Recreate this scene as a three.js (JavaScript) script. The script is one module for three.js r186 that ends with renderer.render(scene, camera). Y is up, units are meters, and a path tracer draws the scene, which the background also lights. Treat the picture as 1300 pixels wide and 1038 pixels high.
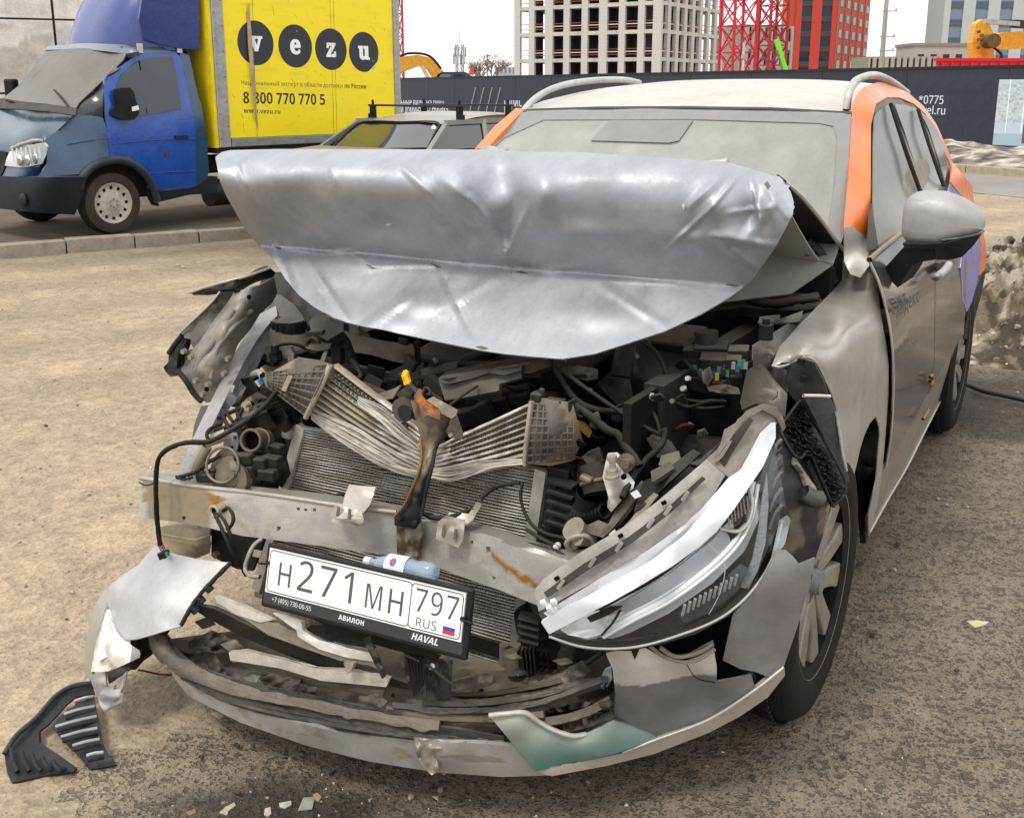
import * as THREE from 'three';
import { mergeGeometries, toCreasedNormals } from 'three/addons/utils/BufferGeometryUtils.js';
import { RoundedBoxGeometry } from 'three/addons/geometries/RoundedBoxGeometry.js';

// ---------------------------------------------------------------- camera, sky, sun, exposure
const EYE = 1.6, TILT = Math.atan(313 / 1300);            // eye height, downward tilt
const scene = new THREE.Scene();
const camera = new THREE.PerspectiveCamera(2 * Math.atan(613 / 1300) * 180 / Math.PI, 1300 / 1226, 0.05, 1500);
camera.setViewOffset(1300, 1226, 0, 188, 1300, 1038);
camera.position.set(0, EYE, 0);
camera.rotation.set(-TILT, 0, 0);
camera.updateProjectionMatrix();

let seed = 7;
const rnd = () => { seed = (seed + 0x6D2B79F5) | 0; let t = Math.imul(seed ^ (seed >>> 15), 1 | seed); t = (t + Math.imul(t ^ (t >>> 7), 61 | t)) ^ t; return ((t ^ (t >>> 14)) >>> 0) / 4294967296; };
const rr = (a, b) => a + (b - a) * rnd();
const clamp = (x, a = 0, b = 1) => Math.min(b, Math.max(a, x));
const mixn = (a, b, t) => a + (b - a) * t;
const sstep = (a, b, x) => { const t = clamp((x - a) / (b - a)); return t * t * (3 - 2 * t); };
function hash3(x, y, z) {
  let h = Math.imul(x | 0, 374761393) ^ Math.imul(y | 0, 668265263) ^ Math.imul(z | 0, 2147483647 ^ 0x5bd1e995);
  h = Math.imul(h ^ (h >>> 13), 1274126177); h ^= h >>> 16; return (h >>> 0) / 4294967296;
}
function vnoise(x, y, z = 0) {
  const xi = Math.floor(x), yi = Math.floor(y), zi = Math.floor(z);
  let u = x - xi, v = y - yi, w = z - zi; u = u * u * (3 - 2 * u); v = v * v * (3 - 2 * v); w = w * w * (3 - 2 * w);
  const g = (a, b, c) => hash3(xi + a, yi + b, zi + c);
  const l = (a, b, t) => a + (b - a) * t;
  return l(l(l(g(0, 0, 0), g(1, 0, 0), u), l(g(0, 1, 0), g(1, 1, 0), u), v), l(l(g(0, 0, 1), g(1, 0, 1), u), l(g(0, 1, 1), g(1, 1, 1), u), v), w);
}
const fbm = (x, y, z = 0, o = 4) => { let s = 0, a = .5, n = 0; for (let i = 0; i < o; i++) { s += a * vnoise(x, y, z); n += a; a *= .5; x *= 2.03; y *= 2.03; z *= 2.03; } return s / n; };

{ // overcast sky: bright, nearly white, a little brighter overhead towards the veiled sun
  const w = 128, h = 64, d = new Float32Array(w * h * 4);
  for (let j = 0; j < h; j++) for (let i = 0; i < w; i++) {
    const el = ((j + .5) / h - .5) * Math.PI, az = (i / w) * 2 * Math.PI;
    const e = Math.max(0, Math.sin(el));
    const n = .06 * (fbm(3 * Math.cos(az) + 7, 3 * Math.sin(az) + 5, 4 * e, 4) - .5);
    const L = (el > 0 ? .96 + .2 * e : .94) + n;
    const k = (j * w + i) * 4; d[k] = L * .985; d[k + 1] = L * .995; d[k + 2] = L * 1.02; d[k + 3] = 1;
  }
  const t = new THREE.DataTexture(d, w, h, THREE.RGBAFormat, THREE.FloatType);
  t.mapping = THREE.EquirectangularReflectionMapping; t.magFilter = THREE.LinearFilter; t.minFilter = THREE.LinearFilter; t.wrapS = THREE.RepeatWrapping; t.needsUpdate = true;
  scene.background = t; scene.environment = t;
}
const sun = new THREE.DirectionalLight(new THREE.Color(1, .95, .87), 1.5);
sun.position.set(-9, 22, 7); sun.target.position.set(0, 0, -3);
sun.castShadow = true; sun.shadow.radius = 24; sun.shadow.mapSize.set(2048, 2048);
Object.assign(sun.shadow.camera, { left: -22, right: 22, top: 22, bottom: -22, near: 1, far: 70 });
scene.add(sun, sun.target);

const renderer = new THREE.WebGLRenderer({ antialias: true });
renderer.setSize(1024, 817);
renderer.shadowMap.enabled = true;
renderer.toneMapping = THREE.LinearToneMapping;
renderer.toneMappingExposure = 1.36;

// ---------------------------------------------------------------- sight lines: turn a point of the photograph into a place
const V3 = (x, y, z) => new THREE.Vector3(x, y, z);
const ct = Math.cos(TILT), st = Math.sin(TILT);
const ray = (px, py) => { const a = (px - 650) / 1300, b = (425 - py) / 1300; return V3(a, b * ct - st, -b * st - ct); };
const ground = (px, py, h = 0) => { const r = ray(px, py); return r.multiplyScalar((h - EYE) / r.y).add(V3(0, EYE, 0)); };
const away = (px, py, dist) => { const r = ray(px, py); return r.multiplyScalar(-dist / r.z).add(V3(0, EYE, 0)); };   // at a distance along the ground
class Frame {                                               // axes of a vehicle: x to its left side, y up, z forward
  constructor(origin, deg) {
    this.o = origin; const t = deg * Math.PI / 180; this.rot = -t;
    this.ax = [V3(Math.cos(t), 0, Math.sin(t)), V3(0, 1, 0), V3(-Math.sin(t), 0, Math.cos(t))];
  }
  local(p) { const d = p.clone().sub(this.o); return V3(d.dot(this.ax[0]), d.dot(this.ax[1]), d.dot(this.ax[2])); }
  at(px, py, v, axis = 2) {                                 // where the sight line meets the plane axis = v
    const n = this.ax[axis], r = ray(px, py), e = V3(0, EYE, 0);
    const s = (v - e.clone().sub(this.o).dot(n)) / r.dot(n);
    return this.local(e.add(r.multiplyScalar(s)));
  }
  group(name) { const g = new THREE.Group(); g.name = name; g.position.copy(this.o); g.rotation.y = this.rot; scene.add(g); return g; }
}

// ---------------------------------------------------------------- textures
function dataTex(n, fn, srgb, m = n) {
  const d = new Uint8Array(n * m * 4);
  for (let j = 0; j < m; j++) for (let i = 0; i < n; i++) { const c = fn(i, j), k = (j * n + i) * 4; d[k] = clamp(c[0]) * 255; d[k + 1] = clamp(c[1]) * 255; d[k + 2] = clamp(c[2]) * 255; d[k + 3] = 255; }
  const t = new THREE.DataTexture(d, n, m); t.wrapS = t.wrapT = THREE.RepeatWrapping; t.magFilter = THREE.LinearFilter; t.minFilter = THREE.LinearMipmapLinearFilter; t.generateMipmaps = true;
  if (srgb) t.colorSpace = THREE.SRGBColorSpace; t.needsUpdate = true; return t;
}
function tileNoise(n, cell, s) {                            // value noise that tiles over n pixels, cells of the given size
  const k = Math.round(n / cell), g = new Float32Array(k * k); for (let i = 0; i < k * k; i++) g[i] = hash3(i % k, Math.floor(i / k), s);
  return (x, y) => { const fx = x / n * k, fy = y / n * k, xi = Math.floor(fx), yi = Math.floor(fy); let u = fx - xi, v = fy - yi; u = u * u * (3 - 2 * u); v = v * v * (3 - 2 * v);
    const a = (i, j) => g[((yi + j) % k + k) % k * k + ((xi + i) % k + k) % k]; return mixn(mixn(a(0, 0), a(1, 0), u), mixn(a(0, 1), a(1, 1), u), v); };
}
function tileFbm(n, cells, s) { const f = cells.map((c, i) => tileNoise(n, c, s + i)); const w = cells.map((_, i) => Math.pow(.62, i)); const t = w.reduce((a, b) => a + b); return (x, y) => f.reduce((a, q, i) => a + q(x, y) * w[i], 0) / t; }

const gr1 = tileFbm(512, [128, 64, 32, 16, 8, 4], 11), gr2 = tileFbm(512, [32, 8, 4, 2], 31), gr3 = tileFbm(512, [3, 2], 53);
const grimeMap = dataTex(512, (x, y) => { const a = gr1(x, y), b = gr2(x, y), s = gr3(x, y); let v = .89 + .24 * (a - .5) + .22 * (b - .5); if (s > .8) v += .08; if (s < .18) v -= .12; v = clamp(v, .3, 1); return [v, v * .985, v * .955]; }, true);
const paintMap = dataTex(512, (x, y) => { const a = gr1(x, y), b = gr2(x + 90, y), s = gr3(x, y); let v = .93 + .16 * (a - .5) + .1 * (b - .5); if (s > .83) v -= .1; v = clamp(v, .5, 1); return [v, v * .992, v * .97]; }, true);
const paintRough = dataTex(512, (x, y) => { const a = gr1(x + 200, y + 50), b = gr2(x, y); const v = clamp(.6 + .5 * (a - .5) + .35 * (b - .5)); return [v, v, v]; });
const grimeBump = dataTex(512, (x, y) => { const v = clamp(.5 + .8 * (gr2(x, y) - .5) + .25 * (gr3(x, y) - .5)); return [v, v, v]; });
const waveBump = dataTex(512, (x, y) => { const v = clamp(.5 + 1.2 * (gr1(x + 33, y + 77) - .5)); return [v, v, v]; });

// ---------------------------------------------------------------- materials (colour of most parts is in vertex colours: base paint + settled dust)
const std = (o) => new THREE.MeshStandardMaterial({ side: THREE.DoubleSide, ...o });
const phy = (o) => new THREE.MeshPhysicalMaterial({ side: THREE.DoubleSide, ...o });
const M = {
  plastic: phy({ specularIntensity: .4, vertexColors: true, map: grimeMap, roughness: .5, bumpMap: grimeBump, bumpScale: .0012 }),
  rubber: phy({ specularIntensity: .3, vertexColors: true, map: grimeMap, roughness: .75, bumpMap: grimeBump, bumpScale: .0012 }),
  metal: std({ vertexColors: true, map: grimeMap, metalness: .35, roughness: .5, bumpMap: grimeBump, bumpScale: .0008 }),
  alu: std({ vertexColors: true, map: grimeMap, metalness: .2, roughness: .5 }),
  silver: phy({ vertexColors: true, map: paintMap, metalness: .6, roughness: .92, roughnessMap: paintRough, bumpMap: waveBump, bumpScale: .0005 }),
  dusty: phy({ vertexColors: true, map: paintMap, metalness: .25, roughness: .62, roughnessMap: paintRough, clearcoat: .4, clearcoatRoughness: .3 }),
  wrap: phy({ vertexColors: true, map: paintMap, metalness: 0, roughness: .55, roughnessMap: paintRough, clearcoat: .25, clearcoatRoughness: .35 }),
  gloss: phy({ vertexColors: true, map: paintMap, metalness: .75, roughness: .34, roughnessMap: paintRough, clearcoat: .5, clearcoatRoughness: .1 }),
  steel: std({ vertexColors: true, metalness: .35, roughness: .45, roughnessMap: paintRough, map: paintMap }),
  clean: phy({ vertexColors: true, metalness: .3, roughness: .3, clearcoat: .5, clearcoatRoughness: .12 }),
  chrome: std({ color: 0xd8dadc, metalness: 1, roughness: .16, roughnessMap: paintRough }),
  white: std({ color: 0xe6e6e4, roughness: .45 }),
  matte: phy({ specularIntensity: .4, vertexColors: true, map: grimeMap, roughness: .92 }),
  dark: phy({ specularIntensity: .2, color: 0x060607, roughness: .95 }),
};

// ---------------------------------------------------------------- geometry tools
function boxUV(g, s = 2) {                                  // uv in metres times s, by the dominant direction of each face
  const p = g.attributes.position, n = g.attributes.normal, uv = new Float32Array(p.count * 2);
  for (let i = 0; i < p.count; i++) { const a = Math.abs(n.getX(i)), b = Math.abs(n.getY(i)), c = Math.abs(n.getZ(i));
    const [u, v] = a >= b && a >= c ? [p.getZ(i), p.getY(i)] : b >= c ? [p.getX(i), p.getZ(i)] : [p.getX(i), p.getY(i)]; uv[2 * i] = u * s; uv[2 * i + 1] = v * s; }
  g.setAttribute('uv', new THREE.BufferAttribute(uv, 2)); return g;
}
const DUST = [.215, .196, .166];
function tint(g, c, dust = .35, o = {}) {                   // base colour, dust lying on what faces up, uneven
  const p = g.attributes.position, n = g.attributes.normal, col = new Float32Array(p.count * 3), D = o.dustC || DUST, f = o.f || 7;
  for (let i = 0; i < p.count; i++) {
    const x = p.getX(i), y = p.getY(i), z = p.getZ(i), q = fbm(x * f + 31, y * f + 11, z * f + 5, 3), q2 = fbm(x * f * 4, y * f * 4, z * f * 4, 2);
    const up = clamp(n.getY(i) * 1.0 + .05); let t = clamp(dust * (up + .9 * (q - .5) + .35 * (q2 - .5)) * .7);
    const m = 1 + (o.vary ?? .12) * (q2 - .5);
    let cc = o.fn ? o.fn(x, y, z, n, i) || c : c; if (cc[3] !== undefined) t *= cc[3];
    for (let k = 0; k < 3; k++) col[3 * i + k] = mixn(cc[k] * m, D[k], t);
  }
  g.setAttribute('color', new THREE.BufferAttribute(col, 3)); return g;
}
const soup = (g) => { const h = g.index ? g.toNonIndexed() : g; for (const k of Object.keys(h.attributes)) if (!['position', 'normal', 'uv'].includes(k)) h.deleteAttribute(k); if (!h.attributes.uv) boxUV(h); return h; };
const merge = (a) => a.length === 1 ? a[0] : mergeGeometries(a.map(soup));
const used = {};
const nameOf = (n) => { const k = used[n] = (used[n] ?? -1) + 1; return k ? n + '_' + String(k).padStart(3, '0') : n; };
function put(name, geo, mat, parent, c, dust, o) {          // one named mesh under its thing (or the scene)
  const g = Array.isArray(geo) ? merge(geo) : geo;
  if (mat.vertexColors && !g.attributes.color) tint(g, c || [.02, .02, .022], dust, o);
  const m = new THREE.Mesh(g, mat); m.name = parent ? name : nameOf(name); m.castShadow = m.receiveShadow = true; (parent || scene).add(m); return m;
}
function label(o, text, category, group) { o.userData.label = text; o.userData.category = category; if (group) o.userData.group = group; return o; }
const structure = (o) => { o.userData.kind = 'structure'; return o; };
function thing(name, text, category, group) { const g = new THREE.Group(); g.name = nameOf(name); scene.add(g); label(g, text, category, group); return g; }

function rbf(pts, c = 24) {                                          // smooth height over the plane through given points [x, y, v]
  const N = pts.length, n = N + 3, S = 1 / 200, A = [], B = new Float64Array(n), c2 = (c / 200) ** 2, phi = (d) => Math.sqrt(d * d + c2);
  const P = pts.map((p) => [p[0] * S, p[1] * S, p[2]]);
  for (let i = 0; i < n; i++) A.push(new Float64Array(n));
  for (let i = 0; i < N; i++) { for (let j = 0; j < N; j++) A[i][j] = phi(Math.hypot(P[i][0] - P[j][0], P[i][1] - P[j][1])); A[i][i] += 1e-5; A[i][N] = A[N][i] = 1; A[i][N + 1] = A[N + 1][i] = P[i][0]; A[i][N + 2] = A[N + 2][i] = P[i][1]; B[i] = P[i][2]; }
  for (let i = N; i < n; i++) A[i][i] -= 1e-7;
  for (let c = 0; c < n; c++) { let b = c; for (let r = c + 1; r < n; r++) if (Math.abs(A[r][c]) > Math.abs(A[b][c])) b = r; [A[c], A[b]] = [A[b], A[c]]; [B[c], B[b]] = [B[b], B[c]];
    for (let r = c + 1; r < n; r++) { const f = A[r][c] / A[c][c]; if (f) { for (let k = c; k < n; k++) A[r][k] -= f * A[c][k]; B[r] -= f * B[c]; } } }
  for (let c = n - 1; c >= 0; c--) { for (let k = c + 1; k < n; k++) B[c] -= A[c][k] * B[k]; B[c] /= A[c][c]; }
  return (x, y) => { x *= S; y *= S; let s = B[N] + B[N + 1] * x + B[N + 2] * y; for (let i = 0; i < N; i++) s += B[i] * phi(Math.hypot(x - P[i][0], y - P[i][1])); return s; };
}
function fill2d(poly, L, holes = []) {                       // triangles with edges no longer than L over an outline
  const dense = (q) => { const o = []; q.forEach((p, i) => { const r = q[(i + 1) % q.length], k = Math.max(1, Math.ceil(Math.hypot(r[0] - p[0], r[1] - p[1]) / L)); for (let s = 0; s < k; s++) o.push(new THREE.Vector2(mixn(p[0], r[0], s / k), mixn(p[1], r[1], s / k))); }); return o; };
  let ol = dense(poly); if (THREE.ShapeUtils.area(ol) < 0) ol.reverse();
  const hs = holes.map((h) => { const q = dense(h); if (THREE.ShapeUtils.area(q) > 0) q.reverse(); return q; });
  let tris = THREE.ShapeUtils.triangulateShape(ol, hs); const v = [...ol, ...hs.flat()];
  const loops = []; let k0 = 0; for (const l of [ol, ...hs]) { loops.push(l.map((_, i) => k0 + i)); k0 += l.length; }
  const bset = new Set(); loops.forEach((l) => l.forEach((a, i) => { const b = l[(i + 1) % l.length]; bset.add(Math.min(a, b) + '_' + Math.max(a, b)); }));
  for (let pass = 0; pass < 12; pass++) {
    const mid = new Map(); const key = (a, b) => Math.min(a, b) + '_' + Math.max(a, b);
    const need = (a, b) => { const k = key(a, b); if (bset.has(k)) return -1; const d = v[a].distanceTo(v[b]); if (d <= L * 1.35) return -1; if (!mid.has(k)) { mid.set(k, v.length); v.push(v[a].clone().add(v[b]).multiplyScalar(.5)); } return mid.get(k); };
    const out = []; let any = false;
    for (const [a, b, c] of tris) {
      const e = [[a, b, c], [b, c, a], [c, a, b]].sort((p, q) => v[q[0]].distanceTo(v[q[1]]) - v[p[0]].distanceTo(v[p[1]]));
      // split at every edge marked long
      const ab = need(a, b), bc = need(b, c), ca = need(c, a); const m = (ab >= 0) + (bc >= 0) + (ca >= 0);
      if (!m) out.push([a, b, c]);
      else { any = true;
        if (m === 3) out.push([a, ab, ca], [ab, b, bc], [ca, bc, c], [ab, bc, ca]);
        else if (m === 1) { if (ab >= 0) out.push([a, ab, c], [ab, b, c]); else if (bc >= 0) out.push([b, bc, a], [bc, c, a]); else out.push([c, ca, b], [ca, a, b]); }
        else if (ab < 0) out.push([a, b, bc], [a, bc, ca], [ca, bc, c]); else if (bc < 0) out.push([b, c, ca], [b, ca, ab], [ab, ca, a]); else out.push([c, a, ab], [c, ab, bc], [bc, ab, b]); }
    }
    tris = out; if (!any) break;
  }
  // a little relaxing of the inner points makes the triangles even
  const nb = v.map(() => new Set()); tris.forEach(([a, b, c]) => { nb[a].add(b).add(c); nb[b].add(a).add(c); nb[c].add(a).add(b); });
  if (!holes.length) for (let it = 0; it < 3; it++) for (let i = k0; i < v.length; i++) { let x = 0, y = 0; nb[i].forEach((j) => { x += v[j].x; y += v[j].y; }); v[i].set(x / nb[i].size, y / nb[i].size); }
  return { v, tris, loops };
}
function curveOut(pts, per = 4, closed = true) {              // round an outline through its points
  const c = new THREE.CatmullRomCurve3(pts.map((p) => V3(p[0], p[1], p[2] ?? 0)), closed, 'centripetal'); return c.getPoints(pts.length * per).slice(0, closed ? -1 : undefined).map((p) => [p.x, p.y, p.z]);
}
// a sheet whose outline is drawn on the photograph; depth (along the axis of the frame) is interpolated from the third numbers
function sheet(fr, poly, { ctrl = [], axis = 2, zf, L = 10, t = .004, noise = 0, nf = .05, dent, d, smooth = 0, holes = [], uvs = 2, flat = false, c = 24 } = {}) {
  const outline = smooth ? curveOut(poly.map((p) => [p[0], p[1], p[2] ?? d]), smooth) : poly;
  const src = [...poly.map((p) => [p[0], p[1], p[2] ?? d]), ...ctrl];
  const f = zf ? zf : src.every((p) => p[2] === src[0][2]) ? () => src[0][2] : rbf(src, c);
  const { v, tris, loops } = fill2d(outline, L, holes);
  const P = v.map((q) => { let z = f(q.x, q.y); if (noise) z += noise * (fbm(q.x * nf + 3, q.y * nf + 9, 1, 3) - .5) * 2; if (dent) z += dent(q.x, q.y); return fr.at(q.x, q.y, z, axis); });
  return thicken(P, tris, loops, axis, t, uvs, flat);
}
function thicken(P, tris, loops, axis, t, uvs = 2, flat = false) {
  const mk = (pts, idx) => { const g = new THREE.BufferGeometry(); g.setAttribute('position', new THREE.Float32BufferAttribute(pts.flatMap((p) => [p.x, p.y, p.z]), 3)); g.setIndex(idx); return g; };
  const e1 = P[tris[0][1]].clone().sub(P[tris[0][0]]), e2 = P[tris[0][2]].clone().sub(P[tris[0][0]]); const sgn = e1.cross(e2).getComponent(axis) >= 0 ? 1 : -1;
  const fi = tris.flatMap(([a, b, c]) => sgn > 0 ? [a, b, c] : [a, c, b]);
  const front = mk(P, fi); front.computeVertexNormals();
  const uv = new Float32Array(P.length * 2); P.forEach((p, i) => { uv[2 * i] = (axis === 0 ? p.z : p.x) * uvs; uv[2 * i + 1] = (axis === 1 ? p.z : p.y) * uvs; }); front.setAttribute('uv', new THREE.BufferAttribute(uv, 2));
  if (!t) return flat ? toFlat(front) : front;
  let N = P.map((p, i) => V3().fromBufferAttribute(front.attributes.normal, i)); const nb = P.map(() => []); for (const [a, b, c] of tris) { nb[a].push(b, c); nb[b].push(a, c); nb[c].push(a, b); }
  for (let k = 0; k < 6; k++) N = N.map((n, i) => { const s = n.clone(); nb[i].forEach((j) => s.add(N[j])); return s.normalize(); });      // even inner face
  const B = P.map((p, i) => p.clone().addScaledVector(N[i], -t));
  const back = mk(B, fi.map((_, i) => fi[i - i % 3 + [0, 2, 1][i % 3]])); back.computeVertexNormals(); back.setAttribute('uv', front.attributes.uv);
  const sp = [], si = [], su = []; loops.forEach((l) => l.forEach((a, i) => { const b = l[(i + 1) % l.length], k = sp.length; sp.push(P[a], P[b], B[b], B[a]); si.push(k, k + 1, k + 2, k, k + 2, k + 3); for (const q of [a, b, b, a]) su.push(uv[2 * q], uv[2 * q + 1]); }));
  const side = mk(sp, si); side.computeVertexNormals(); side.setAttribute('uv', new THREE.Float32BufferAttribute(su, 2));
  const g = mergeGeometries([front, back, side]); return flat ? toFlat(g) : g;
}
const toFlat = (g) => { const h = g.toNonIndexed(); h.computeVertexNormals(); return h; };
function hose(pts, r, { seg = 6, per = 5, closed = false, rough = 0 } = {}) {     // tube through local points
  const c = new THREE.CatmullRomCurve3(pts, closed, 'centripetal'); const g = new THREE.TubeGeometry(c, Math.max(6, pts.length * per), r, seg, closed);
  if (rough) { const p = g.attributes.position, n = g.attributes.normal; for (let i = 0; i < p.count; i++) { const k = rough * (fbm(p.getX(i) * 90, p.getY(i) * 90, p.getZ(i) * 90, 2) - .5); p.setXYZ(i, p.getX(i) + n.getX(i) * k, p.getY(i) + n.getY(i) * k, p.getZ(i) + n.getZ(i) * k); } }
  return boxUV(g);
}
function bx(w, h, d, x = 0, y = 0, z = 0, rx = 0, ry = 0, rz = 0, b = 0) {       // a box, chamfered if b
  const g = b ? new RoundedBoxGeometry(w, h, d, 2, b) : new THREE.BoxGeometry(w, h, d);
  g.rotateX(rx).rotateY(ry).rotateZ(rz).translate(x, y, z); return boxUV(g.index ? g.toNonIndexed() : g);
}
function cyl(r1, r2, h, x = 0, y = 0, z = 0, rx = 0, ry = 0, rz = 0, seg = 16, open = false) { const g = new THREE.CylinderGeometry(r1, r2, h, seg, 1, open); g.rotateX(rx).rotateY(ry).rotateZ(rz).translate(x, y, z); return soup(g); }
function beam(a, b, w, h = w) {                             // a bar from a to b
  const d = b.clone().sub(a), l = d.length(), g = new THREE.BoxGeometry(w, h, l); const m = new THREE.Matrix4().lookAt(b, a, Math.abs(d.y) > .95 * l ? V3(1, 0, 0) : V3(0, 1, 0)); g.applyMatrix4(m); const c = a.clone().add(b).multiplyScalar(.5); g.translate(c.x, c.y, c.z); return boxUV(g.toNonIndexed());
}
function canvasTex(w, h, draw) { const c = document.createElement('canvas'); c.width = w; c.height = h; const x = c.getContext('2d'); draw(x, w, h); const t = new THREE.CanvasTexture(c); t.colorSpace = THREE.SRGBColorSpace; t.anisotropy = 8; return t; }
const SIL = [.5, .515, .55], SILD = [.50, .49, .465], BLK = [.008, .0085, .0095], GRY = [.12, .12, .12], DGY = [.055, .056, .06], ORG = [.93, .2, .022], PUR = [.22, .23, .62], BRN = [.22, .185, .14];

// ================================================================ GROUND
const LOT = new Frame(V3(0, 0, 0), 0);
{
  const N = 2048, a1 = tileFbm(N, [256, 128, 64, 32, 16], 101), fine = tileFbm(N, [12, 6, 3], 131), pit = tileFbm(N, [52, 26, 14], 151), pit2 = tileFbm(N, [22, 11, 5], 171);
  const H = new Float32Array(N * N), C = new Float32Array(N * N);
  for (let j = 0; j < N; j++) for (let i = 0; i < N; i++) {
    const a = a1(i, j), f = fine(i, j), p = pit(i, j), q = pit2(i, j);
    const hole = Math.max(sstep(.40, .30, p) * .85, sstep(.36, .26, q) * .8), k = j * N + i;
    H[k] = .62 + .3 * (a - .5) + .3 * (f - .5) + .25 * (q - .5) - .55 * hole; C[k] = clamp(.80 + .22 * (a - .5) + .4 * (f - .5) - .24 * hole + (f > .78 ? .1 : 0), .16, 1);
  }
  const asphaltMap = dataTex(N, (i, j) => { const c = C[j * N + i]; return [c, c * .99, c * .97]; }, true);
  const asphaltBump = dataTex(1024, (i, j) => { const v = H[2 * j * N + 2 * i]; return [v, v, v]; });
  const n = 1024, b1 = tileFbm(n, [256, 64, 32, 16], 201), b2 = tileFbm(n, [10, 5, 2.5], 231), b3 = tileFbm(n, [7, 4], 261), b4 = tileFbm(n, [40, 20, 10], 281);
  const sandMap = dataTex(n, (i, j) => { const a = b1(i, j), b = b2(i, j), s = b3(i, j), c = b4(i, j); let v = .86 + .2 * (a - .5) + .26 * (b - .5) + .2 * (c - .5); let w = 0; if (s < .16) v -= .3; if (s > .86) { v += .14; w = .06; } v = clamp(v, .25, 1); return [v, v * .99 + w, v * .97 + w]; }, true);
  const sandBump = dataTex(n, (i, j) => { const v = clamp(.5 + .6 * (b1(i, j) - .5) + .5 * (b2(i, j) - .5) + .7 * (b4(i, j) - .5)); return [v, v, v]; });
  const tile = (t, s) => { t.repeat.set(1 / s, 1 / s); return t; };
  tile(asphaltMap, .66); tile(asphaltBump, .66); tile(sandMap, 1.15); tile(sandBump, 1.15);
  asphaltMap.anisotropy = sandMap.anisotropy = 8;
  const mats = [std({ vertexColors: true, map: sandMap, bumpMap: sandBump, bumpScale: .012, roughness: .95 }), std({ vertexColors: true, map: asphaltMap, bumpMap: asphaltBump, bumpScale: .010, roughness: .9 })];
  // one sheet, finest near the camera, out to the horizon
  const K = 520, pos = [], uv = [], col = [], zone = [], sh = (t, a, b) => a * Math.sinh(b * t);
  const xs = [], zs = []; for (let i = 0; i <= K; i++) { const t = i / K * 2 - 1; xs.push(sh(t, 2.6, 5.7)); zs.push(-3.6 + sh(t, 2.6, 5.7)); }
  const ax = COSX(), DP = ground(385, 1028);
  function COSX() { return new Frame(V3(.75, 0, -2.33).addScaledVector(V3(Math.cos(30.4 * Math.PI / 180), 0, Math.sin(30.4 * Math.PI / 180)), -.9), 30.4); }
  for (const z of zs) for (const x of xs) {
    const far = Math.hypot(x, z), near = 1 - sstep(12, 26, far);
    const q = ax.local(V3(x, 0, z));
    const big = fbm(x * .45 + 9, z * .45 + 4, 2, 4), mid = fbm(x * 1.7, z * 1.7, 5, 4), small = fbm(x * 7, z * 7, 8, 3);
    // rough broken asphalt: under the car, to its left and in front of it
    const edge = Math.max(sstep(-.75, -.1, q.x + .5 * (mid - .5)), sstep(-2.0, -2.02, z) * 0);
    const front = sstep(.6, 1.25, q.z + .35 * (mid - .5)) * sstep(-.55, .25, q.x + .5 * (mid - .5));
    let za = clamp(edge + front * .9) * (1 - sstep(9, 12, -z)); 
    const tyre = near * (.5 + .5 * Math.sin((x * .5 + z * .9) * 5.2 + 3 * big)) * sstep(4, 6, -z);
    let y = near * (.03 * (big - .5) + .02 * (mid - .5) + .008 * (small - .5)) * sstep(.2, 1.2, Math.abs(q.x) + 1) - .004;
    if (far > 26) y = -.004;
    // sand colour, asphalt colour, damp places
    let c = [mixn(.44, .53, big), mixn(.345, .42, big), mixn(.235, .295, big)];
    const ac = [mixn(.27, .345, mid), mixn(.218, .28, mid), mixn(.157, .205, mid)];
    c = c.map((v, k) => mixn(v * (1 - .2 * tyre), ac[k], za));
    const damp = sstep(.45, .75, 1 - Math.hypot((x - DP.x) / .36, (z - DP.z) / .12) * .5 + .7 * (mid - .5)) * .8;      // oily patch before the bumper
    const wet2 = sstep(.4, .8, 1.15 - Math.hypot((x - 3.0) / 1.15, (z + 5.05) / .62) * .6 + .8 * (mid - .5) + .3 * (small - .5)) * .68;      // melt water behind the rear wheel
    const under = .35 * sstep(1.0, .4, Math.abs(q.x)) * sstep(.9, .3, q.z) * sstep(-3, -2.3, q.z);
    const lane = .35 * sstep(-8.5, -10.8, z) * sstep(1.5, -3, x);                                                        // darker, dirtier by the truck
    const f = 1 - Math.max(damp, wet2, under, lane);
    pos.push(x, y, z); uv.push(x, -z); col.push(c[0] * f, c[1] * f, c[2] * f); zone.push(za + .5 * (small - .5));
  }
  const g = new THREE.BufferGeometry(), A = [], B = [], W = K + 1;
  for (let j = 0; j < K; j++) for (let i = 0; i < K; i++) { const a = j * W + i, b = a + 1, c = a + W, d = c + 1; (zone[a] + zone[d] > 1 ? B : A).push(a, c, b, b, c, d); }
  g.setAttribute('position', new THREE.Float32BufferAttribute(pos, 3)); g.setAttribute('uv', new THREE.Float32BufferAttribute(uv, 2)); g.setAttribute('color', new THREE.Float32BufferAttribute(col, 3));
  g.setIndex(A.concat(B)); g.addGroup(0, A.length, 0); g.addGroup(A.length, B.length, 1); g.computeVertexNormals();
  const m = new THREE.Mesh(g, mats); m.name = 'ground'; m.receiveShadow = true; structure(m); scene.add(m);
}

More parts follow.
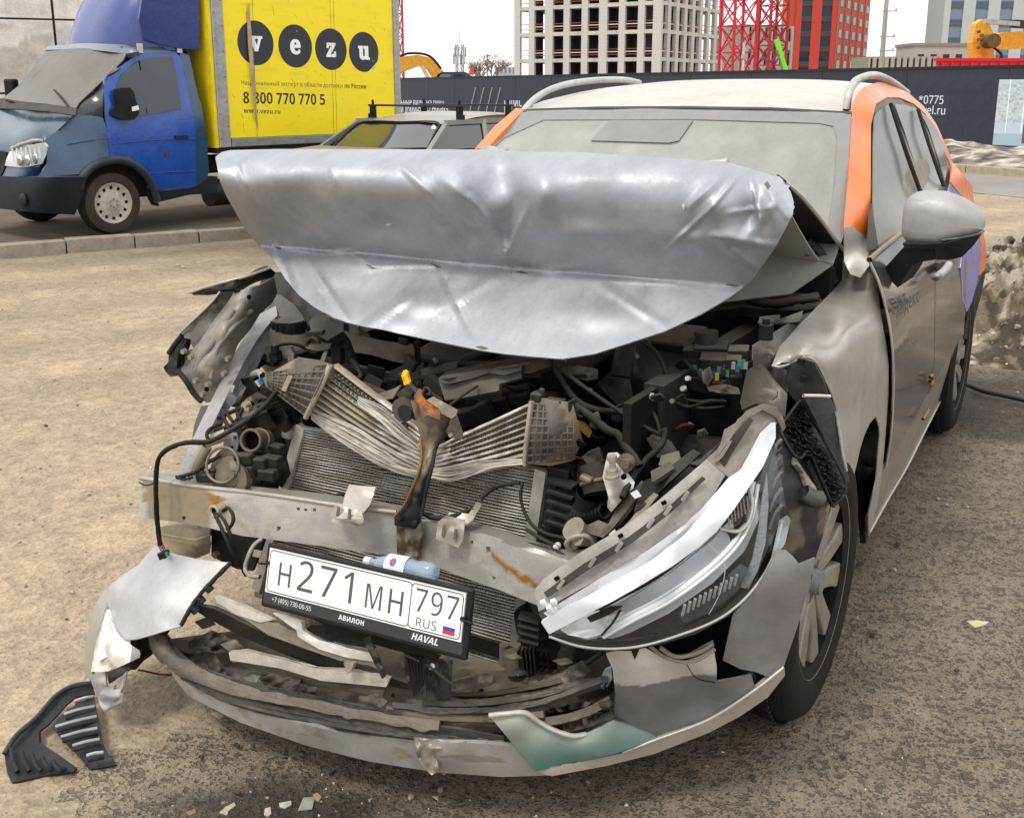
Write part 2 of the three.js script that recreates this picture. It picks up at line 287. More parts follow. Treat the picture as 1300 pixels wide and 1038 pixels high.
// loose grit and pebbles lying on the ground near the car (nobody could count them)
{
  const g = new THREE.IcosahedronGeometry(1, 0), p = g.attributes.position; for (let i = 0; i < p.count; i++) { const k = .75 + .5 * hash3(Math.round(p.getX(i) * 50), Math.round(p.getY(i) * 50), Math.round(p.getZ(i) * 50)); p.setXYZ(i, p.getX(i) * k, p.getY(i) * .6 * k, p.getZ(i) * k); } g.computeVertexNormals();
  const n = 5200, im = new THREE.InstancedMesh(g, std({ color: 0xffffff, roughness: .95 }), n), o = new THREE.Object3D(), c = new THREE.Color();
  for (let i = 0; i < n; i++) {
    const z = -1.2 - 8.5 * Math.pow(rnd(), 1.7), x = rr(-1, 1) * (1.2 - z * .62), s = .0018 + .0065 * Math.pow(rnd(), 4);
    o.position.set(x, .002 + s * .3, z); o.rotation.set(rr(0, .5), rr(0, 6.3), rr(0, .5)); o.scale.set(s, s, s * rr(.7, 1.4)); o.updateMatrix(); im.setMatrixAt(i, o.matrix);
    const t = rnd(); c.setRGB(...(t < .45 ? [.2, .165, .12] : t < .8 ? [.34, .285, .2] : t < .93 ? [.09, .08, .07] : [.55, .52, .46])); im.setColorAt(i, c);
  }
  im.name = 'gravel'; im.userData.kind = 'stuff'; label(im, 'small stones and grit scattered over the dusty ground round the car', 'gravel'); im.castShadow = im.receiveShadow = true; scene.add(im);
}

// raised strip with the truck, behind a concrete kerb
const K0 = ground(-330, 353, 0), K1 = ground(470, 291, 0);
{
  const dir = K1.clone().sub(K0), len = dir.length(); dir.normalize(); const nrm = V3(dir.z, 0, -dir.x).multiplyScalar(-1); if (nrm.z > 0) nrm.multiplyScalar(-1);
  const ang = Math.atan2(-dir.z, dir.x);
  const kerb = new THREE.Group(); kerb.name = 'kerb'; structure(kerb); scene.add(kerb);
  const n = 9, L = len / n;
  for (let i = 0; i < n; i++) {
    const g = bx(L - .012, .2, .16, 0, 0, 0, 0, 0, 0, .012); const p = g.attributes.position;
    for (let k = 0; k < p.count; k++) p.setY(k, p.getY(k) + .02 * (fbm(p.getX(k) * 5 + i * 9, p.getZ(k) * 9, 1, 2) - .5));
    const m = put('kerb_stone', g, M.matte, kerb, [.37, .335, .28], .25, { f: 3 }); const c = K0.clone().addScaledVector(dir, (i + .5) * L).addScaledVector(nrm, .08); m.position.set(c.x, .02 + .012 * rnd(), c.z); m.rotation.y = ang + rr(-.006, .006);
  }
  const q = [K0, K1, K1.clone().addScaledVector(nrm, 14), K0.clone().addScaledVector(nrm, 14)].map((p, i) => i < 2 ? p.clone().addScaledVector(nrm, .165) : p);
  const g = new THREE.PlaneGeometry(len, 14, 60, 40); g.rotateX(-Math.PI / 2); const P = g.attributes.position; for (let k = 0; k < P.count; k++) P.setY(k, .02 * (fbm(P.getX(k), P.getZ(k), 3, 3) - .5));
  g.computeVertexNormals(); boxUV(g, .8); const m = put('pavement', g, M.matte, null, [.125, .105, .085], .35, { f: .6, dustC: [.25, .205, .15] }); structure(m); const c = K0.clone().add(K1).multiplyScalar(.5).addScaledVector(nrm, 7.165); m.position.set(c.x, .055, c.z); m.rotation.y = ang;
}

// road beyond the lot, its far kerb, the rubble along the fence
const FD = V3(-Math.sin(29.6 * Math.PI / 180), 0, -Math.cos(29.6 * Math.PI / 180)), FN = V3(-FD.z, 0, FD.x);  // along the fence (away), and out of it towards us
if (FN.z < 0) FN.multiplyScalar(-1);
const FP = V3(12.02, 0, -25.5);
const fang = Math.atan2(-FD.z, FD.x);
const strip = (name, off, width, y, mat, c, dust, o, len = 90, seg = 60) => { const g = new THREE.PlaneGeometry(len, width, seg * 2, Math.max(2, Math.round(width * 3))); g.rotateX(-Math.PI / 2); boxUV(g, .35); const m = put(name, g, mat, null, c, dust, o); structure(m); const p = FP.clone().addScaledVector(FD, len / 2 - 25).addScaledVector(FN, off); m.position.set(p.x, y, p.z); m.rotation.y = fang; return m; };
strip('road', 7.1, 3.3, .006, std({ vertexColors: true, map: grimeMap, roughness: .42 }), [.17, .16, .15], .55, { f: .55, dustC: [.36, .31, .24] });
{
  const kerb = new THREE.Group(); kerb.name = 'far_kerb'; structure(kerb); scene.add(kerb);
  for (let i = 0; i < 40; i++) { const m = put('kerb_stone', bx(1.98, .16, .2, 0, 0, 0, 0, 0, 0, .015), M.matte, kerb, [.5, .43, .33], .3, { f: 2 }); const p = FP.clone().addScaledVector(FD, i * 2 - 22).addScaledVector(FN, 5.2); m.position.set(p.x, .06, p.z); m.rotation.y = fang; }
}
function heap(name, len, wid, nx, nz, hfn, cfn) { const g = new THREE.PlaneGeometry(len, wid, nx, nz); g.rotateX(-Math.PI / 2); const P = g.attributes.position; for (let k = 0; k < P.count; k++) P.setY(k, hfn(P.getX(k), P.getZ(k))); g.computeVertexNormals(); boxUV(g, 1.3); const m = put(name, g, M.matte, null, [.3, .25, .2], 0, { fn: cfn }); return m; }
{
  const m = heap('rubble', 60, 2.8, 420, 40, (x, z) => { const e = sstep(1.4, .5, Math.abs(z)); return e * (.12 + .5 * fbm(x * .5, z * .8, 3, 3) - .12 + .32 * (fbm(x * 2.6, z * 2.6, 4, 3) - .3)) - .02; }, (x, y, z) => { const q = fbm(x * 5, z * 5 + y * 5, 2, 3); return q > .6 ? [.55, .52, .48] : q > .4 ? [.26, .225, .19] : [.1, .088, .075]; });
  const p = FP.clone().addScaledVector(FD, 6).addScaledVector(FN, 2.5); m.position.copy(p); m.rotation.y = fang; m.userData.kind = 'stuff'; label(m, 'ridge of dirty snow and rubble along the foot of the dark fence', 'rubble');
}
{ // grey heap of dirty melting snow beside the rear of the car
  const m = heap('dirty_snow_heap', 4.4, 3.6, 330, 270, (x, z) => { const r = Math.hypot(x / 2.1, z / 1.7); const e = sstep(1, .35, r + .25 * (fbm(x * 1.4, z * 1.4, 7, 3) - .5)); const n = fbm(x * 3.2, z * 3.2, 3, 4), s = fbm(x * 11, z * 11, 6, 3); const u = fbm(x * 26, z * 26, 2, 3), k = Math.abs(vnoise(x * 6, z * 6, 4) - .5); return e * (.55 + .5 * (n - .45) + .2 * (s - .5) + .10 * (u - .5) - .12 * k) - .03; },
    (x, y, z, n, i) => { const q = fbm(x * 7, z * 7 + y * 6, 2, 4), w = fbm(x * 16, z * 16 + y * 12, 9, 2); const k = .8 + .5 * (w - .5); const q2 = .6 * q + .4 * w; return (q2 > .6 ? [.50, .45, .37] : q2 > .5 ? [.33, .275, .205] : q2 > .41 ? [.22, .18, .13] : [.11, .09, .068]).map((v) => v * k); });
  { const pa = m.geometry.attributes.position, g2 = new THREE.IcosahedronGeometry(1, 1), q = g2.attributes.position; for (let i = 0; i < q.count; i++) { const k = .7 + .6 * vnoise(q.getX(i) * 2 + 5, q.getY(i) * 2 + 5, q.getZ(i) * 2 + 5); q.setXYZ(i, q.getX(i) * k, q.getY(i) * k * .8, q.getZ(i) * k); } g2.computeVertexNormals(); const n = 2600, im = new THREE.InstancedMesh(g2, std({ color: 0xffffff, roughness: .95 }), n), o = new THREE.Object3D(), c = new THREE.Color(); let k = 0; for (let t = 0; t < 40000 && k < n; t++) { const i = Math.floor(rnd() * pa.count); if (pa.getY(i) < .015) continue; const s = .005 + .026 * Math.pow(rnd(), 4); o.position.set(pa.getX(i), pa.getY(i) + s * .3, pa.getZ(i)); o.rotation.set(rr(0, 6), rr(0, 6), rr(0, 6)); o.scale.setScalar(s); o.updateMatrix(); im.setMatrixAt(k, o.matrix); const v = rnd(); c.setRGB(...(v < .4 ? [.18, .145, .105] : v < .7 ? [.30, .25, .19] : v < .76 ? [.6, .55, .46] : [.06, .05, .04])); im.setColorAt(k++, c); } im.count = k; im.name = 'dirt_clods'; im.userData.kind = 'stuff'; label(im, 'loose clods and stones on the dirty snow mound', 'clods'); im.castShadow = im.receiveShadow = true; im.position.set(4.32, 0, -6.9); im.rotation.y = .35; scene.add(im); }
  m.position.set(4.32, 0, -6.9); m.rotation.y = .35; m.userData.kind = 'stuff'; label(m, 'mound of dirty brown melting snow beside the rear wheel of the wrecked car', 'snow heap');
}
{ const pts = [[1226, 488], [1250, 497], [1278, 503], [1330, 515]].map(([x, y]) => ground(x, y, .035)); label(put('pipe', hose(pts, .011), M.rubber, null, [.015, .015, .015], .2), 'thin black pipe lying in the wet at the foot of the snow heap', 'pipe'); }

// ================================================================ FENCE with printed banner
{
  const t = thing('fence', 'long dark navy hoarding with white printed lettering across the background', 'fence');
  t.position.copy(FP); t.rotation.y = fang;                         // local x runs along the fence, away from us; local z is out of it on one side
  const side = V3(0, 0, 1).applyAxisAngle(V3(0, 1, 0), fang).dot(FN) > 0 ? 1 : -1;
  const navy = std({ vertexColors: true, map: grimeMap, roughness: .6 });
  for (let i = -3; i < 16; i++) { const g = bx(2.98, 1.92, .05, i * 3 + 1.5, .16 + .96, 0); put('fence_panel', g, navy, t, [.026, .033, .055], .06, { f: 1.2 }); }
  put('top_rail', bx(57, .07, .09, 19.5, 2.115, 0), navy, t, [.01, .011, .014], .05);
  put('base_rail', bx(57, .15, .12, 19.5, .075, 0), navy, t, [.012, .012, .014], .3);
  const text = (name, s, x, y, w, h, font, italic) => {                       // flat print, read from our side
    const m = new THREE.Mesh(new THREE.PlaneGeometry(w, h), std({ map: canvasTex(512, Math.round(512 * h / w), (c, W, H) => { c.fillStyle = '#2b313f'; c.fillRect(0, 0, W, H); c.fillStyle = '#dcdde2'; c.font = font; const l = s.split('\n'); l.forEach((q, k) => c.fillText(q, 6, H * (k + .78) / l.length)); }), roughness: .6 }));
    m.name = name; m.position.set(x, y, side * .031); m.rotation.y = side > 0 ? 0 : Math.PI; t.add(m); return m;
  };
  const along = (px) => { const k = (px - 650) / 1337; return (-k * -FP.z - -1 * 0 + 0, (FP.x - k * -FP.z) / (k * Math.cos(29.6 * Math.PI / 180) + Math.sin(29.6 * Math.PI / 180))); };
  const X = (px) => along(px), Y = (px, py) => { const s = X(px), Z = -FP.z + s * Math.cos(29.6 * Math.PI / 180); return EYE - (py - 112) / 1337 * Z; };
  const block = (name, s, px0, px1, py0, py1, font) => { const x0 = X(px0), x1 = X(px1), cx = (x0 + x1) / 2; const ya = Y((px0 + px1) / 2, py0), yb = Y((px0 + px1) / 2, py1); return text(name, s, cx, (ya + yb) / 2, Math.abs(x1 - x0), ya - yb, font); };
  block('lettering', '*0775✆\navel.ru', 1168, 1209, 121, 147, '150px sans-serif');
  block('lettering', 'ьные виды на реку\nи доминанты города', 508, 572, 127, 146, '50px sans-serif');
  block('lettering', 'Офис\nпр', 640, 668, 127, 146, '170px sans-serif');
  for (let k = 0; k < 4; k++) { const x = X(598 + k * 10), s0 = Y(600, 146), s1 = Y(600, 111); const g = beam(V3(X(596 + k * 10.5), s0, side * .034), V3(X(605 + k * 10.5), s1, side * .034), .07, .01); put('stripe', g, M.white, t); }
  { // printed picture: a room with a pale window wall
    const p = new THREE.Mesh(new THREE.PlaneGeometry(Math.abs(X(1345) - X(1269)), Y(1300, 101) - Y(1300, 184)), std({ roughness: .6, map: canvasTex(512, 512, (c, W, H) => {
      c.fillStyle = '#b9c6cf'; c.fillRect(0, 0, W, H); for (let i = 0; i < 900; i++) { const y = H * (.05 + .6 * rnd()); c.fillStyle = ['#8fa0a0', '#d8dfe2', '#7c8a80', '#a9b6b4', '#c9b9a8'][i % 5]; c.globalAlpha = .35; c.beginPath(); c.ellipse(W * rnd(), y, 4 + 16 * rnd(), 3 + 9 * rnd(), 0, 0, 7); c.fill(); } c.globalAlpha = 1;
      c.fillStyle = '#9fb4c4'; c.fillRect(0, H * .82, W, H * .18); c.fillStyle = '#5b5350'; c.fillRect(W * .5, H * .66, W * .5, H * .3); c.fillStyle = '#463f3d'; c.fillRect(W * .56, H * .58, W * .44, H * .2); c.strokeStyle = '#e6ebee'; c.lineWidth = 9; for (let i = 0; i < 4; i++) { c.beginPath(); c.moveTo(W * (.2 + .27 * i), 0); c.lineTo(W * (.2 + .27 * i), H * .8); c.stroke(); } }) }));
    p.name = 'printed_picture'; p.position.set((X(1345) + X(1269)) / 2, (Y(1300, 101) + Y(1300, 184)) / 2, side * .031); p.rotation.y = side > 0 ? 0 : Math.PI; t.add(p);
  }
}

// ================================================================ BEHIND THE FENCE
const con = std({ vertexColors: true, map: grimeMap, roughness: .9 });
const glass = std({ color: 0x1b222c, roughness: .15, metalness: .2 });
function facade(P, Q) {                                       // axes of a wall seen from us: along, up, out
  const a = Q.clone().sub(P); const len = a.length(); a.normalize(); const out = V3(-a.z, 0, a.x); if (out.z < 0) out.multiplyScalar(-1); return { P, a, len, out, rot: Math.atan2(-a.z, a.x) };
}
{ // unfinished concrete frame
  const t = thing('concrete_building', 'unfinished pale concrete frame building with open window bays, no glass yet', 'building');
  const A = V3(.35, 0, -152), B = V3(19.5, 0, -140), C = V3(31.2, 0, -158), D = C.clone().add(A).sub(B);
  const h0 = 2.07, fh = 3.56, nf = 6;
  const rails = std({ color: 0x8d3a34, roughness: .7 }), wrail = std({ color: 0xd6d2cb, roughness: .7 });
  const quad = (e, y0, y1) => { const s = new THREE.Shape([A, B, C, D].map((p) => { const c = A.clone().add(C).multiplyScalar(.5), d = p.clone().sub(c); return new THREE.Vector2(c.x + d.x * e, -(c.z + d.z * e)); })); const g = new THREE.ExtrudeGeometry(s, { depth: y1 - y0, bevelEnabled: false }); g.rotateX(-Math.PI / 2).translate(0, y0, 0); return boxUV(soup(g), .2); };
  for (let k = 0; k <= nf; k++) put('floor_slab', quad(1, h0 + k * fh - .5, h0 + k * fh), con, t, [.6, .605, .61], .1, { f: .4 });
  put('base_wall', quad(.97, 0, h0 - .51), con, t, [.4, .385, .36], .2, { f: .4 });
  const pier = (f, s, w) => { const p = f.P.clone().addScaledVector(f.a, s).addScaledVector(f.out, -.23); const g = bx(w, nf * fh, .5, 0, h0 + nf * fh / 2 - .25, 0); g.rotateY(f.rot).translate(p.x, 0, p.z); put('column', g, con, t, [.63, .635, .64], .08, { f: .5 }); };
  const f1 = facade(A, B), f2 = facade(B, C);
  for (let i = 0; i <= 8; i++) pier(f1, i * f1.len / 8 - (i === 8 ? .5 : i === 0 ? -.45 : 0), i % 3 === 2 ? 1.25 : .95);
  for (let i = 1; i <= 8; i++) pier(f2, i * f2.len / 8, .95);
  for (let k = 0; k < nf; k++) for (const f of [f1, f2]) { const r = [], w = []; for (let i = 0; i < 8; i++) { const c = f.P.clone().addScaledVector(f.a, (i + .5) * f.len / 8).addScaledVector(f.out, -.3); for (const [y, l] of [[.45, r], [.8, w], [1.15, r]]) { const g = bx(f.len / 8 - .9, .1, .05, 0, h0 + k * fh + y, 0); g.rotateY(f.rot).translate(c.x, 0, c.z); l.push(g); } } put('guard_rail', r, rails, t).userData.kind = 'stuff'; put('guard_rail', w, wrail, t).userData.kind = 'stuff'; }
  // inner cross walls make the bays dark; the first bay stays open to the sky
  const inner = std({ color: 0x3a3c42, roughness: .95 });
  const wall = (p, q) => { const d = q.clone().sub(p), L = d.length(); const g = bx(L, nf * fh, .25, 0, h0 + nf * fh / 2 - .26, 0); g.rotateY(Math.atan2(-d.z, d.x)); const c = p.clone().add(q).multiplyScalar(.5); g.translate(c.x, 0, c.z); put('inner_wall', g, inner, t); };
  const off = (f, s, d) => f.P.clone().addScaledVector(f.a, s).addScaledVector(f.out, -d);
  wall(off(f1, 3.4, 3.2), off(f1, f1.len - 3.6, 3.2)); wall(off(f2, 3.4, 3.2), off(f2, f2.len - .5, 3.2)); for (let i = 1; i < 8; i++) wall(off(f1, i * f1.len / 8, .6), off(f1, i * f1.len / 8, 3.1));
}
function gridBuilding(name, text, px0, px1, topY, dist, { wallC, cols, floor = 3.2, bayW = .5, side = 0, glassM = glass, spandrel, base = 0 }) {   // far building: walls with recessed panes
  const t = thing(name, text, 'building'); const P = away(px0, 112, dist), Q = away(px1, 112, dist + side), f = facade(P.setY(0), Q.setY(0)); const H = EYE + (112 - topY) / 1337 * dist, nf = Math.max(1, Math.round((H - base) / floor)), fh = (H - base) / nf;
  const M4 = (g, s, y, d) => { const p = f.P.clone().addScaledVector(f.a, s).addScaledVector(f.out, d); g.rotateY(f.rot).translate(p.x, y, p.z); return g; };
  put('wall', M4(bx(f.len, H, 8, 0, 0, 0), f.len / 2, H / 2, -4.3), con, t, wallC.map((v) => v * .8), .1, { f: .3 });
  const pw = f.len / cols;
  for (let i = 0; i <= cols; i++) put('pilaster', M4(bx(pw * (1 - bayW) * (i === 0 || i === cols ? .5 : 1), H, .5), i * pw + (i === 0 ? .25 : i === cols ? -.25 : 0) * pw * (1 - bayW), H / 2, -.1), con, t, wallC, .08, { f: .3 });
  for (let k = 0; k < nf; k++) for (let i = 0; i < cols; i++) { const s = (i + .5) * pw, y = base + k * fh; put('window', M4(bx(pw * bayW, fh * .55, .1), s, y + fh * .62, -.22), glassM, t); put('spandrel', M4(bx(pw * bayW, fh * .36, .3), s, y + fh * .18, -.12), con, t, spandrel || wallC, .08, { f: .3 }); }
  return t;
}
const blueGlass = std({ color: 0x6f7f8f, roughness: .2, metalness: .2 });
gridBuilding('concrete_wing', 'pale concrete wing with small openings between the red mast and the red tower', 944, 1003, 34, 176, { wallC: [.5, .48, .44], cols: 6, floor: 3.4, bayW: .45, side: 6 });
{ // red residential tower: dark glazed strips between red pilasters, brick-red flank with windows
  const t = gridBuilding('red_tower', 'red tower block with dark glazed strips and a brick red flank', 1006, 1056, -60, 220, { wallC: [.6, .07, .045], cols: 2, floor: 3.1, bayW: .52, spandrel: [.06, .07, .09] });
  const d = 220, P = away(1056, 112, d).setY(0), Q = away(1097, 112, d + 26).setY(0), f = facade(P, Q), H = EYE + 172 / 1337 * d;
  const g = bx(f.len, H, 6, 0, H / 2, -3); g.rotateY(f.rot); const c = P.clone().add(Q).multiplyScalar(.5); g.translate(c.x, 0, c.z); put('wall', g, con, t, [.6, .11, .07], .08, { f: .3 });
  for (let k = 0; k < 9; k++) for (let i = 0; i < 5; i++) { const p = P.clone().addScaledVector(f.a, (i + .55) * f.len / 5).addScaledVector(f.out, .02); const w = bx(f.len / 12, 1.6, .16, 0, 0, 0); w.rotateY(f.rot).translate(p.x, 2 + k * 3.1 + 1.4, p.z); put('window', w, glass, t); }
  for (let i = 0; i < 5; i++) { const p = P.clone().addScaledVector(f.a, (i + .12) * f.len / 5); const w = bx(.5, H, .5, 0, H / 2, 0); w.rotateY(f.rot).translate(p.x, 0, p.z); put('pilaster', w, con, t, [.6, .22, .16], .05, { f: .3 }); }
  const b = away(998, 112, 224); put('wall', bx(2.6, H, 4, b.x, H / 2, b.z), con, t, [.7, .13, .05], .05, { f: .3 });
}
gridBuilding('white_tower', 'pale blue and white tower block with dark window strips behind the yellow digger arm', 1190, 1345, -50, 205, { wallC: [.56, .62, .66], cols: 5, floor: 3.35, bayW: .52, glassM: blueGlass, spandrel: [.1, .14, .2] });
gridBuilding('blue_building', 'small hazy blue office block just left of the concrete frame', 629, 655, 86, 260, { wallC: [.5, .58, .68], cols: 5, floor: 2.2, bayW: .55, glassM: std({ color: 0x7d93ae, roughness: .3 }) });
gridBuilding('low_building', 'long low beige building at the foot of the utility pole', 1100, 1192, 73, 165, { wallC: [.45, .42, .38], cols: 12, floor: 2.6, bayW: .4 });
{ const t = thing('flat_roof_building', 'higher grey box building right of the utility pole, beside the pale tower', 'building'); const p = away(1178, 112, 180); put('wall', bx(9, 8.4, 8, p.x, 4.2, p.z), con, t, [.5, .47, .43], .1, { f: .3 }); put('parapet', bx(9.4, .5, 8.4, p.x, 8.65, p.z), con, t, [.3, .28, .27], .1); for (let i = 0; i < 4; i++) put('window', bx(1, 1, .1, p.x - 3.2 + i * 2.1, 6.6, p.z + 4.05), glass, t); }
function lattice(name, text, category, px0, px1, dist, yTop, seg, c, r, group) {
  const t = thing(name, text, category, group), a = away(px0, 112, dist), b = away(px1, 112, dist), w = b.x - a.x, H = EYE + (112 - yTop) / 1337 * dist; t.position.set((a.x + b.x) / 2, 0, a.z); const m = std({ color: c, roughness: .6 });
  const n = Math.round(H / (w * seg)), h = H / n, q = w / 2, cs = [[-q, -q], [q, -q], [q, q], [-q, q]]; t.rotation.y = .35;
  for (const [x, z] of cs) put('mast_leg', bx(r * 2, H, r * 2, x, H / 2, z), m, t);
  const br = []; for (let k = 0; k < n; k++) for (let i = 0; i < 4; i++) { const [x0, z0] = cs[i], [x1, z1] = cs[(i + 1) % 4]; const y = k * h; br.push(beam(V3(x0, y, z0), V3(x1, y + h, z1), r), beam(V3(x1, y, z1), V3(x0, y + h, z0), r), beam(V3(x0, y, z0), V3(x1, y, z1), r)); }
  const bm = put('bracing', br, m, t); return t;
}
lattice('crane_mast', 'red lattice crane mast nearest the concrete frame, the wider of two side by side', 'crane mast', 918, 950, 105, -60, 1, 0xb3202c, .11);
lattice('crane_mast', 'dark red lattice crane mast right beside the red tower block', 'crane mast', 965, 990, 110, -60, 1, 0x9c1d2b, .11);
lattice('crane_mast', 'red lattice crane mast showing just past the edge of the yellow truck box', 'crane mast', 484, 510, 118, -60, 1.1, 0xb8323a, .1);
{ const t = lattice('telecom_mast', 'slim grey lattice telecom mast standing alone against the white sky', 'telecom mast', 580, 588, 130, 58, 1.2, 0x8d8f92, .045); const H = EYE + 54 / 1337 * 130; for (let i = 0; i < 6; i++) { const a = i / 6 * 6.283; put('antenna', bx(.22, 1.2, .14, .75 * Math.cos(a), H - .9 - (i % 2) * .9, .75 * Math.sin(a)), con, t, [.55, .55, .55], .05); } put('spike', cyl(.04, .05, 1.6, 0, H + .8, 0), con, t, [.5, .5, .5], .05); }
{ // utility pole
  const t = thing('utility_pole', 'tall grey utility pole with short cross arms between red and pale towers', 'utility pole'), p = away(1117, 112, 70); const H = 9.2; t.position.set(p.x, 0, p.z);
  put('pole', cyl(.12, .19, H, 0, H / 2, 0), con, t, [.38, .38, .36], .2); for (const y of [4.0, 4.9, 6.5]) put('cross_arm', bx(1.0, .06, .06, .2, y, .1), con, t, [.3, .3, .3], .1); for (const y of [4.1, 5.0, 6.6]) put('insulator', cyl(.05, .07, .16, .62, y, .1), con, t, [.5, .45, .4], .1);
}
{ const t = thing('lamp_post', 'short pale metal post in front of the red crane masts', 'post'), p = away(942, 112, 48); t.position.set(p.x, 0, p.z); put('post', cyl(.06, .07, 3.6, 0, 1.8, 0), con, t, [.6, .62, .64], .05); put('collar', cyl(.1, .1, .2, 0, 3.0, 0), con, t, [.45, .45, .46], .05); }
{ const t = thing('pump_boom', 'lime green machine boom leaning between crane mast and red tower', 'machine boom'); const a = away(986, 50, 62), b = away(999, 96, 62); put('boom_section', beam(a, b, .26, .26), std({ color: 0x6fd21a, roughness: .5 }), t); put('boom_section', beam(b, V3(b.x + .5, 0, b.z), .4, .4), std({ color: 0x62bd18, roughness: .5 }), t); put('hydraulic_cylinder', beam(a.clone().lerp(b, .3).add(V3(-.2, 0, .2)), b.clone().add(V3(-.2, 0, .2)), .1), con, t, [.2, .2, .2], .1); }
{ // bare tree
  const t = thing('bare_tree', 'pale leafless tree against the sky left of the hazy blue building', 'tree'), m = std({ color: 0x8a7868, roughness: .95 }); const p = away(621, 112, 92); t.position.set(p.x, 0, p.z);
  const tr = [], cr = []; const grow = (a, d, l, r, k) => { const b = a.clone().addScaledVector(d, l); (k < 2 ? tr : cr).push(beam(a, b, r, r)); if (k < 7) for (let i = 0; i < (k < 1 ? 4 : k < 4 ? 3 : 2); i++) { const e = d.clone().add(V3(rr(-.75, .75), rr(-.1, .45), rr(-.75, .75))).normalize(); grow(b, e, l * rr(.62, .8), Math.max(.022, r * .68), k + 1); } };
  grow(V3(0, 0, 0), V3(0, 1, 0), 1.3, .2, 0); grow(V3(-1.6, 0, 1), V3(-.05, 1, 0), .9, .14, 1);
  put('trunk', tr, m, t); put('crown', cr, m, t);
}
{ // digger on the left: boom and cab over the fence
  const y = std({ vertexColors: true, map: grimeMap, roughness: .5 }), t = thing('excavator', 'orange yellow digger with dark cab behind the fence beside the yellow truck box', 'excavator');
  const d = -62; put('boom', sheet(LOT, [[470, 78], [508, 72], [530, 69.5], [546, 73], [556, 81], [562, 90], [557, 98], [548, 98], [541, 88], [530, 84], [508, 92], [470, 96]], { d, t: .55, L: 6 }), y, t, [.85, .42, .03], .1, { f: 1 });
  put('hydraulic_cylinder', beam(away(535, 84, 61.4), away(545, 101, 61.4), .22), con, t, [.6, .58, .5], .1);
  put('hose', hose([away(508, 71, 61.6), away(520, 67.5, 61.4), away(545, 71, 61.4), away(560, 87, 61.4)], .07), M.rubber, t, [.03, .03, .03], .1);
  put('cab', sheet(LOT, [[552, 101], [556, 94], [562, 91], [590, 91], [596, 95], [598, 101], [598, 120], [552, 120]], { d, t: 1.6, L: 8 }), con, t, [.06, .075, .085], .2);
  put('window', sheet(LOT, [[556, 99], [559, 94.5], [572, 94.5], [572, 99]], { d: d + .04, t: .02 }), blueGlass, t); put('window', sheet(LOT, [[576, 99], [576, 94.5], [588, 94.5], [590, 99]], { d: d + .04, t: .02 }), glass, t);
  put('beacon', cyl(.12, .14, .4, ...away(598.5, 90, 62).toArray()), std({ color: 0xe0331a, roughness: .4 }), t);
}
{ // digger arm on the right
  const y = std({ vertexColors: true, map: grimeMap, roughness: .5 }), t = thing('excavator', 'yellow digger arm with folded bucket reaching over the fence at the right', 'excavator'); const d = -34, O = [.95, .46, .03];
  put('stick', sheet(LOT, [[1236, 84], [1235, 54], [1240, 30], [1248, 24], [1257, 30], [1263, 46], [1262, 62], [1264, 78], [1258, 86]], { d, t: .4, L: 6 }), y, t, O, .14, { f: 2 });
  put('boom', sheet(LOT, [[1256, 46], [1275, 41], [1305, 39], [1380, 52], [1420, 70], [1420, 92], [1370, 74], [1305, 61], [1275, 63], [1257, 60]], { d: d - .5, t: .4, L: 8 }), y, t, O, .14, { f: 2 });
  put('hydraulic_cylinder', beam(away(1251, 27, 33.6), away(1300, 31, 33.9), .14), con, t, [.5, .5, .5], .1); put('hydraulic_cylinder', beam(away(1285, 30, 33.9), away(1350, 34, 34), .24), con, t, [.04, .04, .045], .1);
  put('pivot_pin', cyl(.22, .22, .5, ...away(1258, 52, 33.6).toArray(), Math.PI / 2), con, t, [.15, .09, .03], .2); put('hose', hose([away(1262, 60, 33.5), away(1272, 70, 33.5), away(1268, 80, 33.5), away(1262, 88, 33.5)], .04), M.rubber, t, [.03, .03, .03], .1);
  for (let k = 0; k < 5; k++) put('rivet', cyl(.05, .05, .1, ...away(1243 + k % 2 * 4, 40 + k * 5, 33.65).toArray(), Math.PI / 2), con, t, [.25, .12, .03], .2);
}
{ // red ribbed skip above the fence
  const t = thing('skip', 'bright red ribbed metal skip showing above the fence under the digger arm', 'skip'), R = std({ color: 0xc3131f, roughness: .55 }), p = away(1300, 82, 31.5); const w = 5.2; put('side_wall', bx(w, 1.1, .1, p.x, p.y - .42, p.z), R, t); put('top_rim', bx(w + .1, .09, .16, p.x, p.y + .14, p.z), R, t); for (let i = 0; i < 18; i++) put('rib', bx(.09, .95, .08, p.x - w / 2 + .15 + i * w / 18, p.y - .42, p.z + .09), R, t); put('floor', bx(w, 1.3, 2, p.x, .66, p.z - 1.1), R, t);
}
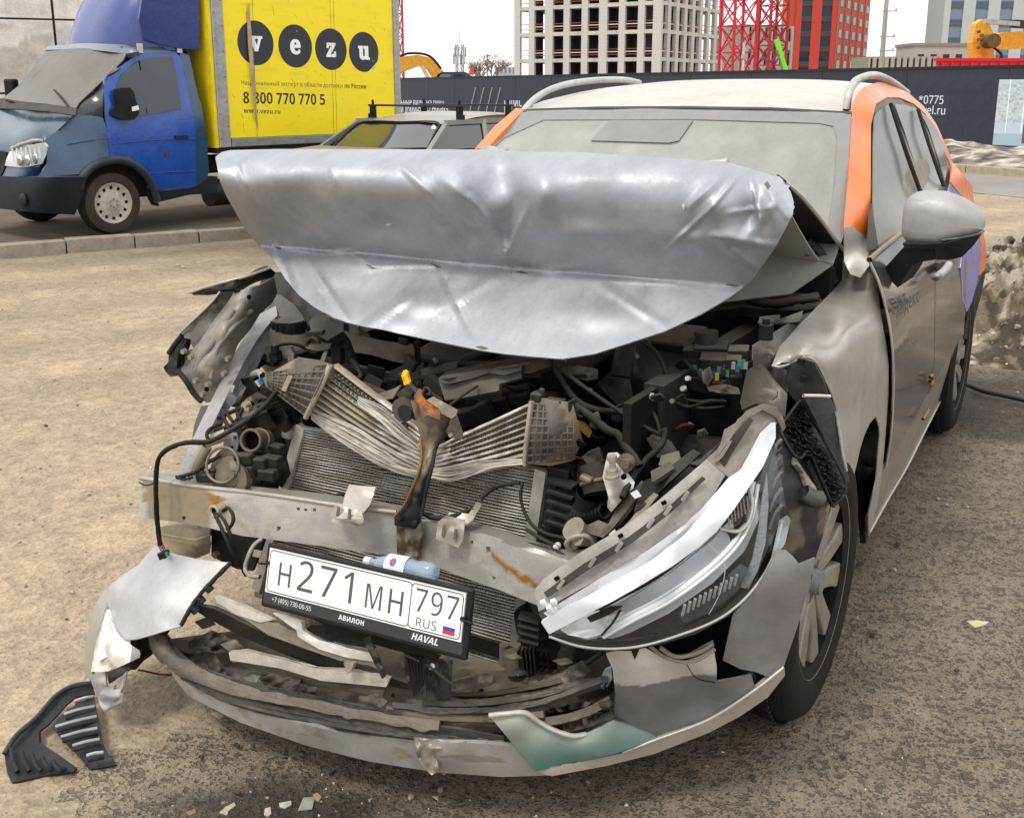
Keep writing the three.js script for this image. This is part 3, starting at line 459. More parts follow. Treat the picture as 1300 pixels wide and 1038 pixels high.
{ // old concrete wall behind the truck
  const t = thing('concrete_wall', 'pale weathered concrete panel wall behind the blue truck cab', 'wall'); const P = away(-180, 112, 21), Q = away(300, 112, 24); const f = facade(P.setY(0), Q.setY(0)), w = f.len / 4; put('backing', bx(f.len, 6, .1).rotateY(f.rot).translate((P.x + Q.x) / 2 - f.out.x * .22, 3, (P.z + Q.z) / 2 - f.out.z * .22), con, t, [.3, .3, .3], .1);
  for (let i = 0; i < 4; i++) for (let k = 0; k < 4; k++) { const g = new THREE.BoxGeometry(w - .05, 1.46, .3, 30, 12, 1); const c = f.P.clone().addScaledVector(f.a, (i + .5) * w); g.rotateY(f.rot).translate(c.x, .75 + k * 1.5, c.z); put('wall_panel', boxUV(soup(g), .5), con, t, [.7, .7, .7], .12, { f: .9, fn: (x, y, z) => { const q = fbm(x * 1.5, y * 2.2, 4, 4), r = fbm(x * .5 + 4, y * 5, 8, 3); return q > .62 && r > .45 ? [.6, .58, .54] : r > .6 ? [.84, .84, .84] : [.78, .78, .79]; } }); }
}

// ================================================================ BLUE BOX TRUCK
{
  const T = new Frame(V3(-5.009, .06, -11.688), 41), truck = T.group('box_truck'); label(truck, 'blue cab-over box truck with dented yellow cargo box behind the concrete kerb', 'truck');
  const s = (p, o) => sheet(T, p, o), add = (n, g, m, c, d, o) => put(n, g, m, truck, c, d, o), zs = (x, y, v) => T.at(x, y, v, 0), zf = (x, y, v) => T.at(x, y, v, 2);
  const mm = (a) => a.map(([x, y, v]) => [x / 2.5, y / 2.5, v]);                    // read off an enlarged picture
  const BLU = [.012, .085, .46], TEA = [.018, .075, .17], body = phy({ vertexColors: true, map: paintMap, roughness: .42, roughnessMap: paintRough, clearcoat: .6, clearcoatRoughness: .2, bumpMap: waveBump, bumpScale: .004 });
  const dr = add('door', s(mm([[330, 250, .93], [342, 235, .93], [375, 215, .92], [430, 175, .86], [455, 168, .85], [555, 163, .84], [572, 180, .86], [590, 260, .91], [605, 340, .96], [620, 400, .97], [622, 590, .965], [600, 597, .965], [505, 607, .965], [490, 585, .97], [470, 560, .97], [440, 530, .97], [400, 510, .97], [348, 505, .97], [338, 400, .97], [328, 300, .95]]), { axis: 0, L: 5, t: .03 }), body, BLU, .12, { dustC: [.1, .14, .25] });
  put('window', s(mm([[352, 345, .945], [362, 290, .935], [385, 235, .915], [440, 190, .875], [470, 183, .87], [548, 178, .86], [560, 240, .905], [575, 345, .955], [520, 355, .96], [440, 368, .96], [360, 362, .955]]).map((p) => [p[0], p[1], p[2] + .022]), { axis: 0, L: 6, t: .004 }), std({ color: 0x454b52, roughness: .2 }), dr);
  put('window_bar', hose([[176, 77, .897], [180, 108, .93], [186, 145, .972]].map((p) => zs(...p)), .012), M.plastic, dr, BLK, .1);
  put('door_crease', hose([[143, 183, .974], [190, 178, .976], [247, 176, .976]].map((p) => zs(...p)), .006), body, dr, [.01, .06, .35], .05); put('door_crease', hose([[188, 220, .974], [247, 217, .974]].map((p) => zs(...p)), .005), body, dr, [.012, .06, .3], .1);
  put('door_handle', bx(.16, .04, .03, 0, 0, 0, 0, Math.PI / 2).translate(...zs(230, 174, .985).toArray()), M.plastic, dr, [.02, .03, .08], .1); put('rust_spot', new THREE.CircleGeometry(.026, 14).rotateY(Math.PI / 2).translate(...zs(212, 196, .985).toArray()), M.matte, dr, [.2, .05, .05], .1);
  add('fender', s(mm([[130, 452, .88], [180, 415, .86], [250, 360, .87], [325, 372, .95], [338, 410, .965], [347, 505, .97], [300, 522, .975], [262, 552, .975], [120, 560, .93], [148, 520, .92], [150, 470, .90]]), { axis: 0, L: 5, t: .02 }), body, TEA, .2, { dustC: [.16, .17, .17] });
  put('crease', hose([[88, 182, .945], [115, 178, .965], [136, 175, .97]].map((p) => zs(...p)), .006), body, truck, [.03, .1, .2], .1);
  add('hood', s(mm([[-120, 330, .62], [0, 330, .40], [60, 340, .36], [150, 345, .33], [235, 362, .33], [180, 415, .5], [130, 452, .62], [80, 452, .78], [30, 478, .83], [0, 478, .86], [-120, 478, .9]]), { L: 6, t: .02 }), body, [.012, .06, .11], .16, { dustC: [.13, .145, .155] });
  add('grille', s(mm([[-120, 480, .9], [0, 480, .87], [20, 482, .85], [14, 530, .86], [0, 560, .88], [-120, 560, .92]]), { L: 8, t: .02 }), M.plastic, [.02, .03, .045], .2);
  const hl = add('headlight', s(mm([[14, 525, .88], [20, 500, .87], [32, 478, .85], [80, 460, .8], [138, 455, .68], [148, 465, .66], [146, 490, .66], [132, 520, .7], [70, 532, .83]]), { L: 4, t: .04 }), phy({ color: 0xcfd4d8, roughness: .3, clearcoat: .6 })); for (const [x, y, z] of [[60, 508, .86], [85, 508, .84], [110, 503, .78]]) put('reflector', new THREE.SphereGeometry(.06, 16, 10).scale(1, 1, .2).translate(...zf(x / 2.5, y / 2.5, z).toArray()), M.chrome, hl); for (let i = 0; i < 7; i++) put('lamp_rib', bx(.012, .13, .012).translate(...zf((40 + i * 14) / 2.5, (492 - i * 2) / 2.5, .88 - i * .02).toArray()), M.white, hl);
  add('fender_join', s(mm([[20, 535, .86], [70, 535, .83], [125, 528, .74], [122, 562, .72], [70, 562, .84], [14, 560, .88]]), { L: 6, t: .02 }), body, TEA, .2, { dustC: [.16, .17, .17] }); add('hood_edge_damage', hose([[14, 478 / 2.5 - 2, .85], [24, 184, .84], [34, 181, .82], [46, 178, .79], [54, 179, .74]].map((p) => zf(...p)), .02, { rough: .02 }), M.alu, [.5, .5, .5], .1);
  add('bumper', s(mm([[-120, 560, .97], [0, 560, .95], [120, 562, .9], [200, 562, .7], [272, 562, .33], [268, 600, .33], [250, 650, .4], [236, 682, .45], [120, 675, .86], [0, 662, .93], [-120, 655, .95]]), { L: 6, t: .05 }), M.plastic, [.024, .034, .046], .3, { dustC: [.12, .125, .12] }); add('fog_lamp', new THREE.SphereGeometry(.07, 16, 10).scale(1, 1, .3).translate(...zf(29, 254, .955).toArray()), M.plastic, [.02, .024, .03], .1);
  add('wheel_arch', hose(mm([[250, 600, .985], [262, 560, .985], [300, 525, .99], [360, 508, .99], [410, 515, .99], [455, 548, .99], [480, 585, .99], [500, 640, .99]]).map((p) => zs(...p)), .045, { seg: 8 }), M.plastic, [.035, .045, .06], .3); add('mud_flap', s(mm([[462, 590, .94], [480, 600, .94], [500, 640, .95], [505, 655, .95], [480, 650, .93], [465, 620, .93]]), { axis: 0, L: 6, t: .02 }), M.rubber, [.02, .02, .02], .2);
  // wheel
  const mkw = () => { const w = new THREE.Group(); w.name = 'wheel'; put('tyre', boxUV(toCreasedNormals(new THREE.LatheGeometry([[.2, -.085], [.26, -.1], [.32, -.088], [.335, -.05], [.335, .05], [.32, .088], [.26, .1], [.2, .085]].map(([r, y]) => new THREE.Vector2(r, y)), 60), .6)), M.rubber, w, [.03, .027, .024], .5, { dustC: [.16, .13, .1] });
    const rim = put('rim', [boxUV(soup(new THREE.LatheGeometry([[.001, .095], [.06, .095], [.075, .08], [.11, .075], [.13, .065], [.17, .06], [.19, .075], [.214, .1], [.22, .092]].map(([r, y]) => new THREE.Vector2(r, y)), 60)))], M.matte, w, [.66, .645, .58], .15); for (let i = 0; i < 12; i++) { const a = i / 12 * 6.283; put('rim_slot', bx(.045, .012, .026, .172, .064, 0, 0, 0, 0).rotateY(a), M.dark, rim); } for (let i = 0; i < 6; i++) put('wheel_bolt', cyl(.01, .01, .02, .045 * Math.cos(i * 1.047), .1, .045 * Math.sin(i * 1.047), 0, 0, 0, 8), M.metal, rim, [.4, .4, .38], .1); return w; };
  const w = mkw(); w.rotation.set(0, .04, -Math.PI / 2, 'YXZ'); w.position.set(.84, .335, 0); truck.add(w); for (const [x, z, r] of [[-.84, 0, Math.PI], [.72, -2.9, 0], [-.72, -2.9, Math.PI]]) { const c = w.clone(); c.rotation.set(.7, r, -Math.PI / 2, 'YXZ'); c.position.set(x, .335, z); truck.add(c); }
  add('wheel_well', bx(.5, .5, .95, .62, .62, .02), M.matte, [.012, .012, .012], .1);
  // windscreen, roof, fairing
  add('windscreen', s(mm([[8, 311, .30], [60, 270, .16], [110, 205, .0], [148, 158, -.22], [270, 152, -.2], [400, 168, -.32], [390, 190, -.26], [320, 260, -.02], [250, 325, .24], [240, 342, .30], [150, 330, .37], [60, 321, .37]]), { L: 6, t: .01 }), phy({ vertexColors: true, map: paintMap, roughness: .5, clearcoat: .25, clearcoatRoughness: .2 }), [.13, .122, .105], .3, { dustC: [.2, .18, .15] });
  add('windscreen_pillar', s(mm([[395, 168, .80], [432, 172, .86], [385, 215, .915], [340, 240, .935], [326, 300, .955], [325, 370, .955], [240, 362, .86], [252, 335, .86], [320, 260, .85], [388, 190, .81]]), { axis: 0, L: 6, t: .02 }), body, [.02, .025, .034], .4, { dustC: [.14, .14, .14] });
  add('cowl', s(mm([[-120, 308, .5], [8, 312, .40], [60, 322, .43], [150, 331, .42], [242, 343, .36], [238, 366, .40], [150, 353, .46], [60, 346, .48], [-120, 338, .55]]), { L: 8, t: .02 }), M.plastic, [.03, .03, .03], .6); for (const p of [[[18, 318, .42], [45, 325, .4], [80, 338, .4]], [[160, 275, .14], [195, 310, .26], [225, 350, .33]]]) add('wiper', hose(p.map(([x, y, z]) => zf(x / 2.5, y / 2.5, z + .03)), .012), M.plastic, BLK, .2);
  add('roof_edge', s(mm([[142, 158, -.2], [150, 146, -.28], [270, 136, -.3], [400, 142, -.42], [440, 160, -.44], [570, 158, -.95], [565, 140, -.95], [430, 138, -.5], [400, 168, -.34], [270, 153, -.22]]).slice(0, 5).concat(mm([[440, 163, -.42], [400, 170, -.32], [270, 155, -.2]])), { L: 6, t: .05 }), body, [.05, .075, .13], .4, { dustC: [.2, .22, .26] });
  add('roof_gutter', s(mm([[400, 150, .76], [440, 150, .8], [560, 145, .82], [592, 160, .84], [560, 165, .845], [455, 169, .85], [430, 176, .86]]), { axis: 0, L: 6, t: .04 }), body, [.03, .05, .12], .4, { dustC: [.2, .22, .26] });
  for (const x of [443, 568]) add('clamp', bx(.02, .1, .06).translate(...zs(x / 2.5, 61, .86).toArray()), M.alu, [.7, .7, .7], .05);
  { // wind deflector: a rounded dome over the cab roof
    const g = new THREE.BufferGeometry(), nu = 28, nv = 20, P = [], I = []; for (let j = 0; j <= nv; j++) for (let i = 0; i <= nu; i++) { const v = j / nv, u = i / nu * 2 - 1; const h = v, z0 = mixn(-.30, -1.12, Math.pow(h, 1.35)), wd = mixn(.86, .93, v); const x = Math.sign(u) * Math.pow(Math.abs(u), .8) * wd, bend = -.62 * Math.pow(Math.abs(u), 3.2); P.push(x, 1.95 + 1.02 * Math.sin(h * 1.45), Math.max(-1.2, z0 + bend * (1 - .3 * v))); } for (let j = 0; j < nv; j++) for (let i = 0; i < nu; i++) { const a = j * (nu + 1) + i; I.push(a, a + 1, a + nu + 1, a + 1, a + nu + 2, a + nu + 1); } g.setAttribute('position', new THREE.Float32BufferAttribute(P, 3)); g.setIndex(I); g.computeVertexNormals(); boxUV(g, 1); add('wind_deflector', g, body, [.018, .045, .26], .1, { dustC: [.2, .24, .4] });
    add('deflector_wing', s(mm([[455, -40, .91], [632, -40, .94], [633, 157, .9], [560, 152, .88], [500, 138, .87], [455, 122, .86], [440, 60, .88]]), { axis: 0, L: 6, t: .03 }), body, [.016, .04, .24], .06); }
  add('cab_rear', s(mm([[572, 165, .84], [600, 175, .86], [625, 290, .93], [640, 340, .955], [655, 430, .96], [663, 545, .955], [650, 580, .955], [622, 592, .96], [620, 400, .965], [605, 345, .955], [590, 260, .91]]), { axis: 0, L: 6, t: .03 }), body, [.02, .075, .16], .2, { dustC: [.16, .17, .17] });
  add('cab_shell', bx(1.66, 1.0, 1.1, 0, 1.0, -.52), M.matte, [.02, .04, .1], .1); add('cab_roof', bx(1.5, .04, .75, 0, 1.96, -.72), body, [.03, .06, .16], .3); add('cab_back', bx(1.7, 1.5, .03, 0, 1.2, -1.1), M.matte, [.03, .05, .1], .1); add('far_door', bx(.04, .9, 1.0, -.93, .95, -.5), body, BLU, .1);
  add('sill', s(mm([[498, 612, .95], [505, 607, .965], [620, 592, .96], [663, 560, .955], [690, 560, .93], [690, 612, .92], [600, 618, .93], [508, 640, .94]]), { axis: 0, L: 6, t: .05 }), M.plastic, [.03, .045, .06], .4, { dustC: [.15, .14, .12] }); add('fuel_tank', cyl(.16, .16, .55, .62, .32, -1.65, Math.PI / 2), M.metal, [.03, .03, .03], .3); add('chassis', [bx(.12, .16, 4.6, .4, .62, -2.2), bx(.12, .16, 4.6, -.4, .62, -2.2)], M.metal, [.02, .02, .02], .2);
  const mi = add('wing_mirror', s(mm([[352, 350, 1.0], [368, 335, 1.02], [364, 300, 1.03], [368, 282, 1.03], [385, 278, 1.04], [412, 278, 1.06], [424, 290, 1.07], [432, 325, 1.08], [441, 335, 1.08], [440, 362, 1.08], [425, 380, 1.07], [395, 382, 1.04], [372, 374, 1.02], [352, 366, 1.0]]), { axis: 0, L: 5, t: .1 }), M.plastic, [.012, .013, .015], .08); put('repeater', s(mm([[418, 340, 1.085], [438, 334, 1.095], [441, 348, 1.095], [420, 353, 1.085]]), { axis: 0, L: 5, t: .01 }), M.white, mi);
  add('far_mirror', bx(.16, .3, .1, -1.12, 1.5, .05, 0, .3, 0, .03), M.plastic, [.012, .013, .015], .08);
  // cargo box
  const Y = [.95, .74, .006], pnl = std({ vertexColors: true, map: paintMap, roughness: .5, bumpMap: waveBump, bumpScale: .004 });
  const z0 = -1.33, z1 = -4.16, X = 1.0, y0 = .87, y1 = 3.12; const bxg = new THREE.Group(); bxg.name = 'cargo_box'; truck.add(bxg);
  const A = (n, g, m, c, d, o) => put(n, g, m, bxg, c, d, o), ST = [.44, .455, .46];
  A('corner_post', bx(.13, y1 - y0, .15, X - .055, (y0 + y1) / 2, z0 - .075, 0, 0, 0, .01), M.alu, ST, .15); A('corner_post', bx(.13, y1 - y0, .07, X - .055, (y0 + y1) / 2, z1 + .035, 0, 0, 0, .01), M.alu, ST, .15); A('bottom_rail', bx(.13, .1, z0 - z1 - .24, X - .055, y0 + .05, (z0 + z1) / 2 - .04, 0, 0, 0, .01), M.alu, [.3, .35, .37], .25); A('top_rail', bx(.13, .08, z0 - z1 - .24, X - .055, y1 - .04, (z0 + z1) / 2 - .04), M.alu, ST, .1);
  for (let i = 0; i < 16; i++) A('rivet', cyl(.008, .008, .008, X + .012, y0 + .1 + i * .14, z0 - .02 - (i % 2) * .1, 0, 0, Math.PI / 2, 8), M.metal, [.2, .2, .2], .1);
  A('front_wall', bx(2 * X - .02, y1 - y0, .04, 0, (y0 + y1) / 2, z0 + .025), pnl, Y, .12, { dustC: [.5, .42, .2] }); A('rear_wall', bx(2 * X - .02, y1 - y0, .04, 0, (y0 + y1) / 2, z1 - .025), pnl, ST, .1); A('far_wall', bx(.04, y1 - y0, z0 - z1, -X, (y0 + y1) / 2, (z0 + z1) / 2), pnl, Y, .1); A('roof', bx(2 * X, .05, z0 - z1, 0, y1 + .03, (z0 + z1) / 2), M.alu, ST, .2); A('box_floor', bx(2 * X - .15, .08, z0 - z1, 0, y0 - .03, (z0 + z1) / 2), M.matte, [.08, .07, .06], .2);
  const pz0 = z0 - .155, pz1 = z1 + .075, py0 = y0 + .105, py1 = y1 - .085, W = 1400, HH = Math.round(W * (py1 - py0) / (pz0 - pz1));
  const tex = canvasTex(W, HH, (x) => {
    x.fillStyle = '#fbe003'; x.fillRect(0, 0, W, HH); const P = (px, py) => { const q = zs(px, py, X); return [(pz0 - q.z) / (pz0 - pz1) * W, (py1 - q.y) / (py1 - py0) * HH]; };
    for (let i = 0; i < 260; i++) { x.fillStyle = `rgba(${150 + 60 * rnd()},${120 + 50 * rnd()},${20},${.03 + .05 * rnd()})`; x.beginPath(); x.ellipse(W * rnd(), HH * rnd(), 10 + 60 * rnd(), 4 + 20 * rnd(), 0, 0, 7); x.fill(); }
    const R = [[325, 54.5, 28.5, 'v'], [375.5, 58.5, 27.5, 'e'], [421, 62.5, 26.5, 'z'], [462.7, 66, 25.5, 'u']]; x.textAlign = 'center'; x.textBaseline = 'middle';
    for (const [px, py, r, ch] of R) { const [a, b] = P(px, py), [, t] = P(px, py - r); const q = b - t; x.fillStyle = '#23242f'; x.beginPath(); x.arc(a, b, q, 0, 7); x.fill(); x.fillStyle = '#f4f4f0'; x.font = `bold ${q * 1.15}px serif`; x.lineWidth = q * .07; x.strokeStyle = '#f4f4f0'; x.fillText(ch, a, b - q * .06); x.strokeText(ch, a, b - q * .06); }
    const line = (t, px0, py0, px1, py1, hgt, wt) => { const [a, b] = P(px0, py0), [c, d] = P(px1, py1); const [, e] = P(px0, py0 - hgt); x.save(); x.translate(a, b); x.rotate(Math.atan2(d - b, c - a)); x.textAlign = 'left'; x.textBaseline = 'alphabetic'; x.fillStyle = '#26262a'; x.font = `${wt}${(b - e) * 1.36}px sans-serif`; const m = x.measureText(t).width; x.scale(Math.hypot(c - a, d - b) / m, 1); x.fillText(t, 0, 0); x.restore(); };
    line('Национальный эксперт в области доставки', 306.5, 107.5, 436, 111.5, 6, ''); line('по России', 438, 111.6, 466, 112.6, 6, 'bold '); line('8 800 770 770 5', 309, 131, 414, 133, 15, 'bold '); line('www.vezu.ru', 310, 143, 357, 144.5, 6, 'bold ');
    for (let i = 0; i < 90; i++) { const a = W * rnd(), b = HH * (.2 + .8 * rnd()), l = 12 + 60 * rnd() * rnd(), an = rr(-.8, .5) + (i % 3 ? 1.2 : 0); x.strokeStyle = i % 3 ? 'rgba(60,50,20,.55)' : 'rgba(235,225,190,.8)'; x.lineWidth = 1 + 2 * rnd(); x.beginPath(); x.moveTo(a, b); x.lineTo(a + l * Math.cos(an), b + l * Math.sin(an)); x.stroke(); }
    for (const px of [322, 420, 424]) { x.strokeStyle = 'rgba(70,55,15,.75)'; x.lineWidth = 3; const [a] = P(px, 0), [c] = P(px + 5, 178); x.beginPath(); x.moveTo(a, 0); for (let k = 1; k <= 20; k++) x.lineTo(mixn(a, c, k / 20) + rr(-2.5, 2.5), HH * k / 20); x.stroke(); }
    const [sa, sb] = P(488, 70), [sc, sd] = P(468, 92); x.strokeStyle = '#e8dcb0'; x.lineWidth = 7; x.beginPath(); x.moveTo(sa, sb); x.lineTo(sc, sd); x.stroke();
  });
  const pg = new THREE.PlaneGeometry(pz0 - pz1, py1 - py0, 60, 40), pp = pg.attributes.position; for (let i = 0; i < pp.count; i++) pp.setZ(i, .012 * (fbm(pp.getX(i) * 1.6 + 4, pp.getY(i) * 1.6, 2, 3) - .5)); pg.computeVertexNormals(); pg.rotateY(Math.PI / 2).translate(X - .01, (py0 + py1) / 2, (pz0 + pz1) / 2); const pm = new THREE.Mesh(pg, std({ map: tex, roughness: .42 })); pm.name = 'side_panel'; pm.castShadow = pm.receiveShadow = true; bxg.add(pm);
  A('peeling_tape', s(mm([[790, 5, X + .01], [794, 60, X + .012], [800, 120, X + .03], [806, 220, X + .035], [812, 320, X + .03], [820, 415, X + .012], [808, 370, X + .012], [796, 250, X + .015], [786, 130, X + .012], [783, 40, X + .01]]), { axis: 0, L: 6, t: .003 }), M.matte, [.5, .42, .26], .1); 
}
// ================================================================ OLD ESTATE CAR between truck and wreck
{
  const T = new Frame(V3(-1.611, 0, -10.727), 35), g = T.group('estate_car'); label(g, 'old silver-grey estate car with roof bars half hidden behind the folded hood', 'car'); const s = (p, o) => sheet(T, p, o), add = (n, q, m, c, d, o) => put(n, q, m, g, c, d, o), C = [.25, .255, .26], paint = phy({ vertexColors: true, map: paintMap, roughness: .5, clearcoat: .4, clearcoatRoughness: .3, metalness: .3 });
  const gl = phy({ color: 0x232a2c, roughness: .05, clearcoat: 1, clearcoatRoughness: .03, side: THREE.DoubleSide }); const F = (z, y, x) => V3(x, y, z);
  const quad = (a, b, c, d, t = .01) => { const q = new THREE.BufferGeometry().setFromPoints([a, b, c, d]); q.setIndex([0, 1, 2, 0, 2, 3]); q.computeVertexNormals(); return boxUV(soup(q)); };
  add('windscreen', s([[423, 186, -.22], [432, 176, -.34], [444, 165, -.52], [458, 155.5, -.7], [508, 155.5, -.66], [557, 157, -.72], [551, 171, -.55], [543, 187, -.36], [480, 188, -.25]], { L: 6, t: .006 }), gl);
  add('screen_seal', hose([[420, 189, -.2], [432, 176, -.34], [444, 165, -.52], [458, 155.5, -.7], [508, 155, -.66], [557, 156.5, -.72], [551, 171, -.55], [542, 189, -.34]].map((p) => T.at(p[0], p[1], p[2] + .01)), .012), M.rubber, [.02, .02, .02], .2);
  { const P = [], I = [], nx = 14, nz = 16; for (let j = 0; j <= nz; j++) for (let i = 0; i <= nx; i++) { const u = i / nx * 2 - 1, v = j / nz; P.push(u * .62, 1.245 + .10 * Math.sin(Math.PI * Math.min(1, v * 1.1 + .04)) - .03 * u * u * u * u, -.70 - v * 2.3 + .03 * (1 - u * u) * (1 - v)); } for (let j = 0; j < nz; j++) for (let i = 0; i < nx; i++) { const a = j * (nx + 1) + i; I.push(a, a + 1, a + nx + 1, a + 1, a + nx + 2, a + nx + 1); } const q = new THREE.BufferGeometry(); q.setAttribute('position', new THREE.Float32BufferAttribute(P, 3)); q.setIndex(I); q.computeVertexNormals(); add('roof', boxUV(q), paint, [.42, .41, .39], .5); }
  for (const sd of [1, -1]) { add('body_side', bx(.04, .62, 4.0, .78 * sd, .66, -1.1), paint, C, .3); add('pillar', [beam(V3(.76 * sd, .97, -.25), V3(.62 * sd, 1.25, -.74), .05), beam(V3(.76 * sd, .97, -1.25), V3(.63 * sd, 1.26, -1.35), .05), beam(V3(.76 * sd, .97, -2.1), V3(.63 * sd, 1.26, -2.2), .05), beam(V3(.76 * sd, .97, -2.9), V3(.63 * sd, 1.24, -2.95), .06), beam(V3(.63 * sd, 1.25, -.7), V3(.63 * sd, 1.26, -2.95), .05)], paint, C, .3); add('side_window', quad(V3(.75 * sd, .98, -.35), V3(.75 * sd, .98, -2.85), V3(.63 * sd, 1.24, -2.85), V3(.63 * sd, 1.24, -.78)), gl); add('wheel', cyl(.3, .3, .18, .72 * sd, .3, .2, 0, 0, Math.PI / 2, 28), M.rubber, [.02, .02, .02], .3); add('wheel', cyl(.3, .3, .18, .72 * sd, .3, -2.2, 0, 0, Math.PI / 2, 28), M.rubber, [.02, .02, .02], .3); }
  add('bonnet', bx(1.5, .1, 1.1, 0, .92, .35, .06, 0, 0, .04), paint, C, .4); add('nose', bx(1.5, .5, .1, 0, .62, .9, 0, 0, 0, .03), paint, C, .3); add('floor', bx(1.5, .1, 3.8, 0, .38, -1.0), M.dark); add('rear', bx(1.5, .6, .05, 0, .66, -3.1), paint, C, .3); add('seat', bx(.45, .5, .15, .32, .95, -1.2, -.2, 0, 0, .06), M.plastic, [.06, .07, .07], .2); add('seat', bx(.45, .5, .15, -.32, .95, -1.2, -.2, 0, 0, .06), M.plastic, [.06, .07, .07], .2); add('sticker', cyl(.03, .03, .003, ...T.at(550.5, 162, -.63).toArray(), Math.PI / 2), M.white);
  const rk = new THREE.Group(); rk.name = 'roof_rack'; g.add(rk); for (const z of [-.95, -1.85]) { put('cross_bar', bx(1.36, .022, .035, 0, 1.415, z, 0, 0, 0, .005), M.metal, rk, [.03, .03, .03], .2); for (const x of [-.62, .62]) put('rack_foot', [bx(.06, .1, .05, x, 1.36, z), bx(.05, .05, .09, x * 1.02, 1.3, z), bx(.02, .07, .02, x, 1.44, z)], M.plastic, rk, BLK, .2); }
}

// ================================================================ THE WRECKED CAR
const CAR = new Frame(V3(.75, 0, -2.33).addScaledVector(V3(Math.cos(30.4 * Math.PI / 180), 0, Math.sin(30.4 * Math.PI / 180)), -.9), 30.4);
const car = CAR.group('wrecked_car');
label(car, 'silver crossover car with crushed front end, folded hood and orange roof pillars', 'car');
const S = (poly, o) => sheet(CAR, poly, o), K = (x, y, z) => CAR.at(x, y, z, 2), KX = (x, y, v) => CAR.at(x, y, v, 0);
const part = (name, geo, mat, c, dust, o) => put(name, geo, mat, car, c, dust, o);

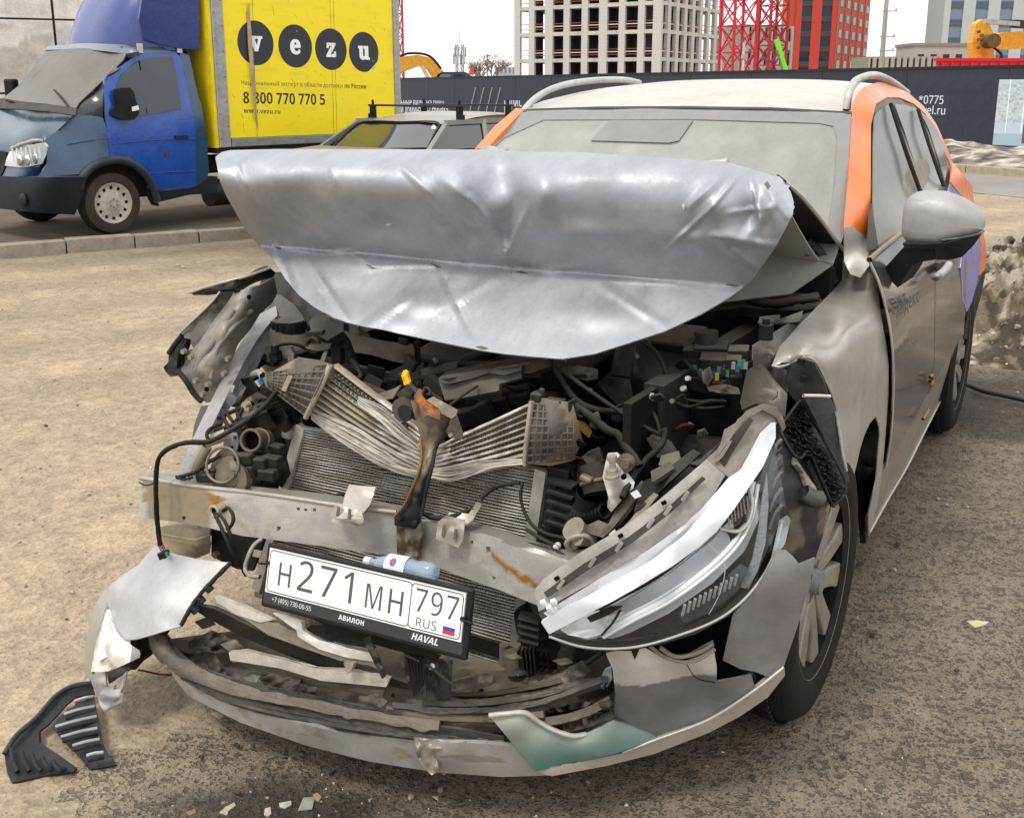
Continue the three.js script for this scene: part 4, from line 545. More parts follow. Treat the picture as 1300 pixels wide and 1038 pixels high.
// ---- left flank
{
  const fender = S([[1071, 331, .74], [1070, 356, .745], [1055, 372, .75], [1016, 412, .775], [990, 442, .80], [981, 464, .81], [986, 465, .82], [993, 461, .83], [1009, 459, .85], [1018, 452, .87], [1032, 456, .885], [1039, 465, .89], [1049, 484, .895], [1056, 504, .90], [1062, 520, .90], [1066, 545, .905], [1071, 575, .91], [1076, 598, .91], [1080, 616, .91], [1087, 587, .915], [1091, 569, .915], [1096, 553, .915], [1103, 537, .915], [1111, 528.5, .915], [1115, 541, .915], [1115.8, 552, .912], [1113.5, 580, .91], [1111, 610, .905], [1106, 632, .90], [1101.6, 653, .89], [1102, 682, .875], [1113, 640, .89], [1119, 600, .90], [1123, 555, .91], [1127, 500, .915], [1127, 460, .915], [1125, 440, .91], [1120, 415, .90], [1117, 395, .885], [1114, 363, .865], [1104, 337, .84], [1102, 305, .80], [1096, 298, .79], [1085, 288, .775], [1073, 288, .76], [1075, 318, .745]],
    { axis: 0, L: 5, t: .003, ctrl: [[1045, 425, .845], [1085, 385, .83], [1096, 370, .835], [1062, 418, .865], [1045, 440, .875], [1100, 450, .908], [1090, 500, .912], [1085, 345, .79]] });
  part('fender', fender, M.dusty, [.47, .455, .425], .2, { f: 4 });
  part('cowl_corner', S([[1073, 288, .775], [1085, 288.5, .788], [1096, 298, .80], [1103, 306, .81], [1104, 337, .85], [1092, 352, .83], [1080, 348, .80], [1072, 332, .775]], { axis: 0, L: 6, t: .003 }), M.dusty, [.62, .61, .58], .15);
  // torn front edge, bare and bright
  part('torn_edge', hose([[981, 464, .812], [986, 466, .823], [1009, 460, .852], [1019, 453, .872], [1033, 457, .888], [1048, 483, .898], [1062, 520, .903], [1071, 575, .913], [1080, 616, .913]].map((p) => KX(...p)), .0032), M.alu, [.55, .55, .55], .1);
  part('rocker_panel', S([[1119, 602, .90], [1140, 567, .908], [1160, 535, .913], [1195, 470, .913], [1222, 424, .908], [1227, 440, .86], [1217, 465, .86], [1199, 500, .86], [1173, 551, .86], [1152, 593, .86], [1129, 632, .86], [1104, 677, .855], [1102, 660, .88]], { axis: 0, L: 8, t: .01 }), M.dusty, [.33, .30, .25], .8);
  part('rocker_edge', hose([[1104, 676, .862], [1129, 631, .866], [1152, 592, .866], [1173, 550, .866], [1199, 499, .866], [1222, 454, .866]].map((p) => KX(...p)), .005), M.dusty, [.55, .54, .5], .2);
  const doorG = S([[1105, 334, .862], [1116, 358, .885], [1124, 385, .903], [1131, 420, .922], [1134, 450, .93], [1134.5, 500, .93], [1131, 555, .922], [1125, 592, .908], [1140, 566, .912], [1160, 534, .916], [1178, 500, .918], [1186.5, 455, .926], [1187, 400, .93], [1187.5, 340, .92], [1187, 300, .898], [1186, 266, .868], [1147, 295, .864]], { axis: 0, L: 5, t: .004, ctrl: [[1150, 420, .932], [1160, 380, .928], [1150, 470, .922], [1160, 340, .905], [1150, 330, .89], [1172, 430, .93], [1158, 500, .918], [1140, 380, .915]] });
  const door = part('front_door', doorG, M.gloss, [.34, .34, .345], .3, { f: 3 });
  put('door_edge', hose([[1105, 333, .864], [1116, 357, .887], [1124, 385, .905], [1131, 420, .924], [1134, 450, .932], [1134.5, 500, .932], [1131, 555, .924], [1125, 592, .91]].map((p) => KX(...p)), .0035), M.dusty, door, [.6, .59, .56], .1);
  // dark shut line behind the sprung door
  part('door_hinge_pillar', S([[1102, 318, .80], [1118, 370, .83], [1130, 430, .86], [1133, 500, .86], [1128, 570, .855], [1118, 620, .85], [1112, 620, .85], [1118, 560, .85], [1121, 480, .85], [1116, 420, .84], [1108, 372, .82], [1098, 335, .79]], { axis: 0, L: 12 }), M.plastic, BLK, .1);
  part('door_hinge', bx(.05, .06, .09, ...KX(1124, 408, .885).toArray(), 0, 0, 0, .008), M.metal, [.1, .1, .1], .3);
  part('rear_door', S([[1187.6, 266, .868], [1199, 257, .872], [1207, 240, .86], [1217, 262, .875], [1225, 300, .90], [1228, 330, .918], [1227, 360, .925], [1226, 395, .925], [1224, 424, .913], [1195, 470, .915], [1179, 500, .917], [1187, 455, .925], [1187.6, 400, .929], [1188, 340, .919], [1187.8, 300, .897]], { axis: 0, L: 6, t: .004, ctrl: [[1205, 380, .93], [1205, 330, .915], [1207, 420, .92]] }), M.gloss, [.34, .34, .345], .3, { f: 3 });
  part('quarter_panel', S([[1204, 246, .868], [1207, 232, .852], [1231, 262, .862], [1242, 295, .882], [1246, 312, .89], [1245, 338, .898], [1240, 362, .912], [1234, 384, .922], [1228, 396, .928], [1222, 380, .929], [1220, 340, .925], [1224, 300, .908], [1217, 261, .879]], { axis: 0, L: 6, t: .004 }), M.wrap, PUR, .3, { dustC: [.42, .4, .45] }).userData.label = 'purple stripe across the rear quarter';
  part('quarter_panel', S([[1209.5, 205.6, .77], [1235, 236, .80], [1236, 250, .81], [1246.5, 284, .868], [1252, 310, .884], [1252.4, 335, .89], [1250, 343, .896], [1244.5, 349, .906], [1246.5, 312, .892], [1242, 294, .885], [1231, 261, .864], [1207, 231, .853], [1208, 222, .83]], { axis: 0, L: 5, t: .004 }), M.wrap, ORG, .12, { dustC: [.62, .4, .25] }).userData.label = 'orange rear corner of the body';
  part('rear_arch', S([[1250, 342, .89], [1240, 364, .895], [1233, 386, .9], [1228, 402, .9], [1224, 430, .9], [1234, 430, .88], [1238, 405, .88], [1246, 375, .88], [1251, 350, .88]], { axis: 0, L: 8, t: .03 }), M.plastic, BLK, .2);
  part('tail_lamp', S([[1238, 266, .825], [1246, 284, .873], [1248, 296, .88], [1243, 280, .85]], { axis: 0, L: 8, t: .01 }), std({ color: 0x5a0d0d, roughness: .3 }), null);
  // orange pillar and roof side
  part('roof_side', S([[1082, 140, .655], [1080, 171, .68], [1076.6, 240, .73], [1073, 287.7, .765], [1085, 288, .778], [1096, 298, .792], [1103, 307, .80], [1105.5, 252, .782], [1106, 159, .706], [1112.4, 131.6, .69], [1126, 123.5, .672], [1142.5, 123.5, .668], [1161, 131.6, .682], [1175, 144, .702], [1189, 164, .727], [1200, 192, .762], [1207, 210, .782], [1208, 229, .80], [1209.7, 206, .765], [1202.6, 187, .74], [1189, 157, .70], [1172.5, 134, .665], [1154, 118, .635], [1131, 106, .612], [1115, 104, .62], [1096, 111, .632], [1088, 120, .64]], { axis: 0, L: 5, t: .004, ctrl: [[1092, 200, .722], [1090, 260, .765]] }), M.wrap, ORG, .1, { f: 3, dustC: [.62, .36, .2] }).userData.label = 'orange windscreen pillar and roof side';
  part('window_surround', S([[1103.5, 326, .832], [1105, 252, .78], [1105.6, 159, .702], [1112, 131, .686], [1126, 123, .668], [1142.5, 123, .664], [1161, 131, .678], [1175, 143.5, .698], [1189, 163.5, .723], [1200, 191.5, .758], [1207, 209.5, .778], [1208.5, 229, .80], [1206, 243, .835], [1199, 259, .868], [1186, 269, .866], [1147, 297, .862], [1105, 336, .858]], { axis: 0, L: 6, t: .004, ctrl: [[1140, 210, .765], [1175, 210, .785]] }), M.matte, [.36, .335, .29], .5);
  const gl = phy({ vertexColors: true, map: paintMap, roughness: .6, metalness: 0, clearcoat: .5, clearcoatRoughness: .15 });
  const GC = [.12, .128, .112];
  const wins = [[[1110.6, 150, .703], [1114, 142, .698], [1128.6, 131.6, .684], [1134, 148, .70], [1148, 195, .755], [1158, 228, .79], [1165.6, 252, .822], [1165.6, 279, .858], [1147, 290, .86], [1114.7, 317, .842], [1110, 300, .825], [1109, 250, .785], [1109, 190, .735]], [[1136, 131.8, .682], [1150, 133, .684], [1163, 137.6, .692], [1175, 160, .716], [1187, 195, .765], [1197, 233, .83], [1187, 247, .856], [1175, 255, .858], [1173, 245, .828], [1163, 212, .776], [1150, 170, .725]], [[1168, 139.5, .694], [1180, 150, .71], [1190, 164, .728], [1198, 186, .755], [1202.6, 199, .772], [1203, 215, .79], [1200.5, 229, .824], [1190, 195, .766], [1180, 165, .724]]];
  wins.forEach((w, i) => part(i < 2 ? 'window' : 'quarter_window', S(w.map((p) => [p[0], p[1], p[2] + .005]), { axis: 0, L: 6, t: .004 }), gl, GC, .35, { f: 5, dustC: [.42, .40, .33], vary: .05 }));
  for (const [a, b] of [[[1131, 131, .692], [1172, 252, .835]], [[1166, 138.5, .70], [1198.5, 236, .836]]]) { const m = a.map((v, i) => (v + b[i]) / 2); m[0] -= 1; part('pillar_trim', hose([a, m, b].map((p) => KX(p[0], p[1], p[2] + .012)), .008), M.plastic, [.02, .02, .022], .15); }
  part('mirror_triangle', S([[1104.5, 318, .838], [1107, 258, .80], [1116, 316, .85]], { axis: 0, L: 10, t: .01 }), M.plastic, [.05, .05, .052], .5);
  part('belt_trim', hose([[1104, 330, .858], [1147, 294, .868], [1186, 266, .872], [1200, 254, .87], [1207, 236, .845]].map((p) => KX(...p)), .009), M.matte, [.4, .36, .3], .5);
  // door handles
  const dh = (x, y, v) => { const p = KX(x, y, v); return [p.x, p.y, p.z]; };
  put('door_handle', hose([[1187.5, 352, .955], [1190, 351, .968], [1199, 344, .972], [1205, 336, .965]].map((p) => KX(...p)), .014), M.silver, door, SIL, .1);
  put('handle_recess', S([[1188, 338, .935], [1198, 332, .932], [1203, 334, .93], [1199, 342, .935], [1190, 348, .938]], { axis: 0, L: 6, t: .002 }), M.plastic, door, BLK, .1);
  // lettering on the door
  const decal = (txt, px, font, W, H, color, name) => { const c = canvasTex(W, H, (x) => { x.fillStyle = '#000'; x.fillRect(0, 0, W, H); x.fillStyle = '#fff'; x.font = font; x.textBaseline = 'middle'; x.textAlign = 'center'; x.fillText(txt, W / 2, H / 2, W * .96); });
    c.colorSpace = THREE.NoColorSpace; const n = 12, g = new THREE.PlaneGeometry(1, 1, n, n), p = g.attributes.position, uv = g.attributes.uv; for (let i = 0; i < p.count; i++) { const u = uv.getX(i), v = uv.getY(i); const x = mixn(mixn(px[3][0], px[2][0], u), mixn(px[0][0], px[1][0], u), v), y = mixn(mixn(px[3][1], px[2][1], u), mixn(px[0][1], px[1][1], u), v); const q = KX(x, y, .945); p.setXYZ(i, q.x, q.y, q.z); } g.computeVertexNormals();
    const m = new THREE.Mesh(g, std({ color, roughness: .6, alphaMap: c, transparent: true })); m.name = name; door.add(m); };
  decal('Яндекс', [[1136, 374], [1168, 356], [1168, 391], [1138, 414]], 'bold 110px sans-serif', 400, 150, 0x4d4b48, 'lettering');
  decal('Драйв', [[1141, 441], [1167, 420], [1166, 440], [1143, 473]], '110px sans-serif', 400, 150, 0x57534e, 'lettering');
  const mark = (pts) => { const m = put('door_mark', hose(pts.map((p) => KX(p[0], p[1], .937)), .006), std({ color: 0x8f6a45, roughness: .6 }), door); }; mark([[1181, 479], [1184, 476], [1185, 482], [1182, 488], [1181, 484]]); mark([[1172, 532], [1179, 520]]);
}
// ---- roof, rails, windscreen
{
  const n = 28, m = 36, P = [], T = []; const ys = (z) => { const k = [[-1.02, 1.50], [-1.15, 1.532], [-1.4, 1.578], [-1.75, 1.615], [-2.1, 1.632], [-2.5, 1.618], [-2.9, 1.566], [-3.15, 1.50]]; for (let i = 0; i < k.length - 1; i++) if (z <= k[i][0] && z >= k[i + 1][0]) { const t = (k[i][0] - z) / (k[i][0] - k[i + 1][0]); return mixn(k[i][1], k[i + 1][1], t); } return 1.5; };
  for (let j = 0; j <= m; j++) for (let i = 0; i <= n; i++) { const u = i / n * 2 - 1, v = j / m, z = mixn(-1.06 - .05 * u * u, -3.12, v), w = .64 - .14 * v * v; P.push(V3(u * w, ys(z) - .034 * u * u * (.4 + .6 * u * u) + .008, z)); }
  for (let j = 0; j < m; j++) for (let i = 0; i < n; i++) { const a = j * (n + 1) + i; T.push([a, a + 1, a + n + 1], [a + 1, a + n + 2, a + n + 1]); }
  const loop = []; for (let i = 0; i <= n; i++) loop.push(i); for (let j = 1; j <= m; j++) loop.push(j * (n + 1) + n); for (let i = n - 1; i >= 0; i--) loop.push(m * (n + 1) + i); for (let j = m - 1; j > 0; j--) loop.push(j * (n + 1));
  part('roof', thicken(P, T, [loop], 1, .004), M.dusty, [.50, .475, .43], .55, { f: 2.5, dustC: [.56, .51, .44] });
  const rail = (pts, x, nm) => { const r = part('roof_rail', hose(pts.map((p) => KX(p[0], p[1], x)), .014, { seg: 8 }), M.silver, [.62, .62, .62], .12); };
  rail([[1075, 139], [1077, 122], [1084, 106], [1097, 97.5], [1115, 96], [1133, 104], [1152, 118]], .615);
  rail([[663, 144], [672, 132], [690, 118], [715, 108], [755, 102], [795, 101.5], [812, 105]], -.62);
  part('windscreen_header', S([[664, 141.5, -1.075], [760, 138, -1.035], [870, 137.5, -1.02], [980, 139, -1.035], [1082, 144.5, -1.08], [1082, 141.5, -1.1], [980, 136, -1.05], [870, 134.5, -1.035], [760, 135, -1.05], [668, 138, -1.1]], { L: 10, t: .01 }), M.plastic, [.025, .025, .027], .3);
  part('far_pillar', S([[655, 137, -1.1], [666, 138, -1.1], [640, 165, -.92], [612, 195, -.78], [560, 262, -.6], [548, 262, -.62], [600, 192, -.80], [628, 160, -.95]], { L: 8, t: .03 }), M.wrap, ORG, .1, { dustC: [.62, .42, .28] }).userData.label = 'orange pillar at the far side of the windscreen';
  const wsO = [[664, 141, -1.08], [760, 138, -1.04], [870, 137.5, -1.025], [980, 139, -1.04], [1081, 144, -1.085], [1079.5, 171, -1.0], [1076, 240, -.86], [1071, 300, -.72], [1058, 335, -.6], [1005, 372, -.44], [900, 385, -.36], [700, 350, -.34], [560, 262, -.56], [612, 195, -.79]], wz = rbf([...wsO, [800, 240, -.62], [900, 300, -.5]]);
  const wsG = S(wsO, { L: 14, t: .005, zf: wz });
  part('windscreen', wsG, phy({ vertexColors: true, map: paintMap, transmission: .5, thickness: 0, roughness: .24, roughnessMap: paintRough, clearcoat: .5, clearcoatRoughness: .12 }), [.54, .565, .535], .25, { f: 3, dustC: [.58, .56, .5], vary: .04 });
  // black glass border and what hangs inside behind the dusty glass
  const off = (a, d) => a.map((p) => [p[0], p[1], p[2] - d]);
  const frit = phy({ vertexColors: true, map: paintMap, roughness: .35, clearcoat: .4, clearcoatRoughness: .2 });
  part('glass_border', S(off([[1081, 145, -1.085], [1079.5, 171, -1.0], [1076, 240, -.86], [1071, 300, -.72], [1058, 335, -.6], [1040, 330, -.62], [1052, 290, -.74], [1060, 230, -.88], [1063, 175, -1.0], [1058, 160, -1.04], [1040, 156, -1.05], [870, 151, -1.0], [690, 152, -1.06], [640, 175, -.9], [612, 200, -.79], [664, 142, -1.08], [870, 139, -1.025]], -.006), { L: 12, t: .002, zf: (x, y) => wz(x, y) + .005 }), frit, [.25, .25, .255], .3, { f: 3 });
  part('camera_housing', S(off([[775, 152, -1.0], [880, 152, -.99], [862, 178, -.92], [850, 181, -.92], [750, 178, -.92]], -.012), { L: 12, t: .002, zf: (x, y) => wz(x, y) + .009 }), frit, [.22, .22, .215], .3, { f: 3 });
  const cream = std({ color: 0xefeee6, roughness: .8 });
  part('sun_visor', S(off([[888, 160, -1.0], [1030, 162, -1.02], [1042, 168, -1.0], [1040, 184, -.96], [1028, 189, -.95], [900, 185, -.93], [888, 180, -.93]], .03), { L: 12, t: .012, zf: (x, y) => wz(x, y) - .018 }), cream);
  part('sun_visor', S(off([[665, 158, -1.05], [765, 156, -1.0], [755, 176, -.93], [655, 178, -.98]], .03), { L: 12, t: .012, zf: (x, y) => wz(x, y) - .018 }), cream);
  part('headliner', bx(1.25, .03, 1.9, 0, 1.45, -2.05), cream); part('seat', bx(.5, .62, .2, .36, .95, -1.75, -.2, 0, 0, .08), M.plastic, [.2, .19, .17], .4); part('seat', bx(.5, .62, .2, -.36, .95, -1.75, -.2, 0, 0, .08), M.plastic, [.2, .19, .17], .4);
  part('dashboard', bx(1.36, .2, .5, 0, .96, -.95, .1, 0, 0, .05), M.plastic, [.1, .1, .1], .8); part('rear_mirror', bx(.24, .06, .03, 0, 1.4, -1.2, 0, 0, 0, .012), M.plastic, BLK, .2);
  part('cabin_floor', bx(1.6, .05, 2.6, 0, .25, -1.9), M.dark, null); part('far_side', bx(.04, .72, 2.7, -.86, .62, -1.75), M.dusty, SILD, .4); part('far_window', bx(.02, .4, 1.9, -.74, 1.2, -1.9, 0, 0, -.38), M.dusty, [.4, .41, .37], .3); part('tailgate', bx(1.6, .6, .06, 0, .62, -3.4, .1), M.wrap, ORG, .2); part('rear_window', bx(1.3, .5, .02, 0, 1.2, -3.15, .75), M.dark, null);
}
// ---- door mirror
{
  const g = new THREE.SphereGeometry(1, 40, 28), p = g.attributes.position;
  const c0 = K(1198, 283, -.72);
  for (let i = 0; i < p.count; i++) { let x = p.getX(i), y = p.getY(i), z = p.getZ(i); const e = (v, k) => Math.sign(v) * Math.pow(Math.abs(v), k); x = e(x, .5); y = e(y, .56); z = e(z, .7);
    const tp = 1 - .34 * Math.max(0, x) - .05 * x; let Y = y * .083 * tp + (x > 0 ? -.012 * x * x : 0); if (y < 0) Y = y * .072 * (1 - .45 * Math.max(0, x)) + (x > 0 ? .01 * x : 0); p.setXYZ(i, x * .107, Y, z * .095 * (1 - .25 * Math.max(0, x))); }
  g.computeVertexNormals(); const m = part('wing_mirror', boxUV(g.translate(c0.x, c0.y + .005, c0.z)), M.silver, [.46, .465, .475], .18);
  put('mirror_base', S([[1146, 309, -.64], [1170, 310, -.62], [1200, 309, -.62], [1239, 300, -.66], [1247, 297, -.68], [1236, 312, -.66], [1222, 326, -.65], [1205, 330, -.645], [1189, 330, -.64], [1187, 316, -.63], [1149, 315, -.64]], { L: 8, t: .11 }), M.plastic, m, [.02, .021, .024], .12);
  put('mirror_stalk', S([[1147, 314, -.66], [1186, 315.5, -.64], [1189, 329.5, -.645], [1168, 332.5, -.66], [1158.5, 337, -.67], [1140, 365, -.72], [1128.6, 354, -.73], [1121.6, 342, -.72]], { L: 8, t: .07 }), M.plastic, m, [.018, .02, .024], .12);
  put('turn_signal', hose([[1196, 305, -.625], [1220, 302, -.63], [1240, 297.5, -.655], [1249, 293, -.7]].map((q) => K(...q)), .004), std({ color: 0x3c3f42, roughness: .25 }), m);
}
// ---- wheels
function makeWheel() {
  const w = new THREE.Group(); w.name = 'wheel';
  const R = .36, pr = [[.215, -.1], [.252, -.112], [.30, -.118], [.333, -.108], [.352, -.085], [R, -.05], [R, .05], [.352, .085], [.333, .108], [.30, .118], [.252, .112], [.215, .1], [.21, 0], [.215, -.1]];
  const tyre = new THREE.LatheGeometry(pr.map(([r, y]) => new THREE.Vector2(r, y)), 96); const p = tyre.attributes.position; tyre.computeVertexNormals();
  put('tyre', boxUV(toCreasedNormals(tyre, .6)), M.rubber, w, [.009, .009, .0095], .1, { f: 12, dustC: [.2, .17, .13] });
  const tread = []; for (let i = 0; i < 84; i++) for (const s of [-1, 1]) { const a = i / 84 * 6.2832 + (s > 0 ? .037 : 0); const g = bx(.014, .064, .006, 0, 0, 0, 0, 0, 0); g.rotateX(s * .25).translate(0, s * .036, R - .0012).rotateY(a); tread.push(g); } const tm = put('tread', tread, M.rubber, w, [.015, .015, .015], .2, { dustC: [.2, .17, .13] }); tm.userData.kind = 'stuff';
  const rim = put('rim', boxUV(new THREE.LatheGeometry([[.25, .1], [.244, .11], [.233, .1], [.225, .08], [.215, -.07], [.2, -.08]].map(([r, y]) => new THREE.Vector2(r, y)), 72)), M.metal, w, [.5, .47, .41], .4);
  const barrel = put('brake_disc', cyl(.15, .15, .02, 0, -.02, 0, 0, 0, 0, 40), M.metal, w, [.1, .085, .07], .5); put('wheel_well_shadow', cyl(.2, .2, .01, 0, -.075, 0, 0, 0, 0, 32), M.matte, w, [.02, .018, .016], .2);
  for (let i = 0; i < 5; i++) for (const s of [-1, 1]) { // five twin spokes
    const sh = new THREE.Shape(); const a0 = .12 * s; sh.moveTo(.04, s * .005); sh.lineTo(.12, s * .014); sh.lineTo(.215, s * .036); sh.lineTo(.212, s * .098); sh.lineTo(.13, s * .06); sh.lineTo(.05, s * .04);
    const g = new THREE.ExtrudeGeometry(sh, { depth: .02, bevelEnabled: true, bevelThickness: .006, bevelSize: .005, bevelSegments: 2, steps: 1 }); const q = g.attributes.position; for (let k = 0; k < q.count; k++) { const r = Math.hypot(q.getX(k), q.getY(k)); q.setZ(k, q.getZ(k) + .055 + .018 * sstep(.05, .2, r)); } g.scale(1.09, 1.09, 1).rotateX(-Math.PI / 2).rotateY(i * 1.2566 + .3); put('spoke', boxUV(soup(g)), M.metal, w, [.40, .385, .345], .4);
  }
  put('hub_cap', cyl(.03, .036, .03, 0, .085, 0, 0, 0, 0, 24), M.alu, w, [.3, .31, .32], .3);
  for (let i = 0; i < 5; i++) put('wheel_bolt', cyl(.009, .009, .02, .052 * Math.cos(i * 1.2566 + .93), .072, .052 * Math.sin(i * 1.2566 + .93), 0, 0, 0, 8), M.metal, w, [.08, .08, .08], .3);
  return w;
}
{
  const w = makeWheel(); w.rotation.set(0, 0, -Math.PI / 2); w.position.set(.80, .36, -.10); w.rotation.order = 'YXZ'; w.rotation.y = -.01; car.add(w);
  const w2 = w.clone(); w2.position.set(.79, .36, -2.72); w2.rotation.set(.9, 0, -Math.PI / 2, 'YXZ'); car.add(w2);
  const w3 = w.clone(); w3.position.set(-.79, .36, -.1); w3.rotation.set(0, Math.PI + .05, -Math.PI / 2, 'YXZ'); car.add(w3);
  const w4 = w.clone(); w4.position.set(-.79, .36, -2.72); w4.rotation.set(.4, Math.PI, -Math.PI / 2, 'YXZ'); car.add(w4);
  // wheel housing and strut behind the front wheel
  const arch = new THREE.CylinderGeometry(.42, .42, .3, 40, 1, true, 0, Math.PI); arch.rotateZ(Math.PI / 2).rotateX(-Math.PI / 2 * 0); part('wheel_housing', boxUV(soup(arch.rotateX(0).translate(.72, .36, -.05))), M.plastic, BLK, .3);
  part('wheel_housing', bx(.02, .75, 1.0, .56, .55, -.1), M.plastic, BLK, .3);
  part('splash_guard', S([[1088, 590, .86], [1112, 530, .86], [1118, 560, .86], [1112, 640, .86], [1100, 690, .85], [1096, 650, .83]], { axis: 0, L: 10, t: .02 }), M.plastic, [.012, .012, .013], .2);
  part('rivet', cyl(.02, .02, .03, ...KX(1107, 585, .875).toArray(), 0, 0, Math.PI / 2), M.plastic, [.04, .04, .04], .3);
  part('wheel_housing', bx(.3, .5, .02, .75, .5, -2.33), M.plastic, BLK, .3);
  part('strut', cyl(.03, .03, .5, .6, .75, -.05, 0, 0, .1), M.metal, [.05, .05, .05], .4);
}

// ================================================================ folded hood
{
  const out = [[273, 199, .30], [281, 193, .285], [292, 190.5, .27], [350, 189, .24], [420, 189, .2], [481, 189.5, .165], [560, 189.5, .13], [626, 190, .105], [670, 192.6, .085], [740, 193, .05], [790, 197, .02], [828, 199, 0], [880, 203, -.035], [922, 205, -.06], [954, 214, -.08], [992, 227, -.10], [1004, 243, -.06], [1008, 256, -.02], [1007, 272, 0],
    [986, 312, .035], [954, 357, .03], [925, 378, .07], [891, 398, .13], [845, 420, .19], [796, 436, .235], [755, 449, .27], [714, 455.5, .29], [670, 452, .30], [640, 449, .305], [613, 445, .305], [563, 435, .31], [530, 428, .32], [506, 423, .32], [485, 418, .33], [465, 415, .345], [440, 409, .345], [418, 401, .345], [398, 389, .34], [380, 375, .325], [362, 354, .305], [348, 331, .275], [335, 318, .27], [323, 306, .29], [309, 288, .325], [298, 268, .35], [287, 249, .355], [279, 230, .345]];
  // drawn-out profile: rounded fold, bulging face, crease, lower half flaring out; a wedge pressed in at the middle
  const zf = (x, y) => { const zr = .30 - (x - 273) * .000547, yt = 189 + 14 * sstep(820, 1000, x) + 22 * sstep(940, 1010, x), yc = 313 + (x - 355) * .0871, t = clamp((y - yt) / (yc - yt)), e = .09 * clamp((x - 355) / 574); let z = zr + .155 * Math.sin(Math.PI * Math.pow(t, .62)) * (1 - .1 * t) + e * t;
    if (y > yc) { const q = (y - yc) / 100; z += .235 * q - .028 * q * q; }
    const g = (a, b, rx, ry) => Math.exp(-(((x - a) / rx) ** 2) - ((y - b) / ry) ** 2);
    z += -.045 * g(634, 225, 30, 30) - .02 * g(655, 262, 16, 24) + .022 * g(582, 236, 24, 36) + .012 * g(690, 240, 24, 30) - .018 * g(640, 292, 14, 22) + .014 * g(644, 325, 14, 12) - .022 * g(484, 290, 46, 20) - .014 * g(800, 250, 40, 40) + .012 * g(880, 300, 50, 18) - .02 * g(955, 265, 20, 34) + .016 * g(740, 300, 60, 16) - .016 * g(390, 240, 30, 40) + .014 * g(540, 385, 60, 18) - .016 * g(470, 375, 36, 22) + .012 * g(760, 400, 60, 20);
    return z + dent(x, y); };
  const dents = [[485, 283, 22, 14, -.012], [540, 240, 18, 16, .008], [690, 250, 14, 30, .012], [880, 290, 16, 12, -.010], [905, 262, 14, 22, .012], [955, 280, 16, 26, -.014], [930, 300, 24, 10, .01], [540, 215, 10, 8, -.008], [310, 215, 16, 14, -.012], [470, 335, 22, 8, .008], [675, 345, 20, 8, -.012], [730, 292, 30, 22, .006], [410, 290, 26, 18, .007], [595, 300, 16, 12, -.008], [980, 262, 12, 20, .012], [860, 225, 22, 12, .006], [500, 410, 30, 14, .008], [420, 370, 22, 18, -.008], [760, 225, 24, 12, .005], [600, 215, 12, 10, -.01]];
  const dent = (x, y) => { let s = .004 * (fbm(x * .012, y * .02, 3, 2) - .5) + .0009 * (fbm(x * .05, y * .05, 5, 2) - .5); for (const [a, b, rx, ry, k] of dents) { const d = Math.hypot((x - a) / rx, (y - b) / ry); if (d < 2.2) s += k * Math.exp(-d * d * 1.2); }
    // sharp ridges: along the main fold and out of the blow
    const rid = (x0, y0, x1, y1, w, k) => { const dx = x1 - x0, dy = y1 - y0, t = clamp(((x - x0) * dx + (y - y0) * dy) / (dx * dx + dy * dy)), d = Math.hypot(x - x0 - t * dx, y - y0 - t * dy); return d < w ? k * (1 - d / w) * Math.sin(Math.PI * (.15 + .7 * t)) : 0; };
    s += rid(352, 313, 410, 321, 4, .006) + rid(410, 321, 448, 318, 4, .007) + rid(448, 318, 470, 338, 4, .008) + rid(470, 338, 552, 336, 4, .006) + rid(620, 343, 690, 352, 4, .009) + rid(690, 352, 930, 363, 4, .004) + rid(655, 345, 735, 338, 5, .007) + rid(560, 300, 600, 338, 4, .006) + rid(845, 318, 905, 262, 5, .007) + rid(905, 262, 940, 220, 4, .008) + rid(925, 270, 985, 262, 4, .008) + rid(955, 225, 968, 300, 4, .007) + rid(420, 205, 425, 240, 4, .005) + rid(300, 205, 312, 240, 4, .006) + rid(330, 240, 420, 300, 6, -.006) + rid(505, 205, 560, 262, 7, .007) + rid(905, 300, 960, 340, 6, .008) + rid(390, 330, 440, 405, 8, .008) + rid(560, 345, 600, 425, 8, -.006) + rid(760, 360, 840, 410, 9, .007) + rid(965, 225, 1000, 275, 7, .012) + rid(598, 252, 644, 318, 9, .016) + rid(668, 262, 645, 318, 9, .014) + rid(560, 225, 600, 262, 10, .008) + rid(430, 322, 555, 337, 7, .006) + rid(560, 338, 700, 350, 8, -.008) + rid(640, 345, 560, 392, 10, .010) + rid(875, 262, 925, 215, 9, .010) + rid(938, 318, 985, 245, 12, .012) + rid(465, 415, 520, 375, 10, .012) + rid(352, 315, 372, 372, 9, .010) + rid(905, 300, 985, 312, 7, .008); return s; };
  const g = S(out, { zf, L: 4.2, t: .004, uvs: 2 });
  const h = part('hood', g, M.silver, [.42, .45, .51], .10, { f: 3, vary: .04, dustC: [.5, .44, .36] });
  for (const [x, y, w, hh, a] of [[612, 441, 8, 2.2, .1], [553, 337, 7, 1.4, .3], [664, 346, 9, 1.3, .2], [470, 338, 6, 1.3, .4], [352, 314, 5, 2, .2], [641, 318, 3, 2.5, 0], [493, 285, 4, 1.2, -.2], [868, 262, 2, 5, 0], [930, 362, 9, 1.1, .1], [420, 402, 10, 1.3, .6], [975, 235, 4, 5, .3]]) put('paint_chip', S([[x - w, y - hh * .2 - a * w], [x - w * .2, y - hh - a * w * .2], [x + w, y + a * w], [x + w * .1, y + hh]].map((p) => [...p, zf(p[0], p[1]) + .002]), { L: 4, t: .001 }), M.alu, h, rnd() < .5 ? [.75, .75, .74] : [.12, .11, .1], .1);
